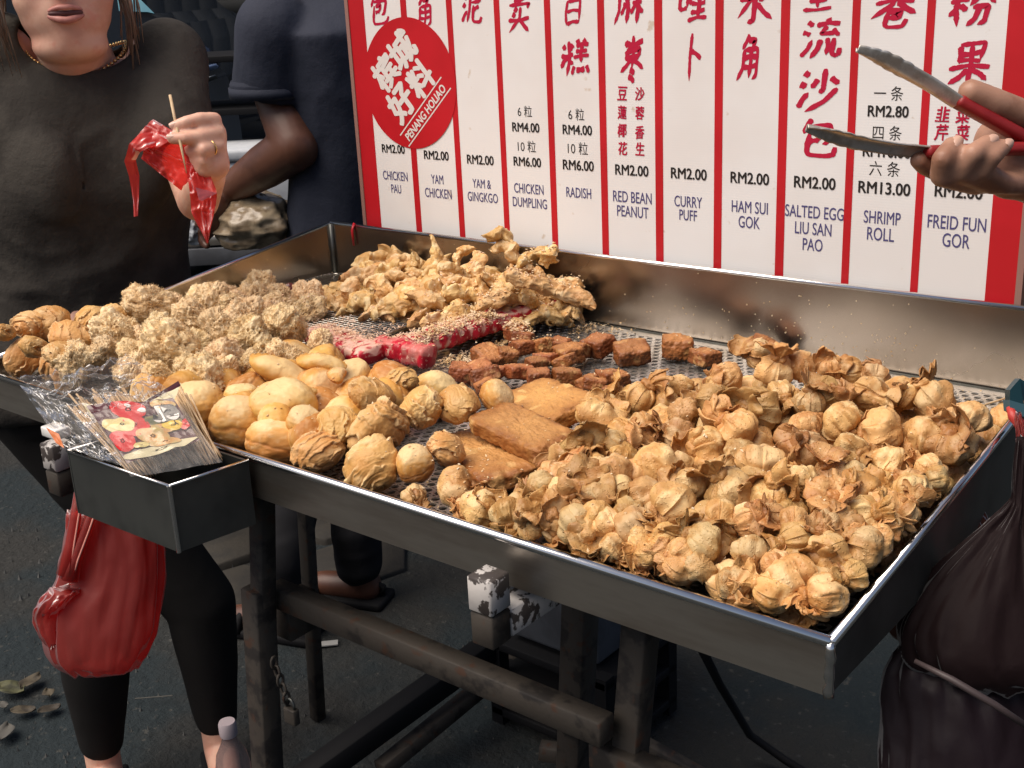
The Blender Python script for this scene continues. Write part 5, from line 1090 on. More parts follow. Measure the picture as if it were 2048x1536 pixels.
def loft(rings, n=36, fwd=None):         # rings: (centre, half width, half depth) stacked; fwd: front direction
    V = []; fwd = np.array(fwd if fwd is not None else (0, -1, 0), float); side = np.cross(fwd, [0, 0, 1.]); side /= np.linalg.norm(side)
    for c, rx, ry in rings:
        for k in range(n): a = TAU*k/n; ca, sa = math.cos(a), math.sin(a); V.append(np.array(c)+side*rx*np.sign(ca)*abs(ca)**.85+fwd*ry*np.sign(sa)*abs(sa)**.85)
    m = len(rings); F = [(j*n+k, j*n+(k+1) % n, (j+1)*n+(k+1) % n, (j+1)*n+k) for j in range(m-1) for k in range(n)]
    V += [np.array(rings[0][0]), np.array(rings[-1][0])]; F += [((k+1) % n, k, m*n, m*n) for k in range(n)]+[((m-1)*n+k, (m-1)*n+(k+1) % n, m*n+1, m*n+1) for k in range(n)]
    return np.array(V), F
def union(prims, voxel, smooth=4, fac=.5):
    bm = bmesh.new()
    for V, F in prims:
        vs = [bm.verts.new(tuple(v)) for v in V]
        for f in F:
            f = list(dict.fromkeys(int(i) for i in f))
            if len(f) > 2:
                try: bm.faces.new([vs[i] for i in f])
                except ValueError: pass
    me = bpy.data.meshes.new('tmp'); bmesh.ops.recalc_face_normals(bm, faces=bm.faces[:]); bm.to_mesh(me); bm.free()
    o = bpy.data.objects.new('tmp', me); COL.objects.link(o)
    md = o.modifiers.new('r', 'REMESH'); md.mode = 'VOXEL'; md.voxel_size = voxel; md.use_smooth_shade = True
    if smooth: s = o.modifiers.new('s', 'SMOOTH'); s.factor = fac; s.iterations = smooth
    bpy.context.view_layer.update()
    r = bpy.data.meshes.new_from_object(o.evaluated_get(bpy.context.evaluated_depsgraph_get())); bpy.data.objects.remove(o)
    n = len(r.vertices); co = np.zeros(n*3); r.vertices.foreach_get('co', co); co = co.reshape(-1, 3)
    nr = np.zeros(n*3); r.vertices.foreach_get('normal', nr); nr = nr.reshape(-1, 3)
    nf = len(r.polygons); li = np.zeros(len(r.loops), dtype=np.int32); r.loops.foreach_get('vertex_index', li)
    lt = np.zeros(nf, dtype=np.int32); r.polygons.foreach_get('loop_total', lt)
    if (lt == 4).all(): F = li.reshape(-1, 4)
    else: F = [tuple(p.vertices) for p in r.polygons]
    bpy.data.meshes.remove(r); return co, nr, F
def cut(co, F, keepmask):                # drop faces whose vertices are all outside the kept set
    F = np.asarray(F); k = keepmask[F].all(1); F = F[k]; used = np.unique(F); mp = -np.ones(len(co), int); mp[used] = np.arange(len(used)); return co[used], mp[F]
def rimfix(co, F, fn):                 # pull the cut edge onto a clean curve
    e = np.sort(np.vstack([F[:, [0, 1]], F[:, [1, 2]], F[:, [2, 3]], F[:, [3, 0]]]), axis=1); u, c = np.unique(e, axis=0, return_counts=True); b = np.unique(u[c == 1])
    co = co.copy(); co[b] = fn(co[b]); return co
def sleeve(name, path, rs, m, par, seed, n=48, mm=30, amp=.004):
    path = np.array(path, float); t = np.linspace(0, len(path)-1, mm); i = np.minimum(t.astype(int), len(path)-2); f = (t-i)[:, None]; C = path[i]*(1-f)+path[i+1]*f; R_ = np.array(rs)[i]*(1-f[:, 0])+np.array(rs)[i+1]*f[:, 0]
    d = path[-1]-path[1]; d /= np.linalg.norm(d); x = np.cross(d, HOR); x /= np.linalg.norm(x); y = np.cross(d, x); th = np.linspace(0, TAU, n, endpoint=False)
    V = np.vstack([C[j]+(np.cos(th)[:, None]*x+np.sin(th)[:, None]*y)*R_[j] for j in range(mm)]); q = V*np.array([9, 9, 9.]); nn = V-np.repeat(C, n, 0); nn /= np.linalg.norm(nn, axis=1, keepdims=True)
    V = V+nn*(amp*ridge(q, seed, 2)+amp*1.2*fbm(V*5, seed+1, 2))[:, None]; o = part(name, V, gridF(n, mm, True), m, par); md = o.modifiers.new('s', 'SOLIDIFY'); md.thickness = .003; md.offset = 1
    V2 = np.vstack([C[j]+(np.cos(th)[:, None]*x+np.sin(th)[:, None]*y)*(R_[-1]+.0045)+(V[-n:]-C[-1]-(np.cos(th)[:, None]*x+np.sin(th)[:, None]*y)*R_[-1]) +(C[-1]-C[j])+d*k for k, j in ((-.022, mm-1), (.002, mm-1))])
    o = part(name+'_hem', V2, gridF(n, 2, True), m, par); md = o.modifiers.new('s', 'SOLIDIFY'); md.thickness = .0025; md.offset = 0
def P_(u, v, x=None, y=None, d=None):
    if d is not None: return dp(u, v, d)
    return at(u, v, 0, x) if x is not None else at(u, v, 1, y)
def finger_nail(parent, tip, prev, side, r, m):
    tip, prev, side = (np.array(q, float) for q in (tip, prev, side)); d = (tip-prev)/np.linalg.norm(tip-prev); s = side-d*(side@d); s /= np.linalg.norm(s); x = np.cross(d, s)
    V = []
    for j in range(7):
        for i in range(7):
            a = (i-3)/3*.95; t = (j/6-.5); w = 1-.25*(abs(t)*2)**3
            V.append(tip+d*(r*.15+t*r*1.35)+x*math.sin(a)*r*.80*w+s*(math.cos(a)*r*.98+.0004-r*.10*max(0, t)*2))
    part('fingernail', V, gridF(7, 7), m, parent)
HOR = np.array([0, 0, 1.])
def head_prims(mouth, f, W_=1.0):        # f: facing (horizontal unit); returns primitives of skull, jaw, nose, ears, cheeks
    f = np.array(f); s = np.cross(f, HOR); s /= np.linalg.norm(s); R = np.stack([s, f, HOR], 1); m = np.array(mouth)
    q = lambda x, y, z: m+R@np.array([x, y, z])
    pr = [ell(q(0, -.088, .085), (.078*W_, .098, .108), R), ell(q(0, -.060, .0), (.066*W_, .062, .058), R), ell(q(0, -.036, -.034), (.036*W_, .034, .026), R), ell(q(0, -.020, .004), (.038*W_, .022, .026), R),
          ell(q(.040*W_, -.045, .022), (.034, .034, .036), R), ell(q(-.040*W_, -.045, .022), (.034, .034, .036), R), ell(q(0, -.055, -.050), (.056*W_, .05, .030), R),
          ell(q(0, -.004, .034), (.016, .020, .014), R), ell(q(.012, -.012, .031), (.009, .011, .009), R), ell(q(-.012, -.012, .031), (.009, .011, .009), R), ell(q(0, -.016, .054), (.009, .016, .024), R),
          ell(q(0, -.030, .088), (.060*W_, .030, .016), R), ell(q(.086*W_, -.095, .045), (.008, .018, .030), R), ell(q(-.086*W_, -.095, .045), (.008, .018, .030), R)]
    return pr, q, R
def face(par, q, R, open_=.010, w=.033, hair=M_hair, lips=M_lip):
    def lip(sgn, z0, r0, nm):
        pts = []; rs = []
        for i in range(21):
            t = (i-10)/10; x = w*t; z = z0*(1-t*t)**.8+sgn*(.0022*math.cos(t*2.2)*(1-abs(t))-(.0018*math.exp(-(t/.16)**2) if sgn > 0 else 0)); y = .004-.018*t*t
            pts.append(q(x, y, z)); rs.append(max(.0008, .86*r0*(1-t*t)**.55))
        o_ = MB().tube(pts, rs, 12); V = np.array([tuple(v) for v in o_.V]); part(nm, V, o_.F, lips, par)
    lip(1, open_*.62+.002, .0052, 'upper_lip'); lip(-1, -open_*.62-.003, .0068, 'lower_lip')
    V, F = ell(q(0, -.0035, 0), (w*.80, .009, open_*.75), R); part('mouth_opening', V, F, M_mouth, par)
    V, F = ell(q(0, -.001, open_*.55), (w*.50, .006, .0028), R); part('teeth', V, F, M_eye, par)
    for sx_ in (-1, 1):
        V, F = ell(q(sx_*.031, -.0065, .072), (.0125, .012, .0075), R); part('eye', V, F, M_eye, par)
        V, F = ell(q(sx_*.031, .0045, .072), (.0056, .002, .0056), R); part('iris', V, F, M_iris, par)
        V, F = ell(q(sx_*.033, .0015, .092), (.018, .006, .003), R); part('eyebrow', V, F, hair, par)
def folds(co, nr, seed, amp=.006, fr=(9, 9, 3.2), big=.012, mask=None):
    q = co*np.array(fr); h = ridge(q+.6*np.stack([fbm(co*4, seed+k, 2) for k in range(3)], 1), seed, 2); g = fbm(co*np.array([4, 4, 2.]), seed+5, 3)
    d = amp*h+big*g
    if mask is not None: d = d*mask
    return co+nr*d[:, None]

# ---- the woman in the black T-shirt, left of the tray
wm = thing('person', 'woman in a black T-shirt and leggings, holding a skewer and a red plastic sheet', 'person', (-.20, .33, 0))
mo = P_(131, 26, x=-.10); fc = np.array([CP[0]-mo[0], CP[1]-mo[1], 0]); fc /= np.linalg.norm(fc)
hp_, hq, hR = head_prims(mo, fc, 1.08); side = np.cross(fc, HOR); side /= np.linalg.norm(side)   # side: picture right
nb_ = P_(158, 128, x=-.150)-fc*.075; ch = P_(168, 300, x=-.165)-fc*.10; wa = P_(170, 520, x=-.20)-fc*.10; pv = P_(168, 740, x=-.25)-fc*.07
sR = P_(316, 122, x=-.115)-fc*.06; sL = P_(0, 118, x=-.22)-fc*.08
kR = P_(402, 1205, x=-.16); aR = P_(437, 1462, x=-.165); aR2 = aR.copy(); kL = P_(188, 1245, x=-.27); aL = P_(205, 1510, x=-.30)
hipR = pv+side*.095-HOR*.06; hipL = pv-side*.095-HOR*.06
eR = P_(396, 400, d=1.93); wr_ = P_(418, 352, d=1.70)
eL = sL-HOR*.29-side*.05-fc*.02; wL = eL-HOR*.20+fc*.12+side*.0
foot = lambda a: [(a[0], a[1], .05), tuple(np.array([a[0], a[1], 0])+fc*.09+HOR*.032), tuple(np.array([a[0], a[1], 0])+fc*.16+HOR*.020)]
body = list(hp_)
body += chain([hq(0, -.085, .02), hq(0, -.088, -.05), nb_, nb_-HOR*.05-fc*.02], [.058, .056, .060, .075])
body += [loft([(nb_+HOR*.0-fc*.01, .085, .06), (nb_-HOR*.04-fc*.01, .150, .085), (ch+HOR*.02, .165, .105), (wa, .150, .11), (pv, .175, .12), (pv-HOR*.10, .16, .11)], fwd=fc)]
body += chain([sR, eR, wr_], [.050, .034, .024])+chain([sL, eL, wL], [.055, .04, .026])
body += chain([hipR, kR, kR*.5+aR*.5+np.array([0, 0, .03]), aR, foot(aR)[0], foot(aR)[1], foot(aR)[2]], [.088, .060, .055, .034, .034, .030, .022])
body += chain([hipL, kL, kL*.5+aL*.5+np.array([0, 0, .03]), aL, foot(aL)[0], foot(aL)[1], foot(aL)[2]], [.088, .062, .056, .034, .034, .030, .022])
# right hand: palm and five fingers, pinching a skewer
def px(L, d0): return [dp(u, v, d0+dz) for u, v, dz in L]
H = 1.66
body += chain(px([(430, 330, .012), (424, 300, .012), (428, 268, .012), (420, 245, .012)], H), [.021, .021, .018, .015])+chain(px([(412, 330, .004), (410, 300, .006), (414, 268, .008)], H), [.018, .017, .013])
fi = px([(428, 240, .004), (400, 239, -.012), (372, 245, -.020), (351, 252, -.018)], H); fm = px([(436, 266, .004), (402, 274, -.016), (370, 277, -.026), (345, 277, -.026)], H)
fr_ = px([(438, 292, .004), (408, 300, -.018), (384, 301, -.006), (372, 298, .012)], H); fp = px([(432, 318, .004), (406, 322, -.012), (388, 320, .004), (382, 315, .018)], H)
ft = px([(420, 320, .02), (398, 302, .034), (374, 286, .030), (354, 272, .016)], H)
for f_, rs in ((fi, [.0112, .0102, .0092, .0080]), (fm, [.0112, .0104, .0092, .0080]), (fr_, [.0104, .0098, .0088, .0078]), (fp, [.0092, .0086, .0078, .0070]), (ft, [.014, .0112, .0102, .0090])): body += chain(f_, rs)
# left hand hanging, relaxed
hb = wL-HOR*.07+fc*.01
body += chain([wL, hb], [.026, .030])+sum([chain([hb+fc*(.022-.015*k)-HOR*.0, hb+fc*(.026-.017*k)-HOR*.045+side*.004, hb+fc*(.022-.016*k)-HOR*(.075-.006*abs(k-1))+side*.014], [.0105, .009, .008]) for k in range(4)], [])+chain([hb+fc*.02+HOR*.03, hb+fc*.045-HOR*.005, hb+fc*.045-HOR*.035], [.013, .011, .009])
co, nr, F = union(body, .0032, 3, .5)
hw = sst(nb_[2]-.02, nb_[2]+.04, co[:, 2])*.55*(np.linalg.norm(co-mo, axis=1) < .30); co = lap(co, F, hw, 26)
bod = part('body', co, F, M_skinw, wm)
face(wm, hq, hR, open_=.009, w=.0325)
for f_ in (fi, fm): finger_nail(wm, f_[3], f_[2], -CF*.9+HOR*.45, .0079, M_nail)
# ring
c_ = (fr_[0]*.45+fr_[1]*.55); d = fr_[1]-fr_[0]; d /= np.linalg.norm(d); x = np.cross(d, HOR); x /= np.linalg.norm(x); y = np.cross(d, x)
MB().tube([c_+.0106*(x*math.cos(TAU*i/24)+y*math.sin(TAU*i/24)) for i in range(25)], .0013, 8, cap=False).build('ring', M_gold, wm, smooth=True)
# clothes
sh = [loft([(nb_+HOR*.010-fc*.01, .088, .070), (nb_-HOR*.035-fc*.01, .160, .100), (ch+HOR*.02, .182, .125), (ch-HOR*.08, .178, .135), (wa, .172, .132), (pv, .195, .142), (pv-HOR*.07, .198, .142)], fwd=fc), ell(ch+side*.075+fc*.085-HOR*.03, (.088, .042, .090)), ell(ch-side*.075+fc*.085-HOR*.03, (.088, .042, .090))]
slR = sR*.30+eR*.70; slL = sL*.45+eL*.55
slR = sR*.50+eR*.50; slL = sL*.45+eL*.55
sh += chain([sR-side*.02, sR*.7+eR*.3, slR, sR*.42+eR*.58], [.070, .064, .058, .057])+chain([sL, sL*.6+eL*.4, slL, sL*.37+eL*.63], [.074, .068, .064, .063])
co, nr, F = union(sh, .0058, 7, .6)
lowp = sst(nb_[2]+.01, nb_[2]-.12, co[:, 2]); co = lap(co, F, np.full(len(co), .6), 40); co = folds(co, nr, 5, .0095, (7, 7, 4.0), .012, lowp)
nc = P_(158, 70, x=-.150)-fc*.035; rel = (co-nc)@np.stack([side, fc, HOR], 1); keep = ((rel[:, 0]/.094)**2+(rel[:, 1]/.12)**2+(rel[:, 2]/.062)**2) > 1
FR = np.stack([side, fc, HOR], 1)
def onrim(P):
    r_ = (P-nc)@FR; k_ = np.sqrt((r_[:, 0]/.094)**2+(r_[:, 1]/.12)**2+(r_[:, 2]/.062)**2)[:, None]; return nc+(r_/k_)@FR.T
def sleevecut(co, keep, c0, dv, out=True):
    s_ = (co-c0)@dv; r_ = np.linalg.norm(co-c0-s_[:, None]*dv, axis=1); return keep & ~((s_ > 0) & (s_ < .14) & (r_ < .115) & out)
def planefix(c0, dv):
    def fn(P):
        s_ = (P-c0)@dv; near_ = (np.linalg.norm(P-c0, axis=1) < .12) & (np.abs(s_) < .012); P = P.copy(); P[near_] -= s_[near_][:, None]*dv; return P
    return fn
dR = (eR-sR)/np.linalg.norm(eR-sR); dL = (eL-sL)/np.linalg.norm(eL-sL); lat = (co-ch)@side; keep = sleevecut(co, keep, slR, dR, lat > .175); keep = sleevecut(co, keep, slL, dL, lat < -.175)
co2, F2 = cut(co, F, keep)
def allrims(P):
    n_ = np.linalg.norm(P-nc, axis=1) < .20; Q = planefix(slL, dL)(planefix(slR, dR)(P)); n_ &= (np.linalg.norm(P-slR, axis=1) > .12) & (np.linalg.norm(P-slL, axis=1) > .12); Q[n_] = onrim(P[n_]); return Q
co2 = rimfix(co2, F2, allrims)
if 1: pass; o = part('t_shirt', co2, F2, M_shirtb, wm); md = o.modifiers.new('s', 'SOLIDIFY'); md.thickness = .003; md.offset = 1
lg = [loft([(pv+HOR*.06, .178, .125), (pv, .184, .128), (pv-HOR*.10, .172, .12)], fwd=fc)]+chain([hipR, kR, kR*.5+aR*.5+np.array([0, 0, .03]), kR*.12+aR*.88], [.095, .068, .060, .043])+chain([hipL, kL, kL*.5+aL*.5+np.array([0, 0, .03]), kL*.12+aL*.88], [.095, .070, .062, .043])
co, nr, F = union(lg, .008, 5, .6); part('leggings', folds(co, nr, 9, .0012, (6, 6, 12), .003), F, M_leg, wm)
for a in (aR, aL):
    c0 = np.array([a[0], a[1], 0]); MB().box(Vector(c0+fc*.07+HOR*.010), (.085, .24, .018), Matrix((tuple(side), tuple(fc), (0, 0, 1))).transposed()).build('sandal', M_black, wm, bevel=.006)
# hair: long strands on both sides of the face and down to the shoulders
rg = random.Random(6); mb = MB()
for k in range(56):
    s = -1 if k % 2 else 1; z0 = rg.uniform(.05, .17); x0 = rg.uniform(.078, .096)*s; y0 = rg.uniform(-.16, -.035)
    a = hq(x0*.92, y0, z0); b = hq(x0*1.08+s*rg.uniform(0, .012), y0*.9-.01, rg.uniform(-.02, .03)); e = hq(x0*1.10+s*rg.uniform(-.012, .018), y0-.015, rg.uniform(-.10, -.04))
    mb.tube([a, (a+b)/2+side*s*.004, b, e], [.0022, .0024, .0018, .0004], 4)
mb.build('hair_strands', M_hair, wm, smooth=True, kind='stuff')
V, F = ell(hq(0, -.094, .092), (.096, .104, .116), hR); keepf = []
q_ = (V-np.array(hq(0, 0, 0)))@hR; F = np.array(F); ok = ~((q_[F][:, :, 1].mean(1) > -.062) & (q_[F][:, :, 2].mean(1) < .150)); part('hair_cap', V, F[ok], M_hair, wm)
# necklace of small gold beads
mb = MB(); nk = []
for k in range(64):
    a = TAU*k/64; p = nb_+HOR*.006+fc*.004+side*.080*math.cos(a)+fc*.070*math.sin(a)-HOR*.030*max(0, math.sin(a))+HOR*.022*abs(math.cos(a))
    D_, F_ = sphere_grid(6, 5); mb.add(D_*.0032+p, [tuple(f) for f in F_])
mb.build('necklace', M_gold, wm, smooth=True)
# the skewer and the red sheet she holds
tag(MB().tube([dp(340, 190, H-.014), dp(349, 235, H-.016), dp(362, 292, H-.036), dp(373, 346, H-.036)], [.0021, .0021, .0020, .0006], 8).build('skewer_in_hand', M_wood, None, smooth=True), 'single bamboo skewer pinched upright in the woman\'s hand', 'skewer')
rs_ = thing('red_plastic_sheet', 'crumpled translucent red plastic sheet dangling from the woman\'s hand', 'plastic sheet', tuple(dp(350, 280, H)))
def strip2(name, left, right, n, seed, amp, ww=14, m=M_redfilm, par=None, freq=5):
    L = np.array([dp(u, v, H+d) for u, v, d in left]); R_ = np.array([dp(u, v, H+d) for u, v, d in right])
    def rs(A): t = np.linspace(0, len(A)-1, n); i = np.minimum(t.astype(int), len(A)-2); f = (t-i)[:, None]; f = f*f*(3-2*f)*.5+f*.5; return A[i]*(1-f)+A[i+1]*f
    L, R_ = rs(L), rs(R_); s = np.linspace(0, 1, ww)[None, :, None]; P = (L[:, None]*(1-s)+R_[:, None]*s).reshape(-1, 3)
    P = P-CF*(amp*(ridge(np.stack([np.tile(np.linspace(0, 1, ww)*freq*.6, n), np.repeat(np.linspace(0, 1, n)*freq, ww), np.full(n*ww, seed)], 1), seed, 3)))[:, None]
    return part(name, P, gridF(ww, n), m, par)
strip2('hanging_strip', [(308, 262, -.01), (280, 268, -.02), (258, 288, -.03), (249, 322, -.02), (258, 352, -.01), (266, 400, .0), (268, 434, .0)], [(312, 290, -.02), (296, 296, -.03), (280, 304, -.03), (272, 320, -.01), (279, 350, .0), (278, 400, .0), (276, 432, .0)], 50, 3, .002, par=rs_)
strip2('upper_fold', [(306, 238, -.005), (292, 252, -.01), (262, 285, -.025)], [(346, 262, -.012), (338, 282, -.018), (312, 300, -.02)], 30, 5, .003, 18, par=rs_)
strip2('middle_fold', [(302, 258, -.01), (292, 292, -.015), (284, 318, -.01)], [(392, 290, .0), (398, 338, .005), (362, 381, .0)], 44, 7, .006, 34, par=rs_)
strip2('lower_tail', [(372, 286, -.002), (374, 352, -.002), (381, 388, -.003), (384, 425, .0), (414, 486, .0)], [(395, 300, .002), (414, 334, .004), (435, 386, .0), (430, 425, .0), (416, 487, .0)], 60, 9, .006, 26, par=rs_)
strip2('tail_facet', [(391, 375, -.014), (398, 400, -.014)], [(435, 386, -.004), (404, 402, -.012)], 10, 11, .001, 10, film('pale_red_glare', (.62, .20, .22), .7, rough=.15), par=rs_)

# ---- the man in the navy shirt behind the tray
mn = thing('person', 'man in a navy polo shirt bending sideways behind the tray, sandals on his feet', 'person', (-.50, 1.2, 0))
mf = np.array([-.80, -.30, 0]); mf /= np.linalg.norm(mf); ms = np.cross(mf, HOR)
shR = P_(548, 62, y=1.10); elR = P_(592, 292, y=1.10); wrR = P_(446, 388, y=1.10)
c1 = P_(690, 70, y=1.26); c2 = P_(712, 280, y=1.30); c3 = P_(700, 480, y=1.30); c4 = c3-HOR*.16
hd = c1+HOR*.27+mf*.10
hpm, mq, mR = head_prims(hd+mf*.10-HOR*.08, mf, 1.0)
mb_ = list(hpm)+chain([hd, c1+HOR*.08], [.060, .062])
mb_ += [loft([(c1+HOR*.08, .10, .08), (c1, .17, .11), (c2, .17, .12), (c3, .16, .12), (c4, .16, .12)], fwd=mf)]
mb_ += chain([shR, P_(553, 192, y=1.115), elR, elR*.6+wrR*.4, wrR], [.056, .054, .058, .054, .034])
hnd = P_(424, 436, y=1.05); mb_ += chain([wrR, hnd+np.array([.01, 0, .03]), hnd], [.034, .042, .042])
for k, (u, v) in enumerate([(388, 432), (384, 452), (388, 470), (398, 482)]):
    b = hnd+(np.array([0, 0, .022-.018*k])); t1 = P_(u, v, y=1.07); t2 = P_(u+16, v+10, y=1.04); mb_ += chain([b, t1, t2], [.0125, .0115, .010])
mb_ += chain([hnd+np.array([.01, -.02, .03]), P_(404, 430, y=1.04), P_(396, 448, y=1.02)], [.016, .013, .011])
shL = c1*2-shR; shL[2] = shR[2]; mb_ += chain([shL, shL-HOR*.28, shL-HOR*.45+mf*.15, shL-HOR*.47+mf*.24], [.056, .045, .030, .030])
hb = shL-HOR*.47+mf*.24
for k in range(4): mb_ += chain([hb+ms*(.02-.014*k), hb+ms*(.02-.014*k)+mf*.05, hb+ms*(.018-.013*k)+mf*.075-HOR*.02], [.011, .010, .008])
mb_ += chain([hb, hb+ms*.04+mf*.03], [.014, .010])
fR = P_(722, 1178, y=1.08); fR[2] = 0; fL = fR+mf*.10-ms*.20
for (ft_, s) in ((fR, 1), (fL, -1)):
    hpj = c4+ms*.09*s; kn = hpj*.5+np.array([ft_[0], ft_[1], .09])*.5+mf*.03
    mb_ += chain([hpj, kn, np.array([ft_[0], ft_[1], .10]), np.array([ft_[0], ft_[1], .045])-mf*.02, np.array([ft_[0], ft_[1], .04])+mf*.10, np.array([ft_[0], ft_[1], .032])+mf*.17], [.085, .06, .042, .038, .034, .026])
co, nr, F = union(mb_, .0055, 6, .5); part('body', co, F, M_skind, mn); face(mn, mq, mR, open_=.002, w=.026, hair=M_hairb, lips=M_skind)
V, F = ell(mq(0, -.094, .092), (.088, .104, .116), mR); q_ = (V-np.array(mq(0, 0, 0)))@mR; F = np.array(F); ok = ~((q_[F][:, :, 1].mean(1) > -.05) & (q_[F][:, :, 2].mean(1) < .13)); part('hair', V, F[ok], M_hairb, mn)
cuff = shR*.42+elR*.58+HOR*.0; ps = [loft([(c1+HOR*.085, .09, .08), (c1+HOR*.01, .185, .12), (c2, .185, .135), (c3, .180, .140), (c4-HOR*.02, .185, .145)], fwd=mf)]
up = P_(541, 186, y=1.10); dU = np.array([0, 0, -1.])+.12*(up-shR)/np.linalg.norm(up-shR); dU /= np.linalg.norm(dU); ps += chain([shR, shR*.5+up*.5], [.090, .088])+[chain([shR*.55+up*.45, up+dU*.004], [.088, .088])[2]]+chain([shL, shL-HOR*.17], [.075, .072])
co, nr, F = union(ps, .008, 7, .6); co = folds(co, nr, 15, .004, (6, 6, 2.2), .005)
d_ = up-shR; d_ /= np.linalg.norm(d_); sleeve('sleeve_cuff', [up-dU*.030, up-dU*.022, up+dU*.006], [.086, .0895, .0895], M_navy, mn, 41, amp=.0005); o = part('polo_shirt', co, F, M_navy, mn); md = o.modifiers.new('s', 'SOLIDIFY'); md.thickness = .004; md.offset = 1
tr = [loft([(c4+HOR*.05, .17, .13), (c4-HOR*.10, .165, .13)], fwd=mf)]
for (ft_, s) in ((fR, 1), (fL, -1)):
    hpj = c4+ms*.09*s; kn = hpj*.5+np.array([ft_[0], ft_[1], .09])*.5+mf*.03; tr += chain([hpj, kn, np.array([ft_[0], ft_[1], .20]), np.array([ft_[0], ft_[1], .105])], [.095, .075, .062, .060])
co, nr, F = union(tr, .010, 6, .6); part('trousers', folds(co, nr, 19, .004, (8, 8, 14), .005), F, M_trouser, mn)
Rm = Matrix((tuple(ms), tuple(mf), (0, 0, 1))).transposed()
for ft_ in (fR, fL):
    MB().box(Vector(ft_+mf*.065+HOR*.012), (.10, .28, .024), Rm).build('sandal_sole', M_black, mn, bevel=.008)
    c = ft_+mf*.12+HOR*.035; MB().tube([c-ms*.045-HOR*.02, c-ms*.034+HOR*.010, c+HOR*.020, c+ms*.034+HOR*.010, c+ms*.045-HOR*.02], .012, 8).build('sandal_strap', M_black, mn, smooth=True)
    MB().tube([ft_-mf*.06+HOR*.03, ft_-mf*.065+HOR*.05, ft_-mf*.04+HOR*.06], .008, 6).build('heel_strap', M_black, mn, smooth=True)

# ---- the vendor whose hand reaches in from the right with tongs
vn_ = thing('person', 'vendor reaching in from the right edge, bare hand gripping red handled tongs', 'person', (1.95, .42, 0))
vf = np.array([-1., -.1, 0]); vf /= np.linalg.norm(vf); vs = np.cross(vf, HOR)
G = .88
vw = dp(2115, 318, G+.055); ve = dp(2470, 560, 1.02); vc = np.array([1.98, .42, 1.30]); vsh = vc-vs*-.19+HOR*.02
if (vc+vs*.19)[1] > (vc-vs*.19)[1]: vsh = vc-vs*.19
else: vsh = vc+vs*.19
vo = 2*vc-vsh
hv, vq, vR = head_prims(vc+HOR*.24+vf*.10, vf, 1.0)
vb = list(hv)+chain([vc+HOR*.26, vc+HOR*.08], [.058, .060])+[loft([(vc+HOR*.08, .10, .08), (vc, .18, .11), (vc-HOR*.25, .16, .12), (vc-HOR*.42, .17, .12), (vc-HOR*.52, .16, .12)], fwd=vf)]
vb += chain([vsh, ve, vw], [.056, .044, .029])+chain([vo, vo-HOR*.28, vo-HOR*.5+vf*.08], [.055, .042, .028])
hb = vo-HOR*.55+vf*.10; vb += chain([vo-HOR*.5+vf*.08, hb], [.028, .032])
for k in range(4): vb += chain([hb+vs*(.02-.014*k), hb+vs*(.02-.014*k)-HOR*.045, hb+vs*(.018-.013*k)-HOR*.07+vf*.01], [.011, .009, .008])
vb += chain([hb+vf*.02, hb+vf*.04-HOR*.03], [.013, .010])
for s in (-1, 1):
    hj = vc-HOR*.52+vs*.09*s; an = np.array([vc[0]+vs[0]*.1*s, vc[1]+vs[1]*.1*s, .06]); vb += chain([hj, hj*.5+an*.5, an, an+vf*.10-HOR*.025, an+vf*.17-HOR*.035], [.085, .058, .036, .032, .024])
def pg(L): return [dp(u, v, G+d) for u, v, d in L]
vb += chain([vw, dp(2062, 318, G+.045), dp(2020, 318, G+.045)], [.029, .030, .026])+chain(pg([(2080, 270, .040), (2030, 262, .040), (2000, 285, .045)]), [.026, .024, .020])+chain(pg([(2070, 352, .035), (2020, 358, .035), (1975, 352, .032)]), [.022, .016, .011])
gt = pg([(2085, 262, .040), (2040, 228, .012), (1990, 205, .004), (1942, 184, .000)]); g1 = pg([(2010, 330, .045), (1945, 338, .030), (1885, 345, .020), (1850, 330, .012), (1838, 320, .006)])
g2 = pg([(2030, 352, .035), (1950, 366, .016), (1884, 350, -.008), (1886, 318, -.020), (1905, 292, -.016)]); g3 = pg([(2045, 360, .030), (1985, 366, .010), (1922, 342, -.012), (1946, 308, -.024), (1976, 286, -.018)]); g4 = pg([(2060, 366, .030), (2010, 368, .010), (1964, 340, -.012), (1986, 312, -.022), (2008, 293, -.016)])
for f_, rs in ((gt, [.015, .0115, .0105, .0096]), (g1, [.0100, .0094, .0086, .0078, .0070]), (g2, [.0100, .0094, .0090, .0082, .0074]), (g3, [.0094, .0088, .0084, .0076, .0068]), (g4, [.0086, .0080, .0076, .0068, .0060])): vb += chain(f_, rs)
co, nr, F = union(vb, .0026, 3, .5); part('body', co, F, M_skinv, vn_); face(vn_, vq, vR, open_=.002, w=.026, hair=M_hairb)
for f_, r in ((g2, .0073), (g3, .0067), (g4, .0060)): finger_nail(vn_, f_[-1], f_[-2], -CF*.85+CR*.25+HOR*.15, r, M_naild)
V, F = ell(vq(0, -.094, .092), (.088, .104, .116), vR); q_ = (V-np.array(vq(0, 0, 0)))@vR; F = np.array(F); ok = ~((q_[F][:, :, 1].mean(1) > -.05) & (q_[F][:, :, 2].mean(1) < .13)); part('hair', V, F[ok], M_hairb, vn_)
ps = [loft([(vc+HOR*.085, .09, .08), (vc+HOR*.01, .20, .13), (vc-HOR*.25, .18, .14), (vc-HOR*.48, .185, .14)], fwd=vf)]+chain([vsh, vsh*.5+ve*.5], [.078, .072])+chain([vo, vo-HOR*.16], [.075, .07])
co, nr, F = union(ps, .011, 6, .6); part('shirt', folds(co, nr, 25), F, M_shirtb, vn_)
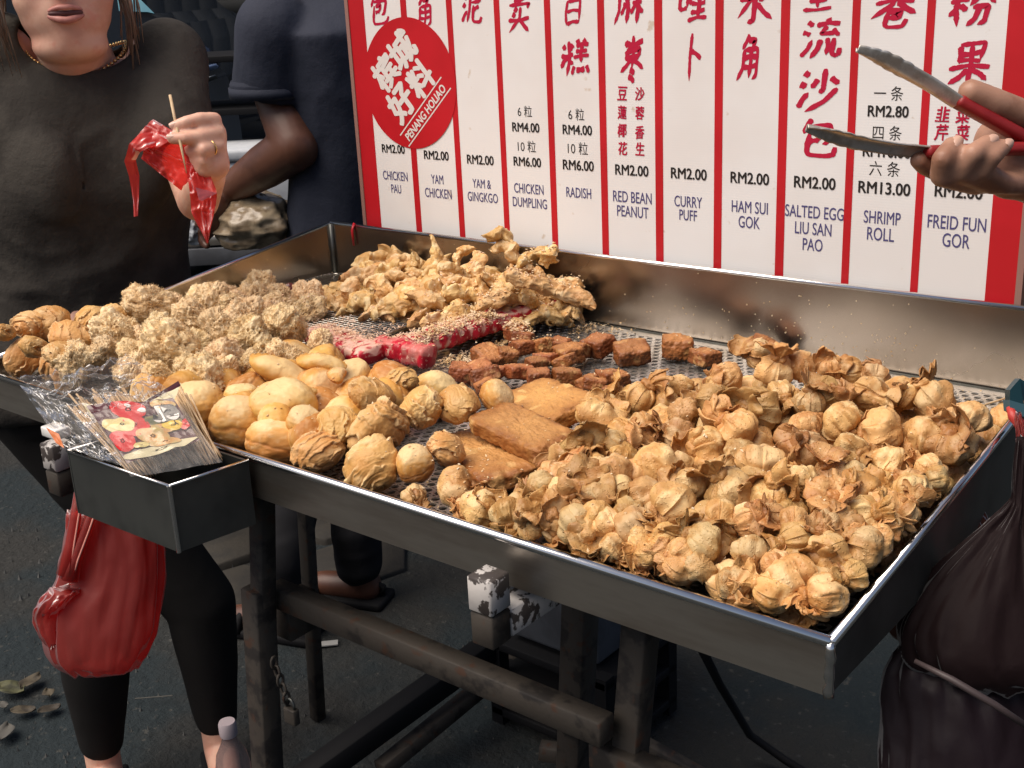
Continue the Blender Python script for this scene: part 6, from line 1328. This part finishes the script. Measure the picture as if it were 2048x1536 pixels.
ps = [loft([(vc-HOR*.44, .17, .13), (vc-HOR*.56, .17, .13)], fwd=vf)]
for s in (-1, 1):
    hj = vc-HOR*.52+vs*.09*s; an = np.array([vc[0]+vs[0]*.1*s, vc[1]+vs[1]*.1*s, .12]); ps += chain([hj, hj*.5+an*.5, an], [.095, .07, .055])
co, nr, F = union(ps, .012, 6, .6); part('trousers', folds(co, nr, 29), F, M_trouser, vn_)
# bracelet
c = dp(2052, 350, G+.02); MB().tube([vw+(CR*.0+CD*math.cos(TAU*i/20)+CF*math.sin(TAU*i/20))*.031 for i in range(21)], .0016, 6, cap=False).build('bracelet', M_blk, vn_, smooth=True)

# ---- tongs
tg = thing('tongs', 'steel scalloped serving tongs with red handles, held open before the price board', 'tongs', tuple(dp(2000, 290, G)))
def tong(pts, wfn, sgn, split, handle_pts):
    P = np.array([dp(u, v, G+d) for u, v, d in pts]); n = 110
    def rs(A, n): t = np.linspace(0, len(A)-1, n); i = np.minimum(t.astype(int), len(A)-2); f = (t-i)[:, None]; return A[i]*(1-f)+A[i+1]*f
    C = rs(P, n); 
    for _ in range(30): C[1:-1] = (C[:-2]+C[2:])/2*.5+C[1:-1]*.5
    T_ = np.gradient(C, axis=0); T_ /= np.linalg.norm(T_, axis=1, keepdims=True)
    N = np.array([np.cross(t, CF) for t in T_]); N /= np.linalg.norm(N, axis=1, keepdims=True); N *= sgn      # across, in the picture
    Bv = np.cross(N, T_); wv = np.array([wfn(i/(n-1)) for i in range(n)]); sc = np.array([1+.14*abs(math.sin(i/(n-1)*math.pi*9.5)) if i/(n-1) < .52 else 1.0 for i in range(n)])
    m = 13; V = []
    for i in range(n):
        for k in range(m):
            a = (k/(m-1)-.5)*2; ww = wv[i]*(sc[i] if abs(a) > .8 else 1)
            V.append(C[i]+N[i]*(.0028*(1-a*a)*1.4)+(Bv[i]*.80+N[i]*-.38)*a*ww)
    o = part('arm', V, gridF(m, n), M_tongs, tg); md = o.modifiers.new('s', 'SOLIDIFY'); md.thickness = .0010; md.offset = 0
    hp__ = [dp(u, v, G+d) for u, v, d in handle_pts]; k = len(hp__)
    mb = MB(); e_ = hp__[-1]-hp__[0]; mb.bar(hp__[0], hp__[-1], .0150, .0090, up=tuple(N[-1])); mb.build('handle', M_handle, tg, bevel=.0034, seg=3)
tong([(1716, 93, -.02), (1760, 112, -.015), (1812, 140, -.01), (1862, 168, -.005), (1915, 203, 0)], lambda t: .0022+.0066*math.sin(min(1, t*2.4)*math.pi/2)-.0012*t, -1, .5, [(1911, 200, 0), (1960, 226, .004), (2010, 254, .008), (2062, 284, .012)])
tong([(1613, 260, -.02), (1660, 272, -.015), (1720, 288, -.01), (1790, 300, -.004), (1856, 306, .002)], lambda t: .0022+.0062*math.sin(min(1, t*2.4)*math.pi/2)-.0008*t, 1, .5, [(1848, 305, .002), (1900, 308, .004), (1980, 306, .008), (2062, 296, .012)])
MB().tube([dp(2066, 276, G+.012), dp(2078, 290, G+.013), dp(2066, 304, G+.012)], .006, 8).build('hinge', M_tongs, tg, smooth=True)

# ================================================================ bags
def bag(name, pts, m, seed, label, cat, pleat=.12, n=90, mm=60, par=None, flat=.6, group=None, kink=1.):
    """hanging bag: rings along (u, v, depth, half width in px)"""
    C = []; Wd = []
    for u, v, d, w in pts: C.append(dp(u, v, d)); Wd.append(w*d/FPX)
    C = np.array(C); Wd = np.array(Wd); t = np.linspace(0, len(C)-1, mm); i = np.minimum(t.astype(int), len(C)-2); f = t-i
    Cc = C[i]*(1-f[:, None])+C[i+1]*f[:, None]; Ww = Wd[i]*(1-f)+Wd[i+1]*f
    for _ in range(14): Ww[1:-1] = (Ww[:-2]+2*Ww[1:-1]+Ww[2:])/4; Cc[1:-1] = (Cc[:-2]+2*Cc[1:-1]+Cc[2:])/4
    th = np.linspace(0, TAU, n, endpoint=False)
    fx = np.array([CR[0], CR[1], 0]); fx /= np.linalg.norm(fx); fy = np.array([-fx[1], fx[0], 0]); V = []
    for j in range(mm):
        s = j/(mm-1); q = np.stack([np.cos(th)*1.7, np.sin(th)*1.7, np.full(n, s*2+seed)], 1); k = 1+pleat*ridge(q*np.array([2.4, 2.4, .7]), seed, 2)*(1-.4*s)+.08*fbm(q, seed+3, 3)
        V.append(Cc[j]+np.cos(th)[:, None]*fx*Ww[j]*k[:, None]+np.sin(th)[:, None]*fy*Ww[j]*flat*k[:, None]+(HOR*.004*kink)*fbm(q*3, seed+5, 2)[:, None])
    V = np.vstack(V); F = [tuple(r) for r in gridF(n, mm, True)]+[tuple(range(n-1, -1, -1)), tuple((mm-1)*n+k for k in range(n))]
    o = part(name, V, F, m, par); return tag(o, label, cat, group)
rb = thing('red_carrier_bag', 'red plastic carrier bag hanging half full behind the skewer box', 'plastic bag', tuple(dp(200, 1200, 1.52)))
B0 = 1.50
bag('bag_body', [(215, 1020, B0, 75), (228, 1070, B0, 96), (222, 1140, B0, 104), (205, 1200, B0, 116), (200, 1262, B0, 112), (196, 1310, B0, 98), (205, 1338, B0, 70)], M_redbag, 5, None, None, .10, par=rb, flat=.45)
bag('folded_corner', [(128, 1178, B0-.03, 30), (100, 1210, B0-.03, 30), (88, 1228, B0-.02, 26), (95, 1262, B0-.02, 22), (105, 1290, B0-.02, 10)], M_redbag, 8, None, None, .15, n=50, mm=30, par=rb)
for a_, sd in (([(158, 985), (150, 1040), (142, 1090), (132, 1150)], 1), ([(196, 990), (172, 1060), (150, 1118), (138, 1160)], 2)):
    pts = [dp(u, v, B0-.035) for u, v in a_]; MB().tube(pts, [.006, .007, .008, .012], 6).build('handle', M_redbag, rb, smooth=True)
    MB().tube([p-CF*.006+CR*.006 for p in pts], [.0012, .0013, .0013, .0016], 5).build('handle_seam', mat('pale_plastic_seam', (.60, .25, .20), rough=.25), rb, smooth=True)
# bags hanging beyond the right wall
RB = 1.06
bag('knotted_bag', [(2046, 880, RB, 12), (2044, 960, RB, 20), (2040, 1010, RB, 14), (2020, 1060, RB, 50), (1985, 1150, RB, 120), (1965, 1250, RB, 170), (1985, 1320, RB, 165), (2010, 1350, RB, 120)], M_dimmilky, 4, 'knotted greyish see through bag hanging beyond the tray\'s right wall', 'plastic bag', .14)
bag('brown_bag', [(1910, 1000, RB+.12, 40), (1905, 1080, RB+.12, 80), (1880, 1180, RB+.12, 110), (1870, 1260, RB+.12, 95), (1875, 1300, RB+.12, 50)], M_brownbag, 6, 'orange brown plastic bag wedged behind the knotted bag', 'plastic bag', .14)
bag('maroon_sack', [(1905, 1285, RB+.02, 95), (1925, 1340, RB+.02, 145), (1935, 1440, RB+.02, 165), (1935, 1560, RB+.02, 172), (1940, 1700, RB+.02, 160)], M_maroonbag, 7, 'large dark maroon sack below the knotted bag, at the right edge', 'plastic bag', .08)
MB_ = MB().tube([dp(1830, 1322, RB-.10), dp(1905, 1360, RB-.12), dp(1990, 1410, RB-.13), dp(2080, 1470, RB-.12)], [.002, .003, .003, .0025], 8); tag(MB_.build('grey_strap', mat('grey_strap', (.05, .036, .036), rough=.5), None, smooth=True), 'grey strap slanting across the dark maroon sack', 'strap')
bag('red_hanging_bag', [(2036, 830, 1.16, 6), (2044, 880, 1.15, 10), (2052, 960, 1.14, 22), (2060, 1100, 1.13, 34), (2060, 1250, 1.12, 36)], M_redbag, 9, 'narrow red bag hanging from the teal clip over the right rim', 'plastic bag', .2)
cl = thing('teal_clip', 'dark teal plastic clip on the tray\'s right rim by the photo\'s edge', 'clip', tuple(dp(2036, 800, 1.18)))
M_teal = mat('teal_plastic', (.008, .040, .050), rough=.3, coat=.2); M_teal2 = mat('light_teal_plastic', (.05, .12, .15), rough=.35)
D1 = 1.17
def prism(name, pts, d, th_, m, par): 
    a = [dp(u, v, d) for u, v in pts]; b = [p+CF*th_ for p in a]; k = len(a); part(name, a+b, [tuple(range(k-1, -1, -1)), tuple(range(k, 2*k))]+[(i, (i+1) % k, k+(i+1) % k, k+i) for i in range(k)], m, par, smooth=False)
prism('jaw', [(2020, 780), (2040, 757), (2046, 800), (2048, 812), (2020, 802)], D1, .012, M_teal, cl); prism('lever', [(2019, 800), (2060, 812), (2062, 838), (2036, 830), (2021, 822)], D1-.004, .016, M_teal2, cl); prism('back_jaw', [(2040, 757), (2062, 770), (2062, 815), (2046, 800)], D1+.006, .012, M_teal, cl)
tag(MB().tube([dp(2018, 814, D1), dp(2026, 832, D1-.004), dp(2038, 846, D1-.006), dp(2042, 862, D1-.004)], [.003, .0055, .006, .004], 8).build('red_strap', mat('red_band', (.50, .05, .04), rough=.4), None, smooth=True), 'short red band under the teal clip', 'band')
a, b = Vector(at(1963, 812, 2, ZM+.035)), Vector(at(2030, 790, 2, ZM+.060)); tag(MB().bar(a, b, .007, .002).build('flat_stick', M_wood, None, bevel=.0008), 'flat pale bamboo stick lying on the plate by the teal clip', 'stick')
# clear bottle by her foot
bt_ = at(455, 1452, 2, .235); bo = thing('water_bottle', 'empty clear plastic bottle with a pale pink cap on the ground by the cart leg', 'bottle', (bt_[0], bt_[1], 0))
MB().lathe([(.028, 0), (.032, .006), (.032, .06), (.030, .07), (.032, .08), (.032, .15), (.028, .175), (.016, .20), (.0125, .212), (.0125, .222)], (bt_[0], bt_[1], 0), 28).build('bottle_body', M_bottle, bo, smooth=True)
MB().lathe([(.0155, .216), (.0165, .220), (.0165, .240), (.0145, .245)], (bt_[0], bt_[1], 0), 24).build('cap', M_cap, bo, smooth='auto')
# dry leaves and litter on the road
def leaf(u, v, s, rot, m, label, curl=.3):
    c = at(u, v, 2, .004); V = []; n_ = 9
    for i in range(n_):
        t = i/(n_-1); w = math.sin(math.pi*t)**.8*.36
        for k in (-1, -.5, 0, .5, 1): V.append((( t-.5)*s, k*w*s, .004+curl*s*(abs(k)**1.5*.35+.18*math.sin(t*6+k)+(t-.5)**2*.5)+.002))
    V = np.array(V); cr, sr = math.cos(rot), math.sin(rot); V = np.stack([V[:, 0]*cr-V[:, 1]*sr+c[0], V[:, 0]*sr+V[:, 1]*cr+c[1], V[:, 2]+c[2]], 1)
    o = part('dry_leaf', V, gridF(5, n_), m, None); md = o.modifiers.new('s', 'SOLIDIFY'); md.thickness = .0006; tag(o, label, 'leaf', 'dry leaves on the road')
M_lf1 = mat('dry_leaf_tan', (.075, .06, .038), rough=.7, col2=(.035, .027, .018), nscale=30); M_lf2 = mat('dry_leaf_olive', (.085, .085, .04), rough=.7, col2=(.035, .035, .018), nscale=30); M_lf3 = mat('pale_leaf', (.085, .08, .07), rough=.8)
for a_ in [(25, 1385, .075, .3, M_lf2, 'yellow green dry leaf at the left edge of the road'), (62, 1370, .065, 1.9, M_lf1, 'curled brown leaf right of the yellow green one'), (48, 1428, .055, .8, M_lf1, 'tan curled leaf in the lower left corner'), (10, 1472, .065, 2.4, M_lf3, 'pale round leaf cut by the lower left edge'), (8, 1416, .03, 0, M_lf3, 'small whitish leaf fragment by the left edge'), (100, 1425, .05, 1.2, M_lf1, 'dark curled leaf beside her shin'), (98, 1392, .04, 2.8, M_lf1, 'small brown leaf above the dark curled one')]: leaf(*a_)
rg = random.Random(15); V = []; F = []
for _ in range(420):
    u, v = rg.uniform(-150, 1150), rg.uniform(1050, 1650); c = at(u, v, 2, 0.0); s = rg.choice([.002, .003, .004, .006]); b_ = len(V); a = rg.uniform(0, 6)
    for k in range(5): V.append((c[0]+s*math.cos(a+k*1.256)*rg.uniform(.6, 1.3), c[1]+s*math.sin(a+k*1.256)*rg.uniform(.6, 1.3), -.012))
    V.append((c[0], c[1], s*.7+.001)); F += [(b_+k, b_+(k+1) % 5, b_+5) for k in range(5)]
tag(part('grit', V, F, mat('pale_grit', (.09, .09, .085), rough=.8), None, smooth=False), 'small stones and grit scattered on the road', 'grit', kind='stuff')
for (u0, v0, u1, v1, lb) in ((270, 1397, 345, 1391, 'thin straw on the road between her legs'), (312, 1245, 336, 1215, 'short pale splinter right of the red bag')):
    tag(MB().tube([at(u0, v0, 2, .012), at(u1, v1, 2, .016)], .0013, 5).build('straw', M_lf3, None), lb, 'straw')
p = at(655, 1287, 2, .006); tag(MB().box(p, (.05, .022, .003), Matrix.Rotation(.8, 3, 'Z')).build('paper_scrap', mat('grey_paper', (.30, .30, .29), rough=.8), None), 'small white paper scrap on the road under the tray', 'paper')

# ================================================================ background between the two people
ct = thing('steel_counter', 'stainless steel counter with a pale edge behind the woman\'s hand', 'counter', (-1.2, 1.5, 0))
xr_ = Vector((.64, .56, 0)).normalized() ; pc = Vector((-1.22, 1.62, 0)); yv = Vector((-xr_.y, xr_.x, 0)); Rc = Matrix((xr_, yv, Vector((0, 0, 1)))).transposed()
MB().box(pc+Vector((0, 0, .84)), (1.3, .60, .03), Rc).build('top', M_steel, ct, bevel=.004); MB().box(pc-yv*.303+Vector((0, 0, .795)), (1.3, .012, .05), Rc).build('front_edge', M_foamdim, ct, bevel=.003)
for sx_ in (-.6, .6):
    for sy_ in (-.26, .26): MB().box(pc+xr_*sx_+yv*sy_+Vector((0, 0, .41)), (.04, .04, .82), Rc).build('leg', M_iron, ct)
MB().box(pc+Vector((0, 0, .35)), (1.24, .54, .02), Rc).build('shelf', M_black, ct)
M_foam = mat('white_foam', (.50, .52, .54), rough=.8, col2=(.44, .46, .49), nscale=30, bump=.2, bscale=300, bdist=.0005)
f0 = at(505, 352, 1, 1.60); fb = thing('foam_box', 'white foam box with its lid on the counter behind the woman\'s hand', 'box', (f0[0], f0[1], .856))
MB().box((f0[0], f0[1], .856+.085), (.34, .24, .17), Rc).build('box_body', M_foam, fb, bevel=.012); MB().box((f0[0], f0[1], .856+.19), (.36, .26, .035), Rc).build('lid', M_foam, fb, bevel=.010)
def lump(name, u, v, d, rad_, m, sd, label, cat, sq=(1, .8, .6)):
    D, F = sphere_grid(90, 60); k = 1+.18*ridge(D*2.2, sd, 3)+.12*fbm(D*1.4, sd+1, 3); P = D*k[:, None]*np.array(sq)*rad_+dp(u, v, d); return tag(part(name, P, F, m, None), label, cat)
lump('food_bag', 508, 440, 3.02, .135, mat('beige_food_bag', (.34, .27, .18), rough=.3, col2=(.18, .13, .08), nscale=14, coat=.3, bump=.4, bscale=30, bdist=.004), 5, 'tied plastic bag of beige food on the counter beside the man\'s hand', 'food bag', (1, .7, .50))
lump('white_tray', 385, 452, 3.05, .05, M_foam, 9, 'white wrapped block at the counter edge left of the man\'s fist', 'package', (1, .8, .9))
# black shelf unit with pans
su = thing('stall_shelf', 'black shelf unit with a few shiny pans behind the counter', 'shelf', tuple(dp(505, 250, 3.9)))
c_ = Vector(dp(500, 250, 3.9)); 
for dz in (-.10, .06, .22): MB().box((c_.x, c_.y, c_.z+dz), (1.1, .35, .02), Rc).build('shelf_board', M_black, su, bevel=.003)
for s in (-.5, .5): MB().box(Vector((c_.x, c_.y, (c_.z+.25)/2))+xr_*s, (.03, .33, c_.z+.25), Rc).build('upright', M_black, su)
for k, (u, v, r) in enumerate([(470, 262, .08), (510, 246, .07), (540, 270, .09)]):
    q = dp(u, v, 3.72); MB().lathe([(r*.8, 0), (r, .03), (r*1.04, .032), (r*.98, .030), (r*.78, .004)], (q[0], q[1], c_.z-.09), 28).build('pan', M_steel_dark, su, smooth=True)
MB().box(dp(487, 292, 3.75), (.26, .01, .012), Rc).build('chrome_strip', M_steel_rim, su)
# parked car
cp = dp(330, 60, 6.4); car = thing('parked_car', 'dark parked car with a pale blue reflection painted into its windscreen, behind the woman', 'car', (cp[0], cp[1], 0))
M_car = mat('dark_car_paint', (.012, .018, .028), rough=.25, coat=.6); M_glass = mat('reflection_tinted_glass', (.10, .26, .33), rough=.15, spec=.8, col2=(.16, .36, .42), nscale=3); M_lampg = mat('headlight_glass', (.012, .016, .030), rough=.12, coat=.8)  # windscreen's pale blue reflection is painted into the glass colour
ax_ = Vector(CR); ax_.z = 0; ax_.normalize(); ay_ = Vector((-ax_.y, ax_.x, 0)); O_ = Vector(dp(460, 170, 6.3)); O_.z = 0
pp_ = [Vector(dp(u, v, 6.3)) for u, v in ((478, 330), (476, 260), (468, 190), (455, 150), (430, 116), (398, 84), (352, 48), (312, 27), (280, -4), (245, -60), (160, -140), (-250, -170), (-700, -60), (-800, 60))]
prof = [(-4.0, .28), (.02, .28)]+[((p-O_).dot(ax_), p.z) for p in pp_]
def carprism(name, prof, w0, w1, m, bev=.03):
    V = [O_+ax_*x+ay_*w0+Vector((0, 0, z)) for x, z in prof]+[O_+ax_*x+ay_*w1+Vector((0, 0, z)) for x, z in prof]; k = len(prof)
    return MB().add(V, [tuple(range(k)), tuple(range(2*k-1, k-1, -1))]+[(i, k+i, k+(i+1) % k, (i+1) % k) for i in range(k)]).build(name, m, car)
carprism('body', prof, 0, 1.7, M_car, .05)
wq = [dp(232, -20, 6.16), dp(262, -20, 6.16), dp(309, 27, 6.16), (dp(296, 24, 6.16)), dp(238, 22, 6.16)]
part('windscreen', wq+[p+CF*.02 for p in wq], [(4, 3, 2, 1, 0), (5, 6, 7, 8, 9)]+[(i, (i+1) % 5, 5+(i+1) % 5, 5+i) for i in range(5)], M_glass, car, smooth=False)
def lensblob(name, pts, d, m, th_=.03):
    a = [dp(u, v, d) for u, v in pts]; c = sum(a)/len(a)-CF*th_; k = len(a); b = [p+CF*.05 for p in a]; part(name, a+b+[c], [(i, (i+1) % k, 2*k) for i in range(k)]+[(i, k+i, k+(i+1) % k, (i+1) % k) for i in range(k)], m, car, smooth=True)
lensblob('headlight', [(342, 66), (362, 64), (392, 78), (418, 96), (432, 122), (430, 130), (400, 134), (380, 138), (366, 130)], 6.12, M_lampg)
lensblob('headlight_trim', [(368, 133), (383, 140), (432, 127), (431, 132), (384, 144), (370, 137)], 6.08, mat('blue_grey_chrome', (.20, .27, .42), rough=.2, metal=.4), .002)
lensblob('grille_bar', [(398, 160), (430, 149), (431, 152), (399, 163)], 6.08, mat('dim_chrome', (.10, .11, .12), rough=.3, metal=.8), .002)
for x in (-.45, -3.2):
    c = O_+ax_*x+ay_*-.02+Vector((0, 0, .33)); th = [TAU*i/32 for i in range(32)]
    pts = [c+ax_*.25*math.cos(t)+Vector((0, 0, .25*math.sin(t))) for t in th]; MB().tube(pts+[pts[0]], .08, 10, cap=False).build('tyre', M_black, car, smooth=True)
    V = [c+ax_*.18*math.cos(t)+Vector((0, 0, .18*math.sin(t))) for t in th]+[c-ay_*.03]; MB().add(V, [(i, (i+1) % 32, 32) for i in range(32)]).build('rim', M_steel_dark, car)
